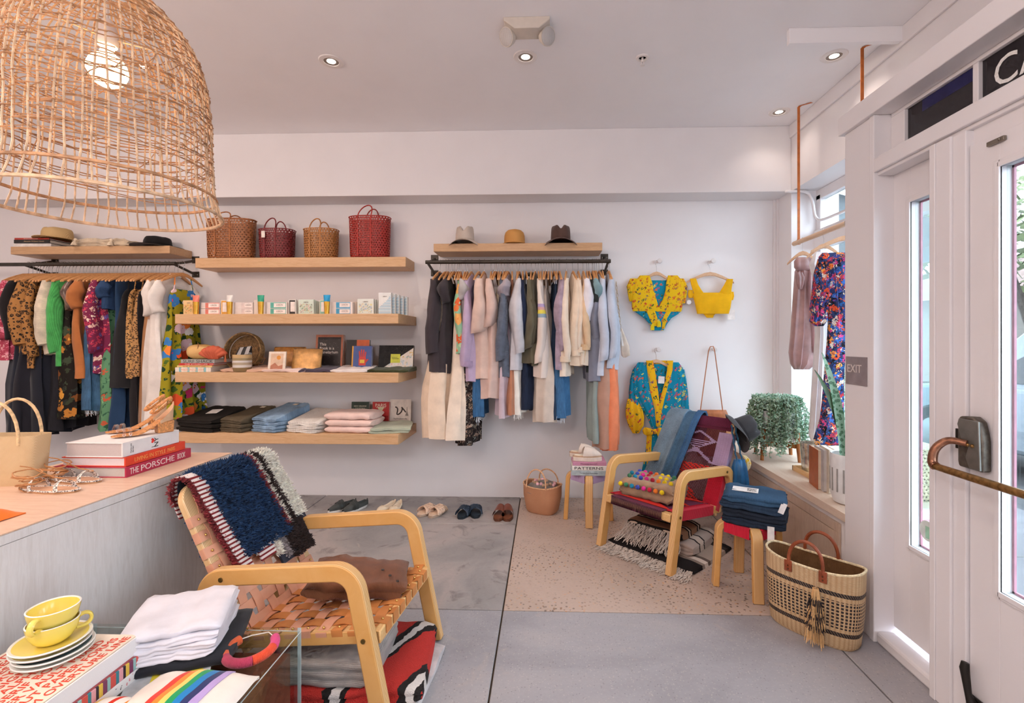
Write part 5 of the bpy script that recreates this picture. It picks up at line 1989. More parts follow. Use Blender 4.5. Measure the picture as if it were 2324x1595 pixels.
sb, w, hh = standing('book', 'wide book of stones, half black lace and half painted gems', 858, 936, 783, S3, 4.12, floral('#1e1d1e', ['#8d8a86', '#4a4846'], 160, .3), .03, .18, rz=.02)
G().add([(-w, -.001, .0), (w, -.001, .0), (w, -.001, hh * .9)], [(0, 1, 2)]).build('gem_panel', floral('#e3d9cd', ['#8fb5b0', '#d9a89a', '#d9b34a', '#a9c4d9'], 34, .34), sb, smooth=False)
G().box(-w * .3, w * .25, -.003, 0, hh * .32, hh * .66).build('label', plain('#c9c93a', .5), sb, smooth=False)
text('BOOK OF\nTHE STONES', plain('#4a4a2a', .5), sb, (-w * .02, -.004, hh * .5), width=w * .4)
for k, (u0, u1, c, lab, y) in enumerate(((503, 618, '#d3ab92', 'beige folded t-shirt at the left of the third shelf row', 3.99), (596, 702, '#e8cfc6', 'pale pink folded t-shirt in front of the gold pouch', 3.98), (677, 754, '#4f4654', 'charcoal folded t-shirt below the starry book', 3.98), (751, 838, '#ece4e0', 'white folded t-shirt in front of the hand book', 3.975), (834, 930, '#45482f', 'dark olive folded t-shirt at the right of the third shelf', 3.98))):
    x0, x1 = XU(u0, y), XU(u1, y)
    folded('folded_tee', lab, 't-shirt', ((x0 + x1) / 2, y + .10, S3), x1 - x0 - .01, .26, .022, random.Random(k).uniform(-.12, .12), fabric(c), 2, k + 20, slope=.10, wr=.006)

# ---------------------------------------------------------------- lowest shelf: folded denim and knits


def pile(u0, u1, y, d, n, h, mats, labs, rz, nm, cat, zb, layers=2, seed=0, slope=.12):
    x0, x1 = XU(u0, y), XU(u1, y)
    z = zb
    last = None
    for k in range(n):
        rn = random.Random(seed + k)
        last = folded(nm, labs[k], cat, ((x0 + x1) / 2 + rn.uniform(-.008, .008), y + d / 2 + rn.uniform(-.006, .006), z), (x1 - x0), d, h, rz + rn.uniform(-.04, .04), mats, layers, seed + k, slope=slope if k == n - 1 else 0.0, wr=.004)
        z += h * 1.0
    return last, z


def plabs(base, n):
    od = {2: ['lower', 'upper'], 3: ['bottom', 'middle', 'top'], 4: ['bottom', 'second', 'third', 'top']}[n]
    return ['%s pair of %s' % (q, base) for q in od]


y4 = 3.955
BLKD = denim('#26221f', .15)
j, z = pile(398, 500, y4, .36, 3, .036, BLKD, plabs('folded black jeans at the left end of the lowest shelf', 3), -.25, 'folded_jeans', 'jeans', S4, seed=1, slope=.2)
G().box(-.02, .075, -.06, .04, .001, .003).build('paper_tag', plain('#efe9e2', .6), j, smooth=False, loc=(0, 0, .08), rot=(.22, -.05, .3))
j, z = pile(502, 565, y4, .38, 3, .036, denim('#5c5140', .2), plabs('folded olive brown jeans on the lowest shelf', 3), -.30, 'folded_jeans', 'jeans', S4, seed=11, slope=.2)
G().box(-.022, .022, -.018, .018, 0, .0015).build('leather_patch', plain('#d9cbb5', .6), j, smooth=False, loc=(.035, .12, .036 + .2 * .31 + .006), rot=(.2, 0, .1))
j, z = pile(575, 645, y4, .38, 4, .030, denim('#7f98b0', .45), plabs('folded light blue jeans on the lowest shelf', 4), -.30, 'folded_jeans', 'jeans', S4, seed=21, slope=.24)
G().box(-.022, .022, -.018, .018, 0, .0015).build('leather_patch', plain('#d9cbb5', .6), j, smooth=False, loc=(.035, .12, .030 + .24 * .31 + .006), rot=(.24, 0, .1))
j, z = pile(655, 735, y4, .36, 3, .030, denim('#ddd5cb', .08), plabs('folded off-white jeans on the lowest shelf', 3), -.22, 'folded_jeans', 'jeans', S4, seed=31, slope=.2)
j, z = pile(738, 845, y4, .30, 3, .055, fabric('#eccdc2'), ['%s pale pink folded sweatshirt in the plump pile' % q for q in ('bottom', 'middle', 'top')], -.05, 'folded_sweatshirt', 'sweatshirt', S4, layers=1, seed=41, slope=.0)
j, z = pile(832, 920, y4, .30, 2, .022, fabric('#b3b9a3'), ['%s sage green folded top at the right end of the lowest shelf' % q for q in ('lower', 'upper')], .2, 'folded_knit', 'top', S4, seed=51, slope=.06)
b, w, hh = standing('book', 'small dark green cocktail book behind the pink sweatshirts', 796, 836, 914, S4, 4.33, plain('#26382a', .5), .03, .1)
text('NEW ORLEANS', plain('#d9d0b8', .6), b, (0, -.002, hh * .82), width=w * 1.4)
text('COCKTAILS', plain('#d9d0b8', .6), b, (0, -.002, hh * .72), width=w * 1.1)
G().box(-.022, .022, -.0016, 0, hh * .2, hh * .55).build('printed_glass', plain('#b98f6a', .5), b, smooth=False)
b, w, hh = standing('book', 'small red cocktail book with a martini glass', 844, 882, 914, S4, 4.33, plain('#b0221f', .5), .03, .1)
text('PARIS', plain('#ecd9c0', .6), b, (0, -.002, hh * .86), width=w * 1.3)
text('COCKTAILS', plain('#ecd9c0', .6), b, (0, -.002, hh * .77), width=w * 1.1)
GLS = plain('#c9c49a', .5)
G().prism([(-.032, .165), (.032, .165), (.003, .118), (.003, .08), (.016, .073), (-.016, .073), (-.003, .08), (-.003, .118)][::-1], -.0016, 0, 'xz').build('printed_glass', GLS, b, smooth=False)
b, w, hh = standing('greeting_card', 'cream illustrated card standing at the right end of the lowest shelf', 884, 932, 908, S4, 4.36, plain('#e2d6ca', .6), .004, .1, 'card')
text("The President's Pet", plain('#4a3f3a', .6), b, (0, -.002, hh * .25), width=w * 1.3)
DKC = plain('#3a302d', .6)
g = G()
sp_ = [(-.05 + .012 * math.sin(k * .9) + k * .006, -.001, .10 + .035 * math.cos(k * .55) + .03) for k in range(16)]
g.tube(sp_, .006, 6, flat=.2)
g.build('printed_snake', DKC, b)
G().prism([(.045, .085), (.075, .085), (.064, .12), (.0615, .165), (.0585, .165), (.056, .12)], -.0016, 0, 'xz').build('printed_tower', plain('#8a8078', .6), b, smooth=False)

# ---------------------------------------------------------------- clothes hung on wall pegs
PEG = plain('#e6e0de', .4, var=.03)


def peg(u, v, label):
    p = PY(u, v, D)
    tag(G().lathe([(.012, 0), (.012, .045), (.021, .047), (.022, .062), (.019, .066)], 20, (0, 0, 0), Matrix.Rotation(PI / 2, 4, 'X')).build('wall_peg', PEG, loc=(p.x, D, p.z)), label, 'peg', 'wall pegs')
    return p


def scan(name, rows, Y, mat, parent=None, th=.02, folds=5, amp=.3, seed=1, org=None, N=28, kind=None, bulge=0.0):
    """cloth body from pixel scan rows (v, uL, uR) standing near depth Y"""
    rn = random.Random(seed)
    ph = rn.uniform(0, 6)
    org = Vector(org or (0, 0, 0))
    rings = []
    m = len(rows)
    for i, (v, a, b) in enumerate(rows):
        pa, pb = PY(a, v, Y), PY(b, v, Y)
        c, hw, z = (pa.x + pb.x) / 2, (pb.x - pa.x) / 2, (pa.z + pb.z) / 2
        e = min(1, .35 + min(i, m - 1 - i) * .5)
        ring = []
        for k in range(N):
            t = 2 * PI * k / N
            ca, sa = math.cos(t), math.sin(t)
            y = th * e * math.copysign(abs(sa) ** .7, sa) * (1 + amp * math.sin(folds * ca * 2.4 + ph + i * .25)) - bulge * (1 - ca * ca)
            zz = (pb.z - pa.z) / 2 * ca
            ring.append(Vector((c + hw * math.copysign(abs(ca) ** .85, ca), Y + y, z + zz)) - org)
        rings.append(ring)
    return G().loft(rings).build(name, mat, parent, ang=70, kind=kind)


def front_hanger(u, v, Y, label, w=1.0, wm=None, rz=PI / 2, z=None):
    p = PY(u, v, Y)
    h = hanger_proto(label, 'hangers on the wall pegs', wm or wood('#d0a27c', '#dcb592', (8, 8, 8), 4))
    h.location = (p.x, Y, p.z if z is None else z)
    h.rotation_euler = (0, 0, rz)
    h.scale = (1, w, 1)
    return h


YW = D - .055
YEL = floral('#edc21c', ['#c8382f', '#2f5a34', '#5a3a6a', '#e4673c', '#b3342f', '#edc21c', '#edc21c'], 30, .38)
YEL2 = floral('#eeb81c', ['#c8382f', '#5a3a6a', '#e4673c', '#2f5a34', '#eeb81c', '#eeb81c'], 26, .36)
TEAL = floral('#1488a8', ['#c8382f', '#e4673c', '#2f5a34', '#e9d84a', '#1488a8', '#c04a6a', '#1488a8'], 26, .36)
peg(1494, 594, 'white wall peg holding the yellow floral bikini set')
peg(1614, 594, 'white wall peg holding the plain yellow crop top')
peg(1492, 793, 'white wall peg holding the teal kimono')
peg(1617, 792, 'white wall peg holding the leather-strapped bag')
peg(1559, 687, 'bare white wall peg between the two bikini tops')
front_hanger(1490, 596, YW, 'pale wooden hanger carrying the yellow floral bikini set', .62)
front_hanger(1611, 597, YW, 'pale wooden hanger carrying the plain yellow crop top', 1.0)
front_hanger(1489, 795, YW, 'pale wooden hanger carrying the teal kimono', .72)
# floral bikini set
o0 = PY(1492, 690, YW)
bk_ = empty('bikini_set', o0, 0, 'yellow floral wrap bikini top and briefs with teal lining', 'swimwear')
scan('lining', [(636, 1472, 1518), (660, 1474, 1516), (690, 1478, 1508), (702, 1486, 1500)], YW + .004, TEAL, bk_, .006, org=o0)
scan('front_panel', [(625, 1452, 1474), (640, 1440, 1480), (660, 1434, 1484), (680, 1434, 1490), (700, 1434, 1496), (706, 1436, 1494)], YW - .01, YEL, bk_, .016, 6, .3, 2, o0)
scan('front_panel', [(625, 1516, 1538), (640, 1512, 1550), (660, 1510, 1552), (680, 1504, 1550), (700, 1492, 1548), (707, 1490, 1546)], YW - .012, YEL, bk_, .016, 6, .3, 3, o0)
scan('sleeve', [(632, 1430, 1446), (650, 1422, 1440), (668, 1425, 1437), (684, 1428, 1437)], YW, YEL, bk_, .02, 4, .3, 4, o0)
scan('sleeve', [(632, 1540, 1552), (650, 1546, 1560), (670, 1546, 1558), (688, 1546, 1555)], YW, YEL, bk_, .02, 4, .3, 5, o0)
scan('briefs', [(704, 1436, 1548), (712, 1448, 1540), (722, 1462, 1524), (735, 1474, 1514), (750, 1480, 1506)], YW, TEAL, bk_, .014, 6, .3, 6, o0)
scan('brief_trim', [(704, 1466, 1486), (722, 1474, 1492), (740, 1482, 1494)], YW - .014, YEL, bk_, .006, 4, .3, 7, o0)
scan('brief_trim', [(706, 1512, 1524), (722, 1504, 1514), (746, 1502, 1508)], YW - .014, YEL, bk_, .006, 4, .3, 8, o0)
for (u, v) in ((1481, 735), (1496, 728)):
    scan('tassel', [(v, u - 2, u + 2), (v + 4, u - 4, u + 4), (v + 14, u - 5, u + 4)], YW - .03, fabric('#e9cf1f'), bk_, .008, org=o0)
# plain yellow crop top
o0 = PY(1614, 680, YW)
YP = fabric('#f0b614', .05)
ct = empty('crop_top', o0, 0, 'plain golden yellow square-necked crop top with price tag', 'top')
scan('bodice', [(664, 1574, 1662), (672, 1572, 1662), (684, 1576, 1660), (698, 1579, 1658), (712, 1582, 1654)], YW - .008, YP, ct, .022, 3, .1, 2, o0)
scan('shoulder_strap', [(632, 1566, 1580), (645, 1568, 1584), (658, 1572, 1592), (668, 1576, 1600)], YW - .012, YP, ct, .014, 2, .2, 3, o0)
scan('shoulder_strap', [(633, 1650, 1664), (645, 1644, 1662), (658, 1636, 1660), (668, 1630, 1660)], YW - .012, YP, ct, .014, 2, .2, 4, o0)
scan('sleeve_band', [(658, 1562, 1572), (668, 1561, 1574), (676, 1563, 1572)], YW, YP, ct, .014, 2, .2, 5, o0)
scan('sleeve_band', [(662, 1658, 1665), (672, 1658, 1666), (681, 1657, 1664)], YW, YP, ct, .012, 2, .2, 6, o0)
scan('back_hem', [(710, 1594, 1626), (716, 1600, 1620), (721, 1604, 1618)], YW + .014, YP, ct, .008, 2, .2, 7, o0)
pt = PY(1660, 714, YW)
G().box(-.032, .032, -.001, .001, -.045, .045).build('price_tag', plain('#efe8e4', .6), ct, smooth=False, loc=pt - o0)
G().tube([PY(1660, 648, YW) - o0, PY(1660, 703, YW) - o0], .0012, 4).build('tag_string', plain('#e6e0da', .6), ct)
# kimono
o0 = PY(1490, 900, YW)
km = empty('kimono_robe', o0, 0, 'teal floral kimono with yellow borders and tied sash on the wall', 'robe')
scan('lining', [(826, 1482, 1516), (860, 1486, 1514), (900, 1492, 1504), (930, 1494, 1500)], YW + .006, TEAL, km, .006, org=o0)
scan('front_panel', [(822, 1448, 1470), (835, 1438, 1474), (860, 1436, 1480), (890, 1438, 1488), (920, 1452, 1492), (950, 1470, 1494), (975, 1480, 1492)], YW - .008, TEAL, km, .022, 5, .3, 2, o0)
scan('front_panel', [(822, 1516, 1540), (835, 1512, 1550), (860, 1510, 1552), (890, 1504, 1552), (920, 1496, 1545), (950, 1490, 1525), (975, 1486, 1506)], YW - .008, TEAL, km, .022, 5, .3, 3, o0)
scan('sleeve', [(838, 1436, 1446), (860, 1430, 1450), (890, 1427, 1456), (920, 1428, 1462), (945, 1432, 1460)], YW, TEAL, km, .024, 4, .3, 4, o0)
scan('sleeve', [(838, 1542, 1553), (860, 1540, 1557), (890, 1540, 1561), (930, 1536, 1564), (960, 1520, 1562)], YW, TEAL, km, .024, 4, .3, 5, o0)
scan('cuff', [(905, 1424, 1450), (925, 1420, 1457), (945, 1420, 1462), (965, 1426, 1461), (983, 1436, 1450)], YW - .01, YEL2, km, .02, 4, .3, 6, o0)
scan('collar_band', [(818, 1466, 1482), (850, 1470, 1488), (890, 1476, 1494), (930, 1486, 1498), (968, 1489, 1498)], YW - .026, YEL2, km, .007, 2, .2, 7, o0)
scan('collar_band', [(818, 1514, 1528), (840, 1514, 1526), (870, 1508, 1518), (905, 1498, 1508), (935, 1492, 1502), (968, 1489, 1498)], YW - .026, YEL2, km, .007, 2, .2, 8, o0)
scan('collar_back', [(818, 1478, 1518), (824, 1482, 1514), (832, 1486, 1512)], YW + .012, YEL2, km, .008, 2, .2, 9, o0)
scan('skirt', [(976, 1478, 1508), (1000, 1468, 1514), (1040, 1462, 1520), (1070, 1456, 1522), (1090, 1466, 1512)], YW - .004, TEAL, km, .024, 7, .4, 10, o0)
scan('sash_tail', [(980, 1468, 1480), (1020, 1466, 1478), (1060, 1468, 1478), (1085, 1470, 1475)], YW - .034, YEL2, km, .008, 3, .3, 11, o0)
scan('sash_tail', [(980, 1492, 1502), (1000, 1498, 1508), (1030, 1500, 1508)], YW - .034, YEL2, km, .008, 3, .3, 12, o0)
scan('bow_loop', [(970, 1462, 1470), (976, 1458, 1486), (984, 1460, 1484), (988, 1466, 1476)], YW - .042, YEL2, km, .012, 3, .3, 13, o0)
scan('bow_loop', [(970, 1492, 1500), (976, 1488, 1506), (988, 1492, 1507), (1000, 1496, 1504)], YW - .042, YEL2, km, .012, 3, .3, 14, o0)
G().ball(PY(1487, 979, YW - .045) - o0, .022, 10, 8, (1, .8, 1.1)).build('sash_knot', YEL2, km)
pt = PY(1501, 862, YW - .04)
G().box(-.028, .028, -.001, .001, -.032, .032).build('price_tag', plain('#e9e4e0', .6), km, smooth=False, loc=pt - o0, rot=(0, .06, 0))
# bag on the last peg
o0 = PY(1616, 940, YW)
lb = empty('shoulder_bag', o0, 0, 'tan leather shoulder bag hanging by a long thin strap on the last peg', 'bag')
TANL = plain('#b0693c', .45, var=.1)
pa, pb, pc = PY(1589, 935, YW - .03), PY(1614, 785, YW - .03), PY(1642, 945, YW - .03)
G().tube([pa - o0, PY(1608, 796, YW - .03) - o0, PY(1612, 786.5, YW - .03) - o0, PY(1619, 786, YW - .03) - o0, PY(1622, 796, YW - .03) - o0, pc - o0], .0045, 6, flat=.5).build('shoulder_strap', TANL, lb)
scan('bag_body', [(930, 1584, 1648), (940, 1578, 1652), (980, 1576, 1654), (1020, 1578, 1652), (1035, 1584, 1646)], YW - .02, TANL, lb, .03, 1, .05, 2, o0)
# pouch on a chain at the end of the middle rail
o0 = PY(1416, 780, 4.12)
cb = empty('chain_pouch', o0, 0, 'small cream leather pouch on a gold chain at the rail end', 'bag')
pts = [PY(lerp(1398, 1408, q / 12), lerp(640, 745, q / 12), 4.12) - o0 for q in range(13)]
for k in range(12):
    c = (pts[k] + pts[k + 1]) / 2
    g = G().tube([c + Vector((.006 * math.cos(a) * (1 if k % 2 else .4), .006 * math.cos(a) * (.4 if k % 2 else 1), .022 * math.sin(a))) for a in [2 * PI * j / 10 for j in range(10)]], .0022, 5, closed=True)
    g.build('chain_link', plain('#b59a76', .3, .8), cb)
scan('pouch_body', [(745, 1404, 1412), (760, 1406, 1418), (785, 1408, 1428), (806, 1410, 1430), (811, 1414, 1420)], 4.12, plain('#d9c9b8', .5), cb, .014, 2, .1, 2, o0)
scan('white_tag', [(752, 1407, 1410), (785, 1411, 1416)], 4.10, plain('#f0eae4', .6), cb, .002, 2, .1, 2, o0)
# ================================================================== COUNTER, TABLE, FLOOR AND CHAIR GOODS
MN = Matrix.Translation((-.562, 2.045, 0)) @ Rz(math.radians(-6.3))       # near chair
MF = Matrix.Translation((.587, 3.22, 0)) @ Rz(math.radians(-138.2))       # far chair
CT = .87
xe = PZ(527, 1027, CT).x
ye = PZ(527, 1027, CT).y
WASH = wood('#d9d2cd', '#e6e1de', (8, 8, 1), 4, .5)
CTOP = wood('#d2ad92', '#dfbea6', (1, 10, 10), 5, .4)
XC0 = -2.31
cn = empty('display_counter', ((XC0 + xe) / 2, (ye + .2) / 2, 0), 0, 'whitewashed wooden display counter with pale top on the left', 'counter')
cxm, cym = (XC0 + xe) / 2, (ye + .2) / 2
G().box(XC0 - cxm, xe - cxm, .2 - cym, ye - cym, CT - .004, CT).build('counter_top', CTOP, cn, smooth=False)
G().box(XC0 - cxm, xe - cxm, .2 - cym, ye - cym, CT - .034, CT - .005).build('top_edge', WASH, cn, smooth=False, bev=.001)
G().box(XC0 - cxm, xe - cxm - .002, .2 - cym, ye - cym - .002, 0, CT - .036).build('counter_body', WASH, cn, smooth=False, bev=.001)

# big books
PORB = plain('#b3294a', .4, var=.04)
zc = CT
bkA = book('coffee_table_book', 'crimson car book at the bottom of the pile on the counter', (-1.785, 1.985, zc), .375, .32, .045, PI / 2, PORB, '#c9c2bb')
text('THE', plain('#ead7d4', .4), bkA, (.04, -.0038, .0225), width=.045, height=.026)
text('PORSCHE', plain('#ead7d4', .4), bkA, (.17, -.0038, .0225), width=.19, height=.026)
text('BOOK', plain('#ead7d4', .4), bkA, (.31, -.0038, .0225), width=.05, height=.026)
zc += .0455
ORB = plain('#e2452a', .4, var=.04)
bkB = book('coffee_table_book', 'orange-red style book in the middle of the pile on the counter', (-1.792, 1.99, zc), .34, .28, .04, PI / 2, ORB, '#e9dcdc')
text('LIVING IN STYLE', plain('#f0a05a', .4), bkB, (.13, -.0038, .02), width=.17, height=.018)
text('PARIS', plain('#f0a05a', .4), bkB, (.25, -.0038, .02), width=.045, height=.018)
zc += .0405
bkC = book('coffee_table_book', 'thick white book with a red heart on top of the pile on the counter', (-1.80, 1.985, zc), .315, .25, .062, PI / 2, plain('#ece8e6', .5, var=.02), '#c9bebb')
text('I', plain('#241f1f', .5), bkC, (.157, -.0038, .012), (PI / 2, PI / 2 * -1, 0), height=.014)
text('NY', plain('#241f1f', .5), bkC, (.176, -.0038, .031), (PI / 2, -PI / 2, 0), width=.042)
hp = []
for k in range(24):
    a = 2 * PI * k / 24
    hp.append((.16 * math.sin(a) ** 3 * .07, (.13 * math.cos(a) - .05 * math.cos(2 * a) - .02 * math.cos(3 * a) - .01 * math.cos(4 * a)) * .07))
G().prism([(.157 - q, .041 + p) for p, q in hp], -.0042, -.003, 'xz').build('heart', plain('#e0362c', .5), bkC)
text('Home and\nGarden', plain('#8d8886', .6), bkC, (.045, -.0038, .031), (PI / 2, -PI / 2, 0), width=.04)
zc += .0625


# ---- sandals
def sole_outline(L, W, n=28):
    pts = []
    for k in range(n):
        a = 2 * PI * k / n
        x = L / 2 * (1 - math.cos(a))
        t = x / L
        w = W / 2 * (math.sin(PI * min(1, t * 1.02 + .02)) ** .45) * (1.0 if t < .35 else lerp(1, .72, min(1, (t - .35) / .35)))
        pts.append((x, w * (1 if math.sin(a) >= 0 else -1)))
    return pts


def heeled_sandal(label, p0, ang, group):
    s = empty('heeled_sandal', p0, ang, label, 'sandal', group)
    L, W, Hh = .235, .074, .052
    def zh(x):
        t = x / L
        return .006 + Hh * (0 if t < .35 else (3 * ((t - .35) / .55) ** 2 - 2 * ((t - .35) / .55) ** 3 if t < .9 else 1))
    def fn(u, v):
        x = L * v
        t = max(.004, min(.996, v))
        w = W / 2 * (math.sin(PI * t) ** .42) * (1.0 if t < .35 else lerp(1, .74, min(1, (t - .35) / .3)))
        return (x, (u - .5) * 2 * w, zh(x))
    CAR = plain('#c98a52', .4, var=.2, scale=120)
    G().sheet(fn, 8, 26, .006).build('sole', CAR, s, ang=60)
    G().sheet(lambda u, v: (fn(u, .03 + .94 * v)[0], fn(u, .03 + .94 * v)[1] * .9, fn(u, .03 + .94 * v)[2] + .0012), 8, 26).build('insole', plain('#dcae86', .5), s, ang=60)
    g = G()
    g.loft([[Vector((x * k1 + L * .84 * (1 - k1), y * k2, z)) for x, y in ((L * .70, -.027), (L * .99, -.024), (L * .99, .024), (L * .70, .027))] for z, k1, k2 in ((0, .93, .9), (.054, 1.0, 1.0))])
    g.build('block_heel', CAR, s, bev=.004)
    for xo, hh in ((.035, .034), (.058, .036)):
        G().tube([(xo + .006 * math.sin(PI * k / 10), W * .5 * math.cos(PI * k / 10), .006 + hh * math.sin(PI * k / 10)) for k in range(11)], .006, 6, flat=.3).build('clear_strap', clear('#fff6ee', .5, .05), s)
    rings = []
    for k in range(13):
        a = -1.9 + 3.8 * k / 12
        cx_, cy_ = L * .80 + .045 * math.cos(a), .030 * math.sin(a)
        zt = zh(min(L, cx_))
        top_ = lerp(.085, .012, min(1, abs(a) / 1.7))
        rings.append([Vector((cx_, cy_, zt - .002)), Vector((cx_ + .004 * math.cos(a), cy_ * 1.03, zt + top_)), Vector((cx_ + .001, cy_ * .97, zt + top_)), Vector((cx_ - .003 * math.cos(a), cy_ * .93, zt - .002))])
    G().loft(rings).build('heel_counter', plain('#dcb48e', .5), s)
    zz_ = zh(L * .85) + .082
    pts = [(L * .80 + .04 * math.cos(a), .034 * math.sin(a), zz_ - .012 + .034 * math.cos(a)) for a in [2 * PI * k / 24 for k in range(24)]]
    G().tube(pts, .0075, 6, closed=True, flat=.3).build('ankle_strap', CAR, s)
    bpos = (L * .80 + .02, -.034, zz_ + .005)
    G().tube([(bpos[0] + dx, bpos[1] - .002, bpos[2] + dz) for dx, dz in ((-.009, -.009), (.009, -.009), (.009, .009), (-.009, .009))], .0014, 5, closed=True).build('buckle', plain('#c9a35a', .25, .9), s)
    return s


ta, tb = PZ(238, 999, zc), PZ(352, 984, zc)
ang = math.atan2(tb.y - ta.y, tb.x - ta.x)
heeled_sandal('tan block-heeled sandal with clear toe straps, nearer of the pair on the books', (ta.x, ta.y + .03, zc), ang, 'heeled sandals')
tc_ = PZ(200, 994, zc)
heeled_sandal('tan block-heeled sandal with clear toe straps, farther of the pair on the books', (tc_.x, tc_.y + .085, zc), ang - .05, 'heeled sandals')


def lace_sandal(label, p0, ang, seed, group):
    s = empty('lace_sandal', p0, ang, label, 'sandal', group)
    L, W = .25, .08
    SN = leopard('#e6ddd4', '#4a4240', 150)
    G().prism(sole_outline(L, W), 0, .006, 'xy').build('sole', plain('#b98a5f', .5), s)
    G().prism([(x * .97 + .004, y * .93) for x, y in sole_outline(L, W)], .006, .010, 'xy').build('insole', plain('#dcab88', .5), s)
    G().tube([(x, y, .009) for x, y in sole_outline(L * .995, W * .98)], .0035, 5, closed=True).build('welt', SN, s)
    for xo, hh, r in ((.05, .036, .01), (.16, .042, .008)):
        G().tube([(xo + .015 * math.sin(PI * k / 10), W * .46 * math.cos(PI * k / 10), .008 + hh * math.sin(PI * k / 10)) for k in range(11)], r, 6, flat=.25, up=(1, 0, 0)).build('snakeskin_strap', SN, s)
    rn = random.Random(seed)
    LC = plain('#b98252', .5)
    for q in range(3):
        c = Vector((.20 + rn.uniform(-.01, .02), rn.uniform(-.01, .02), .03))
        pts = []
        for k in range(44):
            a = k * .42
            r = .028 + .012 * math.sin(k * .21 + q)
            pts.append(c + Vector((r * 1.3 * math.cos(a), r * math.sin(a), -.012 + .02 * q + .02 * math.sin(a * .5 + q) + rn.uniform(-.003, .003))))
        G().tube(pts, .0024, 5).build('lace', LC, s)
    G().tube([(.05, -.02, .04), (.10, .0, .055), (.15, -.03, .05), (.2, .0, .09), (.22, .02, .10)], .0024, 5).build('lace', LC, s)
    return s


p = PZ(170, 1116, CT)
lace_sandal('snakeskin lace-up flat sandal, nearer of the pair on the counter', (p.x + .01, p.y, CT), PI - .05, 3, 'snakeskin sandals')
p = PZ(214, 1098, CT)
lace_sandal('snakeskin lace-up flat sandal, farther of the pair on the counter', (p.x + .0, p.y + .02, CT), PI - .12, 8, 'snakeskin sandals')

# straw tote on the counter
STW = weave('#e6cfa8', '#cfae80', 130, 130, 'X', 'Z', .7, .5, .002, .6)
p = PZ(58, 1106, CT)
bt = empty('straw_tote', (p.x - .14, p.y + .05, CT), .1, 'plaited straw tote bag with two looped handles on the counter', 'bag')
def rrect(w, d, z, N=32):
    return [Vector((w * math.copysign(abs(math.cos(2 * PI * k / N)) ** .35, math.cos(2 * PI * k / N)), d * math.copysign(abs(math.sin(2 * PI * k / N)) ** .35, math.sin(2 * PI * k / N)), z)) for k in range(N)]
G().loft([rrect(.125, .045, 0), rrect(.13, .05, .02), rrect(.15, .05, .2), rrect(.147, .047, .2), rrect(.126, .044, .02)], True, True).build('tote_body', STW, bt)
for s in (-1, 1):
    G().tube([(-.05 + .095 * math.cos(PI * k / 14) + .05, s * .05, .165 + .175 * math.sin(PI * k / 14) ** .8) for k in range(15)], .006, 7).build('handle', plain('#d9b98c', .6, var=.15, scale=60), bt)
og = tag(G().sheet(lambda u, v: (PZ(0, 1180, CT).x - .12 + .14 * u, PZ(0, 1180, CT).y - .1 + .16 * v, CT + .004 + .045 * math.sin(PI * u) * math.sin(PI * v) * (1 + .3 * math.sin(9 * u))), 12, 12, .004).build('orange_cloth', fabric('#ee7a2c'), ang=70), 'crumpled bright orange cloth at the left edge of the counter', 'cloth')

# ---------------------------------------------------------------- acrylic table with walnut box
TZ = .45
tx1, ty1 = -.852, 1.65
tx0, ty0 = -1.60, .72
ACR = clear('#f3f7f6', .10, .01)
tb_ = empty('acrylic_table', ((tx0 + tx1) / 2, (ty0 + ty1) / 2, 0), 0, 'low clear acrylic display table with a walnut box inside', 'table')
ox, oy = (tx0 + tx1) / 2, (ty0 + ty1) / 2
hwx, hwy = (tx1 - tx0) / 2, (ty1 - ty0) / 2
G().box(-hwx, hwx, -hwy, hwy, TZ - .012, TZ).build('acrylic_top', ACR, tb_, smooth=False)
for (a, b, c, d) in ((hwx - .012, hwx, -hwy, hwy), (-hwx, -hwx + .012, -hwy, hwy), (-hwx, hwx, hwy - .012, hwy), (-hwx, hwx, -hwy, -hwy + .012)):
    G().box(a, b, c, d, 0, TZ - .012).build('acrylic_side', ACR, tb_, smooth=False)
EDGE = plain('#cfd9da', .15)
e = G()
for sx in (-1, 1):
    e.box(sx * hwx - .0015, sx * hwx + .0015, -hwy, hwy, TZ - .0125, TZ - .011)
    for sy_ in (-1, 1):
        e.box(sx * (hwx - .006) - .006, sx * (hwx - .006) + .006, sy_ * hwy - .001, sy_ * hwy + .001, 0, TZ)
e.box(-hwx, hwx, hwy - .0015, hwy + .0015, TZ - .0125, TZ - .011)
e.build('polished_edge', EDGE, tb_, smooth=False)
WAL = wood('#5a3020', '#7a4630', (1, 8, 8), 4, .4)
G().box(-hwx + .05, hwx - .028, -hwy + .05, hwy - .018, 0.001, .372).build('walnut_box', WAL, tb_, smooth=False, bev=.002)

# pile of white t-shirts over a black one
pc = PZ(415, 1468, TZ)
a_t = math.radians(20)
WT = fabric('#dbd8df', .04)
folded('folded_tee', 'black t-shirt at the bottom of the pile on the acrylic table', 't-shirt', (pc.x + .02, pc.y + .01, TZ), .30, .30, .03, a_t, fabric('#23252b'), 1, 71, wr=.004)
z = TZ + .03
for k in range(4):
    folded('folded_tee', ['lowest white t-shirt', 'second white t-shirt', 'third white t-shirt', 'topmost white t-shirt'][k] + ' in the pile on the acrylic table', 't-shirt', (pc.x - .012, pc.y + .006 * k, z), .275, .28, .022, a_t + .03 * (k - 1), WT, 2 if k < 3 else 1, 80 + k, wr=.007)
    z += .021
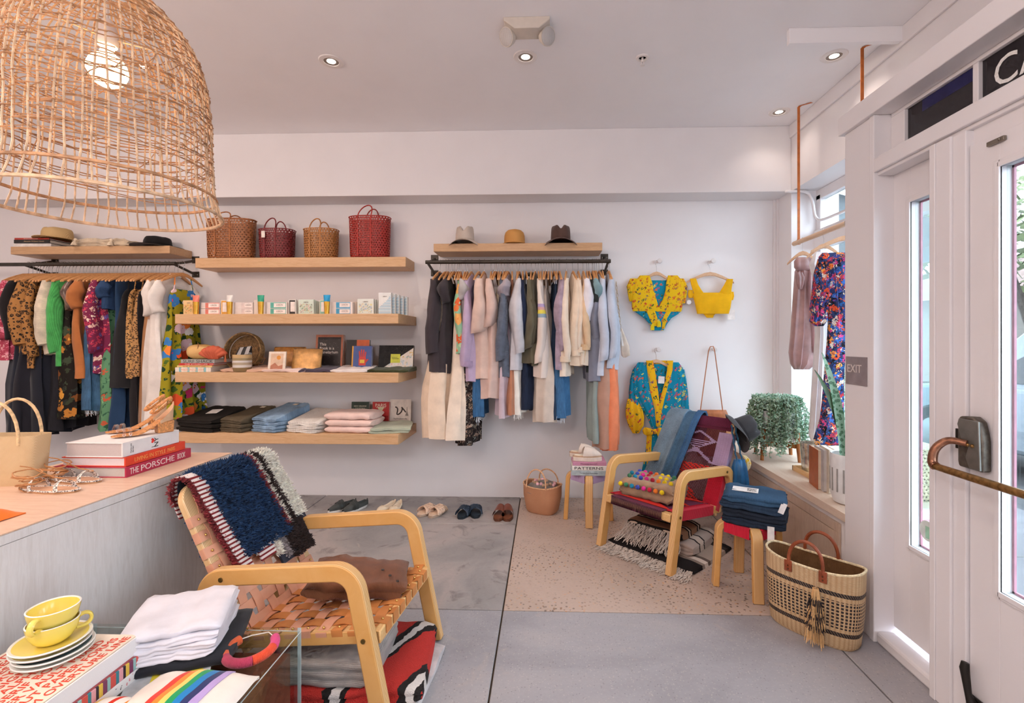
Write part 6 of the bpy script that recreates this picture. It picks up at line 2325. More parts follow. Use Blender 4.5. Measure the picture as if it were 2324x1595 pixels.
# book stack
bx, by = -1.222, 1.405
stk = [('white book with a sketched spine at the bottom of the stack under the cups', .032, plain('#e6e2dd', .5), floral('#e9e4e0', ['#3a3432', '#d94a5a', '#e9e4e0', '#e9e4e0'], 40, .25), None),
       ('brightly striped book second in the stack under the cups', .035, plain('#b5545a', .5), stripes([(1, '#c8524a'), (.6, '#3f7f8a'), (.8, '#d99aa0'), (.5, '#3a2f3a'), (.7, '#d9b34a'), (.8, '#7a3f5a'), (.6, '#8fb5b0')], 'X', 12, .5), 'panorama')]
zb = TZ
for (lab, h_, cov, spn, wd) in stk:
    b = book('book', lab, (bx + .012, by - .36, zb), .35, .26, h_, PI / 2, cov, '#e2dcd8', spine=spn)
    if wd:
        text(wd, plain('#f0eae6', .5), b, (.10, -.004, h_ * .5), width=.11)
    zb += h_ + .0005


b = book('book', 'large cream book covered in red lettering on top of the stack under the cups', (bx, by - .42, zb), .42, .31, .05, PI / 2, plain('#ecdcc8', .5, var=.03), '#e9e6e4', spine=plain('#e9e2da', .6))
TYPW = [w for w in WORDS if w.startswith('REMOTE')][0]
text(TYPW, plain('#d9482f', .5), b, (.21, .155, .0506), (0, 0, 0), width=.395, height=.285)
G().box(0, .42, -.0036, .003, .001, .049).build('fore_edge', stripes([(1, '#ece8e6'), (.3, '#c9c4c4')], 'Z', 300, .9), b, smooth=False)
zb += .0505
# saucers and cups
CER = plain('#f1efe6', .18, var=.02)
YLW = plain('#efd96a', .15, var=.05, scale=6)
cc = PZ(112, 1498, zb)
cc = Vector((cc.x, cc.y + .01, zb))
for k in range(4):
    inn = YLW if k in (3, 2) else plain('#3f6a6c' if k == 1 else '#f1efe6', .2)
    s = tag(G().lathe([(.045, 0), (.05, .001), (.082, .012), (.086, .016), (.084, .018), (.078, .0165)], 40, cap1=False).build('saucer', CER, loc=cc + Vector((.003 * math.sin(k * 2), .003 * math.cos(k), .0135 * k))), ['bottom white saucer of the stack on the lettered book', 'second saucer with teal glaze in the stack', 'third saucer with yellow glaze in the stack', 'top yellow glazed saucer under the cups'][k], 'saucer')
    G().lathe([(.078, .0165), (.05, .006), (.001, .005)], 36, cap0=False).build('glaze', inn, s)


def cup(label, loc, rz, tilt):
    c = empty('cup', loc, 0, label, 'cup', rot=(tilt[0], tilt[1], rz))
    pr = [(.025, 0), (.03, .002), (.042, .012), (.052, .03), (.056, .048), (.0575, .058)]
    G().lathe(pr, 36, cap1=False).build('cup_body', YLW, c)
    G().lathe([(.0575, .058), (.0545, .0595), (.053, .056)], 36, cap0=False, cap1=False).build('rim', CER, c)
    G().lathe([(.053, .056), (.05, .035), (.03, .008), (.001, .006)], 36, cap0=False).build('inner_glaze', YLW, c)
    h = [(.053, 0, .048), (.066, 0, .053), (.079, 0, .046), (.082, 0, .03), (.074, 0, .018), (.056, 0, .016), (.044, 0, .018)]
    hh = []
    for i in range(len(h) - 1):
        for q in range(3):
            hh.append(Vector(h[i]).lerp(Vector(h[i + 1]), q / 3))
    for _ in range(2):
        hh = [hh[0]] + [(hh[i - 1] + 2 * hh[i] + hh[i + 1]) / 4 for i in range(1, len(hh) - 1)] + [hh[-1]]
    G().tube(hh, .0085, 8, flat=.55, up=(0, 1, 0)).build('handle', YLW, c)
    return c


zs = zb + .0135 * 3 + .006
cup('pale yellow cup standing on the stacked saucers', (cc.x, cc.y, zs), .95, (0, 0))
cup('pale yellow cup nested in the lower cup', (cc.x + .002, cc.y, zs + .040), -1.35, (0.0, -.0))
# wrapped horseshoe necklace
nk0 = PZ(570, 1480, TZ)
nk = empty('necklace', (nk0.x, nk0.y, TZ), .2, 'pink and orange thread-wrapped horseshoe necklace on the acrylic table', 'necklace')
arc = [(-2.25, -1.0, '#ee6a3c', 'orange_wrap'), (-1.0, .45, '#b93f5c', 'crimson_wrap'), (.45, 1.45, '#ea5232', 'red_wrap'), (1.45, 2.15, '#ee4f8e', 'pink_wrap')]
for a0, a1, c, nm in arc:
    pts = []
    for k in range(11):
        a = lerp(a0, a1, k / 10) - PI / 2
        pts.append((.068 * math.cos(a), .078 * math.sin(a), .0155))
    G().tube(pts, .0145, 12).build(nm, knit(c, 120, 'X'), nk)
G().tube([(.068 * math.cos(-2.25 - PI / 2), .078 * math.sin(-2.25 - PI / 2), .016), (-.03, .085, .006), (.02, .095, .006), (.068 * math.cos(2.15 - PI / 2), .078 * math.sin(2.15 - PI / 2), .016)], .0018, 5).build('cord', plain('#efe6dc', .5), nk)
# rainbow striped sweatshirt
rs0 = PZ(430, 1575, TZ)
rs = empty('rainbow_sweatshirt', (rs0.x, rs0.y, TZ), 0, 'cream folded sweatshirt with rainbow stripes on the acrylic table', 'sweatshirt')
def rsf(u, v):
    x, y = -.14 + .30 * u, -.22 + .29 * v
    return (x, y, .006 + .05 * (math.sin(PI * min(1, max(0, u))) ** .5) * (math.sin(PI * min(1, v * .93 + .07)) ** .4) + .006 * nz(x * 16, y * 16, 3))
G().sheet(rsf, 26, 20, .008).build('sweatshirt_body', fabric('#e9dfd4', .03), rs, ang=70)
for k, c in enumerate(('#d93a2a', '#ef8a2c', '#efd06a', '#1f9a5a', '#1f7fc0', '#2c3464', '#b9a0d4')):
    u0 = .34 + k * .062
    G().sheet(lambda u, v: (lambda q: (q[0], q[1], q[2] + .0025))(rsf(u0 + .062 * u, .02 + .96 * v)), 3, 20, .002).build('stripe', fabric(c, .03), rs, ang=70)
rs2 = tag(G().sheet(lambda u, v: (PZ(290, 1590, TZ).x - .07 + .15 * u, PZ(290, 1590, TZ).y - .14 + .13 * v, TZ + .006 + .045 * math.sin(PI * u) ** .6 * math.sin(PI * (v * .9 + .1)) ** .5), 14, 10, .006).build('striped_tee', stripes([(2, '#ece4da'), (.7, '#d93a2a'), (1.2, '#ece4da'), (.7, '#ef8a2c'), (1, '#efd06a')], 'X', 11, .9), ang=70), 'cream t-shirt with orange and red stripes at the front edge of the table', 't-shirt')
mg = empty('magazine', (PZ(370, 1540, TZ).x, PZ(370, 1540, TZ).y, TZ), .5, 'flat grey and yellow printed sheet under the rainbow sweatshirt', 'magazine')
G().box(-.09, .12, -.1, .1, 0, .003).build('page', plain('#a9aeb2', .5, var=.2, scale=12), mg, smooth=False)
G().box(-.03, .10, -.06, .04, .003, .0035).build('yellow_print', plain('#d9c93a', .5), mg, smooth=False)

# ---------------------------------------------------------------- near chair: shaggy rug, cardigan, rugs below
rug_top = Vector((-.865, 0, .895))


def rugpath(q, d=0.0):
    """(x,z) along the rug in chair space; q<0 behind the back, q>0 down the front"""
    b, t = Vector((-.61, .235)), Vector((-.925, .85))
    dirv = (b - t).normalized()
    nrm = Vector((-dirv.y, dirv.x))
    nrm = nrm if nrm.x > 0 else -nrm
    off = .062 + d
    if q >= 0:
        p = t + dirv * (q - .02) + nrm * off
        if q < .1:
            k = q / .1
            p = (t + nrm * (off * math.sin(k * PI / 2)) + Vector((0, 1)) * ((.03 + d) * math.cos(k * PI / 2))).lerp(p, k)
    else:
        p = t + dirv * (-q) - nrm * (.03 + d)
        if q > -.1:
            k = -q / .1
            p = (t - nrm * ((.03 + d) * math.sin(k * PI / 2)) + Vector((0, 1)) * ((.03 + d) * math.cos(k * PI / 2))).lerp(p, k)
    return p


def rp(y, q, d=0.0):
    p = rugpath(q, d)
    return MN @ Vector((p.x, y, p.y))


rug = empty('shag_rug', MN @ Vector((-.87, .05, .86)), 0, 'thick shaggy navy, black and cream wool rug draped over the near armchair', 'rug')
ro = Vector(rug.location)
STRP = stripes([(1, '#ded3ce'), (.75, '#7a2a2c')], 'Z', 62, .95)


def skew(q):
    return .12 * max(0, q) - .02


G().sheet(lambda u, v: rp(lerp(-.19, .27, u) + skew(lerp(-.38, .40, v)), lerp(-.38, .40, v)) - ro, 20, 40, .012).build('backing', fabric('#2a2c38'), rug)
G().sheet(lambda u, v: rp(lerp(-.215, -.155, u) + skew(lerp(-.12, .47, v)), lerp(-.12, .47, v), .010) - ro, 4, 40, .006).build('striped_edge', STRP, rug)
G().sheet(lambda u, v: rp(lerp(-.11, .02, u) + skew(.45), lerp(.40, .455, v), .010) - ro, 10, 6, .006).build('striped_edge', STRP, rug)


def tufts(name, mat, n, yr, qr, d0, ln, rad, seed, sk=True):
    rn = random.Random(seed)
    g = G()
    for k in range(n):
        y, q = rn.uniform(*yr), rn.uniform(*qr)
        y2 = y + (skew(q) if sk else 0)
        a, b_ = rp(y2, q, d0), rp(y2, q, d0 + ln)
        nr = (b_ - a).normalized()
        jit = Vector((rn.uniform(-1, 1), rn.uniform(-1, 1), rn.uniform(-1.2, .5))) * .6
        tip = a + (nr + jit).normalized() * ln * rn.uniform(.8, 1.3)
        e1 = nr.orthogonal().normalized()
        e2 = nr.cross(e1)
        r = rad * rn.uniform(.7, 1.2)
        mid = a.lerp(tip, .6)
        vs = [a + e1 * r - ro, a - e1 * r * .5 + e2 * r * .87 - ro, a - e1 * r * .5 - e2 * r * .87 - ro,
              mid + e1 * r * .9 - ro, mid - e1 * r * .45 + e2 * r * .78 - ro, mid - e1 * r * .45 - e2 * r * .78 - ro, tip - ro]
        g.add(vs, [(0, 1, 4, 3), (1, 2, 5, 4), (2, 0, 3, 5), (3, 4, 6), (4, 5, 6), (5, 3, 6)])
    g.build(name, mat, rug, kind='stuff', smooth=False)


NAVY = plain('#1f3a5c', .9, var=.35, scale=60)
MAR = plain('#7a2a2e', .9, var=.3, scale=60)
WHT = plain('#e6dcd0', .95, var=.15, scale=60)
BRN = plain('#352826', .95, var=.3, scale=60)
GRY = plain('#8f8686', .95, var=.3, scale=60)
tufts('navy_pile', NAVY, 7000, (-.168, .115), (-.10, .40), .004, .030, .0046, 1)
tufts('navy_pile', NAVY, 900, (-.19, .10), (-.34, -.08), .004, .026, .0045, 2)
tufts('maroon_pile', MAR, 700, (.112, .136), (-.05, .37), .004, .026, .0042, 3)
tufts('maroon_pile', MAR, 700, (-.232, -.208), (-.08, .46), .0, .018, .004, 4)
tufts('white_pile', WHT, 450, (.136, .160), (-.06, .37), .004, .024, .004, 5)
tufts('brown_pile', BRN, 900, (.157, .192), (-.06, .36), .004, .026, .0045, 6)
tufts('cream_pile', WHT, 1900, (.19, .272), (-.10, .35), .004, .028, .0055, 7)
tufts('black_pile', BRN, 1700, (.07, .22), (.37, .52), .0, .024, .0048, 8)
tufts('grey_pile', GRY, 500, (.025, .07), (.38, .50), .0, .022, .0042, 9)
tufts('cream_pile', WHT, 400, (-.01, .025), (.39, .47), .0, .022, .0045, 10)
G().sheet(lambda u, v: rp(lerp(.0, .23, u) + skew(.45), lerp(.34, .52, v), .0) - ro, 10, 12, .012).build('backing', fabric('#2a2c38'), rug)

BRK = knit('#7a4a30', 110, 'X')
cd = folded('folded_cardigan', 'brown ribbed cardigan folded on the leather strap seat', 'cardigan', MN @ Vector((-.27, .02, .372)), .40, .26, .075, math.radians(-6.3) + .45, BRK, 2, 91, wr=.010)
cd.rotation_euler = (0.0, .12, math.radians(-6.3) + .35)
for k in range(3):
    G().ball((.10 + .035 * k, -.02 - .05 * k, .082), .007, 10, 6, (1, 1, .5)).build('button', plain('#2c211e', .4), cd)
G().box(-.1, -.04, .03, .05, .078, .081).build('neck_label', plain('#e6d8c6', .6), cd, smooth=False, rot=(0, 0, .5))
def shag_stripes():
    t = NT('shag_stripes')
    co = t.coord(rot=(0, 0, .6))
    n = t.noise(t.coord(), 9, 3)
    x = t.sep(co)[0]
    fr_ = t.math('FRACT', t.math('ADD', t.math('MULTIPLY', x, 4.2), t.math('MULTIPLY', n, .35)))
    col = t.ramp(fr_, [(0, '#c8322a'), (.42, '#1f1a1a'), (.55, '#e0d8d2'), (.68, '#1f1a1a'), (.78, '#c8322a')], True)
    f = t.noise(t.coord(), 260, 2)
    return t.done(t.mix(.35, col, f, 'OVERLAY'), .95, 0, f, 1.0, .006)


SHAGR = shag_stripes()
GKN = knit('#a9a09a', 75, 'Z')
c0 = MN @ Vector((-.30, -.06, 0))
folded('white_rug', 'flat off-white wool rug under the near armchair', 'rug', (c0.x + .05, c0.y, 0), .66, .52, .035, -.08, fabric('#cfc8c6', .12, 150, .95, .8), 1, 94, wr=.006)
r2 = folded('red_rug', 'folded red, black and white patterned rug under the near armchair', 'rug', (c0.x + .06, c0.y + .02, .037), .62, .46, .075, .12, SHAGR, 2, 95, wr=.008)
folded('grey_rug', 'grey ribbed rug folded on top of the red rug', 'rug', (c0.x - .03, c0.y - .03, .114), .46, .34, .10, -.03, GKN, 3, 96, wr=.005)

# ---------------------------------------------------------------- far chair: jeans, hat, bag, pompom throw, fringed blankets
def fbp(y, s_, n_=0.0):
    return MF @ (Mb2 @ Vector((n_, y, s_)))


def drape_jeans(label, y0, y1, s_end, off, mat, seed, lean):
    o_ = fbp((y0 + y1) / 2, .69)
    def fn(u, v):
        q = lerp(-.22, s_end, v)
        y = lerp(y0, y1, u) - lean * max(0, q)
        if q > .06:
            p = fbp(y, .69 - q, off + .018 + .006 * math.sin(u * 9 + seed) * min(1, q * 4))
        elif q < -.06:
            p = fbp(y, .69 + q, -.062 - off)
        else:
            a = (q + .06) / .12
            p = fbp(y, .66 + (.05 + off) * math.sin(PI * a), lerp(-.062 - off, off + .018, a))
        return p - o_
    g = G().sheet(fn, 14, 36, .016)
    o = g.build('draped_jeans', mat, loc=o_, ang=70)
    tag(o, label, 'jeans')
    for u_ in (.04, .52, .96):
        G().tube([Vector(fn(u_, v / 30)) + (MF.to_3x3() @ (Mb2.to_3x3() @ Vector((.003, 0, 0)))) for v in range(4, 31)], .003, 4).build('seam', denim('#4a6075', .2), o)
    return o


drape_jeans('darker blue jeans draped over the far chair, right of the grey pair', -.155, -.045, .60, .0, denim('#4a6a85', .3), 2, .12)
drape_jeans('grey-blue faded jeans draped over the left of the far chair back', -.30, -.145, .62, .012, denim('#6f8494', .3), 5, .12)
drape_jeans('indigo jeans draped over the far chair beside the woven pattern', -.06, -.012, .56, .018, denim('#3f6288', .3), 8, .14)
hp_ = fbp(.285, .60, .02)
hat('felt_hat', 'charcoal felt fedora hooked on the corner of the far chair', (hp_.x + .02, hp_.y, hp_.z + .0), .09, .13, .145, FELT('#3b3a3d'), .35, .03, (FELT('#2f2e31'), .025), rot=(0.5, 1.05, .5))
o0 = fbp(.33, .40, -.04)
bb = empty('blue_tote', o0, 0, 'blue leather tote hanging by braided straps beside the far chair', 'bag')
BLU = plain('#1f5f8f', .4, var=.1)
yb_ = o0.y
scan('bag_body', [(1042, 1666, 1690), (1060, 1662, 1694), (1085, 1660, 1698), (1110, 1660, 1700), (1135, 1662, 1700)], yb_, BLU, bb, .04, 3, .25, 3, o0)
for (u0, u1) in ((1660, 1672), (1668, 1684)):
    G().tube([PY(lerp(u0, u1, q / 10) + 1.2 * math.sin(q * 2.2), lerp(965, 1045, q / 10), yb_ - .01) - o0 for q in range(11)], .006, 6).build('braided_strap', plain('#2a5f80', .5, var=.2, scale=80), bb)
ys_ = empty('silk_scarf', PY(1697, 1050, yb_ + .05), 0, 'yellow and red printed silk scarf behind the blue tote', 'scarf')
scan('scarf_cloth', [(1033, 1684, 1692), (1042, 1688, 1702), (1052, 1690, 1705), (1062, 1692, 1702), (1068, 1694, 1698)], yb_ + .05, floral('#f0dba8', ['#d9482f', '#efc02c', '#f0dba8'], 20, .4), ys_, .015, 3, .3, 5, PY(1697, 1050, yb_ + .05))

PK = knit('#b59478', 70, 'X')
pc_ = MF @ Vector((-.26, -.03, .36))
pw = folded('pompom_throw', 'beige knitted throw with rainbow pompoms on the far chair seat', 'throw', pc_, .40, .26, .125, math.radians(-138.2) + PI / 2 + .15, PK, 2, 97, wr=.010)
POMC = ['#e9c21c', '#3f7a5a', '#1f7fa0', '#3f4fb0', '#d9308a', '#b01f3a', '#ee7a2c', '#e9c21c']
rn = random.Random(4)
for j_ in range(4):
    for i_ in range(8):
        x = -.18 + .36 * (i_ + .5 * (j_ % 2)) / 8
        y = -.125 + .075 * j_
        z = .127 if j_ else .085
        if j_ == 0:
            y = -.138
        G().ball((x, y, z), .0165, 7, 5).build('pompom', fabric(POMC[(i_ + j_) % 8], .15, 100, .95, .8), pw)
# blankets under the chair
bc = MF @ Vector((-.34, .02, 0))
bh = math.radians(-138.2)


@cached
def blanket(cols, scale):
    return stripes(cols, 'X', scale, .95, .1, .3)


bl1 = folded('fringed_blanket', 'black and taupe fringed wool blanket flat on the floor under the far chair', 'blanket', (bc.x + .02, bc.y, 0), .66, .55, .03, bh + PI / 2 + .06, stripes([(2.2, '#242021'), (.35, '#8f7f74'), (.5, '#d9c9bc'), (.35, '#6a5a52'), (2.4, '#a9978a'), (.5, '#3a3230')], 'Y', 1.75, .95, .62), 2, 98, wr=.004)
bl2 = folded('fringed_blanket', 'taupe folded wool blanket with black edge dashes, middle of the stack under the far chair', 'blanket', (bc.x + .05, bc.y + .06, .032), .50, .38, .075, bh + PI / 2 + .12, stripes([(3, '#b3a196'), (.3, '#2c2625'), (1.2, '#c9b5a6'), (.3, '#2c2625')], 'Y', 4.5, .95), 3, 99, wr=.004)
bl3 = folded('fringed_blanket', 'brown and black striped fringed blanket on top of the stack under the far chair', 'blanket', (bc.x - .0, bc.y + .06, .108), .42, .30, .055, bh + PI / 2 + .12, stripes([(2, '#8f6850'), (.4, '#241f1e'), (.35, '#cbb5a2'), (.4, '#241f1e')], 'Y', 7.5, .95), 2, 100, wr=.004)


def floor_fringe(o, w, d, z0, n, ln, mat, seed):
    rn = random.Random(seed)
    g = G()
    zl = o.location.z
    for k in range(n):
        x = rn.uniform(-w / 2, w / 2)
        y = -d / 2 + rn.uniform(0, .02)
        l = ln * rn.uniform(.6, 1.25)
        dx = rn.uniform(-.05, .05)
        pts = []
        for q in range(6):
            t = q / 5
            pts.append((x + dx * t + .008 * math.sin(t * 7 + k), y - l * t, max(-zl + .003 + rn.uniform(0, .006), z0 * (1 - t * 2.2))))
        g.tube(pts, .0026, 4, cap=False)
    g.build('fringe', mat, o, kind='stuff')


FRG = plain('#cfc2b6', .95, var=.12, scale=60)
floor_fringe(bl1, .64, .55, .02, 240, .13, FRG, 1)
floor_fringe(bl3, .40, .30, .04, 130, .15, FRG, 2)

# ---------------------------------------------------------------- stools' loads
sc_ = Vector((.353, 3.935))
zb = .3935
sb_ = [('#a9b5b8', .038, 'grey-blue plaid book at the bottom of the pile on the lavender stool', 'The New Floral Match Design', '#5a6a78', .285),
       ('#e9e2da', .036, 'white book with patterned letters in the middle of the pile on the lavender stool', 'PATTERNS', '#241f20', .275),
       ('#c98aa4', .028, 'pink flower book on top of the pile on the lavender stool', 'Flowersmith', '#5a2440', .265)]
for i, (c, h_, lab, w_, tc, ww) in enumerate(sb_):
    b = book('book', lab, (sc_.x - .145 + .006 * i, sc_.y - .13 + .004 * i, zb), ww, .22, h_, -.03 + .02 * i, plain(c, .5, var=.12 if i == 0 else .03), '#ddd5cc')
    text(w_, plain(tc, .5), b, (ww * .48, -.0042, h_ * .5), width=ww * (.82 if i == 1 else .5), height=h_ * (.6 if i == 1 else .3))
    zb += h_ + .0005


def clog(label, p, rz):
    c = empty('clog', p, rz, label, 'clog', 'cream clogs')
    L, W = .235, .085
    LE = plain('#dccabb', .4, var=.05)
    so = sole_outline(L, W)
    G().prism(so, 0, .032, 'xy').build('platform_sole', plain('#e3d5c6', .6), c, bev=.006)
    G().prism([(x * .98 + .002, y * .96) for x, y in so], .032, .045, 'xy').build('welt', plain('#c9a88a', .6), c)
    rings = []
    for k in range(11):
        t = k / 10
        x = L * (.0 + .58 * t)
        w = W / 2 * (math.sin(PI * min(.5, t * .55 + .02)) ** .5) * 1.02
        hh = .008 + .062 * math.sin(PI / 2 * t) ** .8
        rings.append([Vector((x + .012 * abs(math.cos(PI * j / 12)) * t * 0 + (.02 * math.cos(PI * j / 12) ** 2 * t), w * math.cos(PI * j / 12), .044 + hh * math.sin(PI * j / 12))) for j in range(13)])
    g = G().loft(rings, False, False, closed=False)
    g.build('upper', LE, c, ang=70)
    G().prism([(x * .9 + .01, y * .88) for x, y in so], .045, .052, 'xy').build('fleece_insole', fabric('#e6d6c4', .15, 80, .95, 1.0), c)
    return c


clog('cream leather platform clog, front of the pair on the stool books', (sc_.x + .10, sc_.y - .07, zb), PI + .06)
clog('cream leather platform clog, back of the pair on the stool books', (sc_.x + .08, sc_.y + .03, zb), PI - .12)

# folded jeans on the red stool
sj = Vector((1.235, 2.875))
zj = .3935
dn = [denim('#26303f', .2), denim('#232a36', .2), denim('#2c3c50', .25), denim('#34506b', .3)]
last = None
for k in range(4):
    last = folded('folded_jeans', ['lowest', 'second', 'third', 'topmost'][k] + ' pair of folded indigo jeans on the red stool', 'jeans', (sj.x + .006 * math.sin(k * 2), sj.y + .005 * math.cos(k * 3), zj), .33, .26, .044, math.radians(-28) + .06 * math.sin(k * 5), dn[k], 2, 110 + k, wr=.006)
    zj += .0435
pl_ = G().box(-.12, .02, -.045, .045, .048, .050).build('paper_label', plain('#ebe6e2', .6), last, smooth=False)
text('SMART\nDENIM', plain('#241f20', .6), pl_, (-.015, .0, .0506), (0, 0, -PI / 2 * 0), width=.05, height=.05)
G().box(.02, .05, -.13, -.128, -.01, .05).build('price_tag', plain('#ebe6e2', .6), last, smooth=False, loc=(.08, -.012, .0), rot=(0, .35, .2))
for k in range(2):
    G().box(.07, .105, -.142 - k * .003, -.140 - k * .003, -.19, -.10).build('price_tag', plain('#ebe6e2', .6), last, smooth=False)

# ---------------------------------------------------------------- baskets
# plaited basket with pompom blanket
pb0 = PZ(1231, 1165, 0)
bs_ = empty('plaited_basket', (pb0.x, pb0.y + .06, 0), -.5, 'pale plaited palm basket holding a grey pompom blanket', 'basket')
PAL = weave('#dfa984', '#c4875f', 190, 190, 'X', 'Z', .7, .6, .002, .785)
def oval(a, b, z, N=36, p=.8):
    return [Vector((a * math.copysign(abs(math.cos(2 * PI * k / N)) ** p, math.cos(2 * PI * k / N)), b * math.copysign(abs(math.sin(2 * PI * k / N)) ** p, math.sin(2 * PI * k / N)), z + .02 * math.cos(2 * PI * k / N) ** 2 * (z / .24))) for k in range(N)]
G().loft([oval(.12, .085, 0, p=.6), oval(.135, .10, .02, p=.65), oval(.165, .12, .13), oval(.168, .118, .22), oval(.162, .112, .22), oval(.15, .105, .08)], True, True).build('basket_body', PAL, bs_)
G().tube(oval(.167, .117, .222), .0065, 7, closed=True).build('rim', plain('#d9a880', .6, var=.15, scale=90), bs_)
for s in (-1, 1):
    G().tube([(.085 * math.cos(PI * k / 14) * 1.1 - .0, s * (.114 - .02 * math.sin(PI * k / 14)), .22 + .155 * math.sin(PI * k / 14) ** .8 * (1 if s < 0 else .75)) for k in range(15)], .006, 7).build('handle', plain('#d9a880', .6, var=.15, scale=90), bs_)
gb = tag(G().sheet(lambda u, v: ((lambda a, r: (pb0.x + r * math.cos(a) * .145, pb0.y + .06 + r * math.sin(a) * .10, .17 + .085 * math.sqrt(max(0, 1 - r * r)) + .012 * nz(r * 3 * math.cos(a) + 5, r * 3 * math.sin(a))))(2 * PI * u, max(.02, v))), 28, 10, .006).build('grey_blanket', knit('#8d857f', 90, 'X'), ang=70), 'grey crocheted blanket with pink pompoms filling the plaited basket', 'blanket')
for k in range(22):
    rn = random.Random(k + 50)
    a, r = k * 2.4, .25 + .6 * ((k * .37) % 1)
    G().ball((pb0.x + r * math.cos(a) * .145, pb0.y + .06 + r * math.sin(a) * .10, .178 + .085 * math.sqrt(max(0, 1 - r * r))), .0145, 7, 5).build('pompom', fabric('#d9a9ae' if k % 2 else '#b99a80', .15, 100, .95, .8), gb)

# big black and natural tote basket by the door


@cached
def tote_weave():
    t = NT('tote_weave')
    tc = t.n('ShaderNodeTexCoord')
    x, y, z = t.sep(tc.outputs['Object'])
    an = t.math('ARCTAN2', t.math('MULTIPLY', y, 2.0), x)
    u = t.math('FRACT', t.math('MULTIPLY', an, 11))
    v = t.math('FRACT', t.math('MULTIPLY', z, 62))
    dash = t.math('MULTIPLY', t.math('GREATER_THAN', u, .42), t.math('GREATER_THAN', v, .36))
    mid = t.math('MULTIPLY', t.math('GREATER_THAN', z, .105), t.math('LESS_THAN', z, .235))
    b1 = t.math('MULTIPLY', t.math('GREATER_THAN', z, .255), t.math('LESS_THAN', z, .275))
    b2 = t.math('MULTIPLY', t.math('GREATER_THAN', z, .068), t.math('LESS_THAN', z, .088))
    bands = t.math('MULTIPLY', t.math('ADD', b1, b2), t.math('GREATER_THAN', t.math('FRACT', t.math('ADD', t.math('MULTIPLY', an, 16), t.math('MULTIPLY', z, 60))), .12))
    m = t.math('MINIMUM', t.math('ADD', t.math('MULTIPLY', mid, dash), bands), 1.0)
    w1 = t.wave(t.coord(), 60, 'Z', .3)
    w2 = t.math('SINE', t.math('MULTIPLY', an, 60))
    ht = t.math('MULTIPLY', w1, t.math('ADD', t.math('MULTIPLY', w2, .5), .7))
    n = t.noise(t.coord(), 12, 3)
    base = t.ramp(t.math('ADD', t.math('MULTIPLY', ht, .6), t.math('MULTIPLY', n, .3)), [(.1, '#b98f63'), (.6, '#e6cba2')])
    return t.done(t.mix(m, base, '#2a2225'), .7, 0, ht, .6, .003)


bkx = empty('tote_basket', (1.345, 2.455, 0), math.radians(-48), 'large black and natural woven tote basket with leather handles by the door', 'basket')
TW = tote_weave()
def ovb(a, b, z, N=44, p=.72):
    out = []
    for k in range(N):
        c, s_ = math.cos(2 * PI * k / N), math.sin(2 * PI * k / N)
        out.append(Vector((a * math.copysign(abs(c) ** p, c), b * math.copysign(abs(s_) ** p, s_), z + (.022 * c * c * z / .35))))
    return out
G().loft([ovb(.185, .085, 0), ovb(.20, .095, .015), ovb(.215, .102, .15), ovb(.222, .105, .35)], True, False).build('basket_body', TW, bkx)
G().loft([ovb(.216, .099, .35), ovb(.208, .096, .15), ovb(.19, .085, .012)], False, True).build('inner_weave', weave('#a97a48', '#6f4a28', 90, 90, 'X', 'Z', .8, .8, .004), bkx)
G().tube(ovb(.219, .102, .352), .006, 6, closed=True).build('rim', plain('#e6cfa8', .7, var=.15, scale=90), bkx)
LTH = plain('#8f4524', .45, var=.12)
for s in (-1, 1):
    pts = [(.078 * math.cos(PI * k / 16), s * (.105 - .012 * math.sin(PI * k / 16)), .345 + .125 * math.sin(PI * k / 16) ** .75) for k in range(17)]
    G().tube(pts, .0085, 8).build('leather_handle', LTH, bkx)
    for q in (-1, 1):
        t_ = G().box(q * .078 - .018, q * .078 + .018, s * .108 - .003, s * .108 + .003, .305, .36).build('leather_tab', LTH, bkx, bev=.002)
        for dz in (.318, .335):
            G().ball((q * .078, s * .112, dz), .004, 6, 4).build('rivet', plain('#5a3a24', .4, .6), t_)
# raffia tassel
tsl = G()
rn = random.Random(9)
for row, (zr, r1, ln, dark) in enumerate(((.25, .022, .06, 0), (.215, .034, .045, 1), (.19, .036, .04, 0), (.165, .038, .04, 1), (.14, .04, .045, 0), (.115, .04, .04, 1), (.09, .042, .085, 0))):
    g = G()
    for k in range(46):
        a = 2 * PI * k / 46
        r = r1 * rn.uniform(.6, 1.1)
        x0, y0_ = .012 * math.cos(a), .012 * math.sin(a)
        g.tube([(.055 + x0, -.132 + y0_, zr + .03), (.055 + r * math.cos(a) * .8, -.135 + min(.02, r * math.sin(a) * .6), zr), (.055 + r * math.cos(a), -.137 + min(.02, r * math.sin(a) * .65), zr - ln * rn.uniform(.6, 1.0))], .0016, 3, cap=False)
    g.build('raffia_tier', plain('#2c2428' if dark else '#d9ae78', .8, var=.15), bkx, kind='stuff')
G().tube([(.06, -.12, .36), (.055, -.125, .30), (.055, -.132, .27)], .002, 5).build('tassel_cord', plain('#b99a78', .7), bkx)


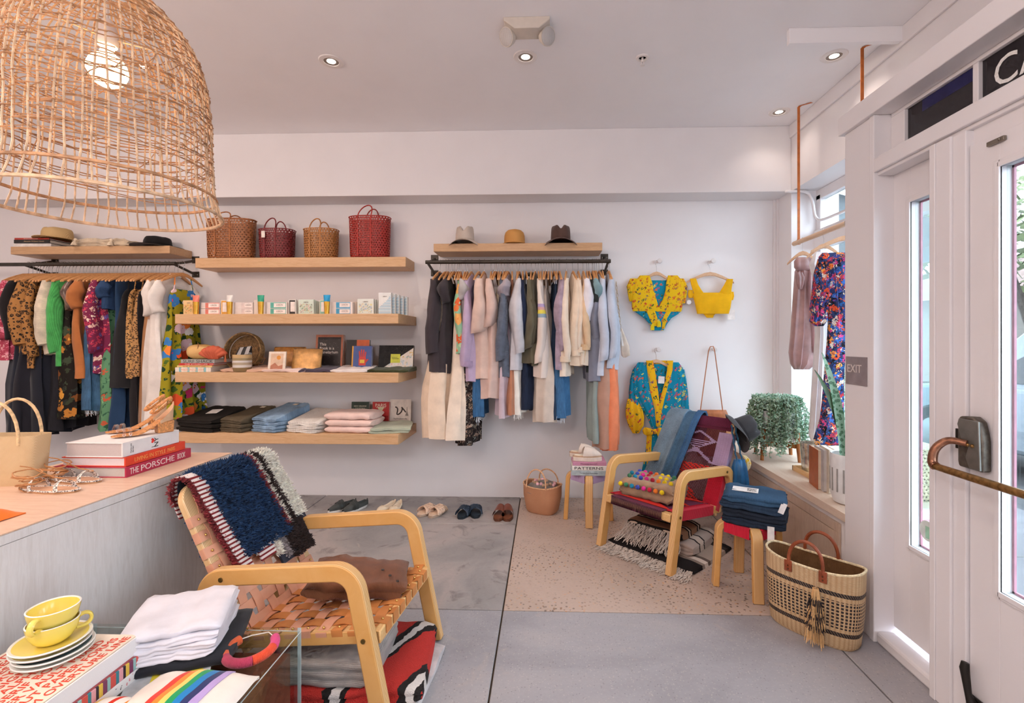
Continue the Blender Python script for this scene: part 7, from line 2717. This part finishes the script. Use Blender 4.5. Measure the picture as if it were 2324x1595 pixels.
# ---------------------------------------------------------------- shoes along the wall
def slide(label, u, v, rz, c1, c2, kind, group, mir=1):
    p = PZ(u, v, 0)
    s = empty('slide_shoe', (p.x, p.y, 0), rz, label, 'shoe', group)
    L, W = .25, .098
    so = sole_outline(L, W)
    so = [(x, y * (1.08 if y * mir > 0 else .95)) for x, y in so]
    G().prism(so, 0, .018, 'xy').build('sole', plain(shade_hex(c2, .8), .7), s, bev=.004)
    G().prism([(x * .975 + .003, y * .95) for x, y in so], .018, .024, 'xy').build('footbed', plain(c2, .6), s)
    if kind == 'slab':
        rings = []
        for k in range(9):
            t = k / 8
            x = L * lerp(.26, .70, t)
            w = W / 2 * lerp(1.04, .86, t)
            rings.append([Vector((x + .012 * math.sin(PI * j / 12), w * math.cos(PI * j / 12), .02 + lerp(.05, .066, t) * math.sin(PI * j / 12) ** .8)) for j in range(13)])
        G().loft(rings, False, False, closed=False).build('vamp', plain(c1, .4), s, ang=70)
    else:
        for k in range(5):
            a = .0
            for d in (-1, 1):
                pts = []
                for j in range(13):
                    t = j / 12
                    y = W / 2 * 1.06 * math.cos(PI * t)
                    x = L * (.30 + .075 * k) + d * .03 * (t - .5) * 2
                    pts.append((x, y, .02 + (.046 + .002 * ((j + k) % 2)) * math.sin(PI * t) ** .8))
                G().tube(pts, .0085, 6, flat=.45, up=(1, 0, 0)).build('braided_strap', plain(c1, .5, var=.12, scale=60), s)
    return s


def shade_hex(c, k):
    v = shade(c, k)
    return '#%02x%02x%02x' % tuple(int(x * 255) for x in v)


T = math.radians
SL = [(1128, 1184, 86, '#7a3a22', '#7a4428', 'slab', 'brown leather slide', 'left', -1), (1152, 1184, 94, '#7a3a22', '#7a4428', 'slab', 'brown leather slide', 'right', 1),
      (1044, 1179, 84, '#24364a', '#22303c', 'braid', 'navy braided slide', 'left', -1), (1080, 1177, 100, '#24364a', '#22303c', 'braid', 'navy braided slide', 'right', 1),
      (949, 1173, 62, '#dcbda4', '#e0c2a8', 'braid', 'beige braided slide', 'left', -1), (976, 1176, 68, '#dcbda4', '#e0c2a8', 'braid', 'beige braided slide', 'right', 1)]
for (u, v, a, c1, c2, kd, nm, sd, mir) in SL:
    slide('%s, %s shoe of its pair on the floor' % (nm, sd), u, v, T(a), c1, c2, kd, nm + 's', mir)


def sneaker(label, u, v, rz, c, kind, group):
    p = PZ(u, v, 0)
    s = empty('sneaker' if kind == 's' else 'ballet_flat', (p.x, p.y, 0), rz, label, 'shoe', group)
    L, W = .255, .092
    so = sole_outline(L, W)
    G().prism(so, 0, .022 if kind == 's' else .012, 'xy').build('sole', plain('#d9d5d0' if kind == 's' else '#b99a7a', .6), s, bev=.004)
    b0 = .022 if kind == 's' else .012
    rings = []
    for k in range(15):
        t = k / 14
        x = L * lerp(.01, .99, t)
        w = W / 2 * (math.sin(PI * max(.03, min(.97, t))) ** .42) * (1 if t < .35 else lerp(1, .78, min(1, (t - .35) / .3)))
        hh = interp([(0, .018), (.15, .034), (.35, .05), (.5, .066), (.6, .05), (.8, .052), (.93, .062), (1, .05)] if kind == 's' else [(0, .014), (.15, .03), (.3, .034), (.42, .02), (.7, .024), (.92, .045), (1, .035)], t)
        op = t > (.5 if kind == 's' else .34) and t < .97
        ring = []
        for j in range(17):
            a = PI * j / 16
            y, z = w * math.cos(a), b0 + hh * math.sin(a) ** .7
            if op and 4 <= j <= 12:
                z = b0 + (.010 if t < .95 else hh * .8)
                y *= .9
            ring.append(Vector((x, y, z)))
        rings.append(ring)
    G().loft(rings, False, False, closed=False).build('upper', fabric(c), s, ang=50)
    if kind == 's':
        for x0 in (.30, .41):
            G().loft([[Vector((L * x + .0, W / 2 * 1.02 * math.cos(PI * j / 12), b0 + hh * math.sin(PI * j / 12) ** .7)) for j in range(13)] for x, hh in ((x0, .052 if x0 < .35 else .064), (x0 + .085, .061 if x0 < .35 else .069))], False, False, closed=False).build('elastic_band', fabric(shade_hex(c, .85)), s, ang=50)
    else:
        G().tube([(L * .3, -.014, .05), (L * .29, 0, .044), (L * .3, .014, .05), (L * .29, 0, .044), (L * .24, .01, .044)], .003, 5).build('bow', plain('#d9c2a0', .5), s)
    return s


sneaker('slate slip-on sneaker, left shoe of its pair behind the near armchair', 745, 1166, T(52), '#4a4d4c', 's', 'slate sneakers')
sneaker('slate slip-on sneaker, right shoe of its pair behind the near armchair', 778, 1168, T(60), '#4a4d4c', 's', 'slate sneakers')
sneaker('cream ballet flat with bow, left shoe of its pair', 856, 1166, T(72), '#e6d3b8', 'f', 'cream flats')
sneaker('cream ballet flat with bow, right shoe of its pair', 887, 1167, T(88), '#e6d3b8', 'f', 'cream flats')
# ================================================================== THINGS IN THE BAY WINDOW
LSTR = plain('#c06a2c', .5, var=.1)
RX, RZ_ = 2.0, 2.235
for (y, lab) in ((3.86, 'orange leather strap holding the far end of the bay rail'), (3.10, 'orange leather strap holding the near part of the bay rail')):
    s = empty('leather_strap', (RX, y, CEIL), 0, lab, 'strap')
    L_ = CEIL - RZ_
    G().box(-.010, .010, -.0016, .0016, -L_ - .0, -.012).build('strap_band', LSTR, s, smooth=False)
    G().tube([(0, 0, -L_ + .022 * 1), (0, 0, -L_ + .022)], .001, 4).build('stitch', LSTR, s)
    rings = []
    for k in range(17):
        a = 2 * PI * k / 16
        rings.append([Vector((-.010, .0205 * math.sin(a), -L_ + .0205 * math.cos(a))), Vector((.010, .0205 * math.sin(a), -L_ + .0205 * math.cos(a)))])
    g = G()
    for k in range(16):
        q = rings[k] + rings[k + 1]
        g.add(q, [(0, 1, 3, 2)])
    g.build('rod_loop', LSTR, s)
    G().add([(-.010, 0, -.012), (.010, 0, -.012), (.022, -.004, -.003), (-.002, -.004, -.003), (.085, -.05, -.002), (.062, -.06, -.002)], [(0, 1, 2, 3), (3, 2, 4, 5)]).build('ceiling_tab', LSTR, s, smooth=False)
rod = tag(G().tube([(RX, 3.93, RZ_), (RX, 2.66, RZ_)], .0185, 16).build('wooden_rod', wood('#dcb894', '#e6c7a8', (10, 1, 10), 5)), 'pale wooden rail hung on leather straps in the bay window', 'clothes rail')
PWOOD = wood('#d8aa84', '#e2bb98', (8, 8, 8), 4)
for (y, lab) in ((3.80, 'pale wooden hanger carrying the mauve jacket in the bay'), (3.52, 'pale wooden hanger carrying the white top in the bay'), (3.24, 'pale wooden hanger carrying the bright print dress in the bay')):
    h = hanger_proto(lab, 'hangers in the bay', PWOOD)
    h.location = (RX, y, RZ_)
    h.rotation_euler = (0, 0, PI / 2 - .35)
    h.scale = (1, .5 if y > 3.4 else 1.0, 1)
MV = plain('#b08c8a', .4, var=.1, scale=8)
o0 = PY(1830, 700, 3.80)
mj = empty('mauve_jacket', o0, 0, 'dusty mauve satin jacket with stand collar hanging in the bay window', 'jacket')
scan('jacket_body', [(600, 1812, 1842), (615, 1806, 1850), (650, 1804, 1856), (700, 1800, 1862), (760, 1796, 1866), (800, 1792, 1862), (825, 1795, 1852), (838, 1802, 1836)], 3.80, MV, mj, .05, 5, .35, 2, o0)
scan('jacket_sleeve', [(612, 1838, 1850), (650, 1834, 1856), (700, 1838, 1866), (750, 1842, 1866), (790, 1846, 1866), (800, 1848, 1862)], 3.74, plain('#c3a2a8', .4, var=.1, scale=8), mj, .04, 3, .2, 3, o0)
scan('stand_collar', [(584, 1808, 1838), (592, 1804, 1842), (606, 1804, 1846), (614, 1808, 1842)], 3.77, MV, mj, .045, 3, .2, 4, o0)
scan('neck_bow', [(618, 1806, 1822), (630, 1806, 1826), (645, 1808, 1824), (656, 1812, 1820)], 3.73, plain('#9c7876', .4, var=.1), mj, .018, 3, .3, 5, o0)
WS = fabric('#f0eef0', .03)
o0 = PY(1850, 700, 3.52)
wt = empty('white_dress', o0, 0, 'sheer white dress hanging behind the bright print dress in the bay', 'dress')
scan('dress_body', [(572, 1850, 1866), (590, 1842, 1876), (600, 1838, 1880), (640, 1850, 1885), (760, 1852, 1890), (900, 1842, 1895), (985, 1836, 1898), (1000, 1840, 1895)], 3.52, WS, wt, .04, 6, .3, 2, o0)
TROP = floral('#35406a', ['#e4572e', '#3f6fc0', '#d9508a', '#241f24', '#efa04a', '#3f4f9a', '#c43a4a', '#e9dcc8'], 26, .5, ['#2f6fb0', '#241f24', '#e0673c'], 40)
o0 = PY(1890, 800, 3.24)
td = empty('print_dress', o0, 0, 'long tropical print off-shoulder dress in blue, orange and pink in the bay', 'dress')
scan('dress_body', [(580, 1872, 1930), (592, 1866, 1940), (640, 1872, 1952), (700, 1878, 1952), (722, 1882, 1945), (760, 1880, 1950), (830, 1874, 1956), (900, 1868, 1962), (950, 1862, 1968), (980, 1852, 1975), (998, 1846, 1978), (1010, 1850, 1972)], 3.24, TROP, td, .055, 7, .35, 2, o0)
scan('puff_sleeve', [(588, 1856, 1878), (620, 1850, 1880), (670, 1846, 1876), (700, 1842, 1874), (715, 1846, 1872), (728, 1840, 1876), (740, 1850, 1868)], 3.22, TROP, td, .05, 4, .3, 3, o0)
scan('ruffle_neck', [(574, 1866, 1935), (582, 1860, 1945), (594, 1858, 1950)], 3.21, TROP, td, .05, 14, .4, 4, o0)

# planter on a wooden stand with trailing plant
pcx, pcy = 1.83, 3.86
st_ = empty('plant_stand', (pcx, pcy, SILL), .55, 'walnut mid-century plant stand on the window bench', 'plant stand')
WALN = wood('#8f5228', '#a9672f', (8, 8, 2), 4)
for k in range(4):
    a = k * PI / 2
    G().tube([(.185 * math.cos(a), .185 * math.sin(a), 0), (.162 * math.cos(a), .162 * math.sin(a), .24)], [.013, .019], 12).build('leg', WALN, st_)
for k in range(2):
    M = Rz(k * PI / 2)
    G().prism([(-.16, .10), (.16, .10), (.16, .145), (.05, .125), (-.05, .125), (-.16, .145)], -.014, .014, 'xz', M).build('cross_brace', WALN, st_, bev=.004)
CERW = plain('#e3e2e1', .45, var=.03)
pt_ = tag(G().lathe([(.12, .147), (.142, .15), (.147, .165), (.147, .37), (.144, .375), (.138, .372), (.136, .30)], 40, cap1=False).build('plant_pot', CERW, loc=(pcx, pcy, SILL)), 'white cylinder plant pot on the walnut stand', 'pot')
G().lathe([(.137, .345), (.001, .35)], 30, cap0=False).build('soil', plain('#4a3a2c', .95, var=.2), pt_)
plnt = empty('trailing_plant', (pcx, pcy, SILL + .35), 0, 'trailing grey-green succulent spilling over the white pot', 'plant')
rn = random.Random(21)
LEAFM = [plain('#8fae98', .6, var=.2, scale=30), plain('#a9c2ad', .6, var=.2, scale=30), plain('#6f9478', .6, var=.2, scale=30)]
leaves = [G(), G(), G()]
stems = G()
for k in range(150):
    a = rn.uniform(0, 2 * PI)
    over = rn.random() < .78
    r0 = rn.uniform(.02, .13)
    pts = []
    ln = rn.uniform(.12, .33) if over else rn.uniform(.05, .12)
    n = 14
    for q in range(n):
        t = q / (n - 1)
        if over:
            r = r0 + (.185 + .03 * math.sin(k * 1.7) - r0) * min(1, t * 2.2) + .03 * max(0, t - .4) * math.sin(k * 2.3)
            z = .09 * math.sin(min(1, t * 2.0) * PI) + .0 - max(0, t - .35) * ln * 1.5 + .05 * (1 - t)
        else:
            r = r0 + .03 * t
            z = ln * t
        aa = a + .25 * t * math.sin(k * 3.1)
        pts.append(Vector((r * math.cos(aa), r * math.sin(aa), z)))
    stems.tube(pts, .002, 3, cap=False)
    for q in range(1, n):
        for m_ in range(4):
            c = pts[q].lerp(pts[q - 1], rn.random())
            d = Vector((rn.uniform(-1, 1), rn.uniform(-1, 1), rn.uniform(-.6, 1))).normalized()
            l = rn.uniform(.018, .034)
            e = d.orthogonal().normalized() * .008
            f_ = d.cross(e).normalized() * .005
            leaves[k % 3].add([c, c + d * l * .5 + e, c + d * l, c + d * l * .5 - e, c + d * l * .5 + f_, c + d * l * .5 - f_], [(0, 1, 4), (1, 2, 4), (2, 3, 4), (3, 0, 4), (0, 5, 1), (1, 5, 2), (2, 5, 3), (3, 5, 0)])
for i in range(3):
    leaves[i].build('leaves', LEAFM[i], plnt, kind='stuff', smooth=False)
stems.build('stems', plain('#7a8f6a', .7), plnt, kind='stuff')

# tray with mercury-glass candle holders
ty_ = empty('wooden_tray', (1.845, 3.30, SILL), 0, 'shallow pale wooden tray on the window bench', 'tray')
TRW = wood('#d9ac72', '#e2bb88', (10, 1, 10), 5)
G().box(-.075, .075, -.18, .18, 0, .008).build('tray_base', TRW, ty_, smooth=False)
for (a, b, c, d) in ((-.083, -.073, -.19, .19), (.073, .083, -.19, .19), (-.083, .083, -.19, -.18), (-.083, .083, .18, .19)):
    G().box(a, b, c, d, 0, .034).build('tray_side', TRW, ty_, smooth=False, bev=.001)
MERC = plain('#d9cfc2', .22, .75, .2, 40)
MERC2 = plain('#d0b48a', .25, .6, .25, 30)
v1 = tag(G().lathe([(.052, .009), (.056, .012), (.063, .12), (.067, .215), (.064, .215), (.058, .1)], 28, cap1=False).build('candle_vase', MERC, loc=(1.845, 3.40, SILL)), 'tall silvered glass candle vase on the wooden tray', 'vase')
v2 = empty('candle_holder', (1.845, 3.235, SILL), 0, 'short amber silvered glass candle holder on the wooden tray', 'candle holder')
G().lathe([(.045, .009), (.048, .02), (.052, .10), (.056, .16), (.053, .16), (.048, .09)], 26, cap1=False).build('glass', MERC2, v2)
for z in (.055, .068):
    G().tube([(.051 * math.cos(2 * PI * k / 28), .051 * math.sin(2 * PI * k / 28), z) for k in range(28)], .002, 5, closed=True).build('twine', plain('#b9b2a8', .4, .5), v2)
# upright books
for k, (c, sc2, dx, hh, lab) in enumerate((('#e0c9b0', '#a85a30', 0, .245, 'upright book with orange spine on the window bench'), ('#cfcac8', '#b5b2b2', .042, .255, 'upright grey book in the middle of three on the window bench'), ('#e6dccb', '#cfc3b0', .082, .265, 'upright cream book nearest the white pot on the window bench'))):
    b = empty('upright_book', (1.70 + dx * .25, 3.02 - dx * 1.0, SILL), -.2, lab, 'book')
    G().box(-.018, -.0155, -.0, .16, 0, hh).box(.0155, .018, -.0, .16, 0, hh).build('cover', plain(sc2, .5), b, smooth=False)
    G().box(-.0155, .0155, .002, .158, .003, hh - .003).build('page_block', plain(c, .9, var=.04), b, smooth=False)
# snake plant
sp0 = (1.735, 2.79, SILL)
pot = tag(G().lathe([(.07, 0), (.085, .006), (.098, .05), (.102, .27), (.098, .28), (.09, .275), (.088, .2)], 36, cap1=False).build('snake_plant_pot', CERW, loc=sp0), 'large white slotted pot at the near end of the window bench', 'pot')
for k in range(18):
    a = 2 * PI * k / 18
    G().box(.0985, .1025, -.004, .004, .07, .20).build('slot', plain('#9a9692', .7), pot, smooth=False, rot=(0, 0, a))
G().lathe([(.09, .25), (.001, .255)], 24, cap0=False).build('soil', plain('#4a3a2c', .95, var=.2), pot)
snk = empty('snake_plant', (sp0[0], sp0[1], SILL + .25), 0, 'upright variegated snake plant in the slotted pot', 'plant')
SNM = [leopard('#8fb09a', '#4f7a5c', 45), leopard('#c3d6c4', '#5f8a6a', 60), plain('#3f5a3a', .5, var=.2)]
for k, (dx, dy, h_, lx, ly, w_, m_) in enumerate(((-.02, .03, .50, -.13, .06, .022, 2), (.0, .0, .62, -.01, .02, .03, 1), (-.03, .02, .60, -.06, .1, .026, 0), (.04, -.01, .55, .08, .0, .03, 0), (.02, .04, .45, .03, .08, .028, 1))):
    rings = []
    for q in range(12):
        t = q / 11
        w = w_ * (math.sin(PI * min(1, .18 + t * .82)) ** .7) + .0008
        c = Vector((dx + lx * t * t, dy + ly * t * t, h_ * t))
        rings.append([c + Vector((-w, 0, 0)), c + Vector((0, .007, 0)), c + Vector((w, 0, 0)), c + Vector((0, .002, 0))])
    G().loft(rings).build('leaf', SNM[m_], snk, ang=60)
# cane cube stool in the bay seen through the sidelight
ck = empty('cane_stool', (2.17, 2.95, SILL), 0, 'cream woven cane stool in the bay seen through the sidelight', 'stool')
G().loft([rrect(.14, .14, 0), rrect(.145, .145, .30)], True, True).build('cane_body', cane('#e0cba6', 40, .02), ck)
G().loft([rrect(.13, .13, .004), rrect(.135, .135, .295)], True, True).build('inner_drum', plain('#e9dcc2', .7), ck)
# round sticker on the sidelight
pk = PX(2085, 1195, 1.70)
sk = tag(G().lathe([(.045, 0), (.045, .0012)], 28, (0, 0, 0), Matrix.Rotation(-PI / 2, 4, 'Y')).build('window_sticker', plain('#dfe6df', .5), loc=(1.7005, 2.195, pk.z)), 'round mint and white sticker on the sidelight glass', 'sticker')
G().prism([(-.03, -.03), (.01, -.035), (.01, .02), (-.035, .02)], -.0022, -.0014, 'yz').build('mint_panel', plain('#a9d9bd', .5), sk, smooth=False)
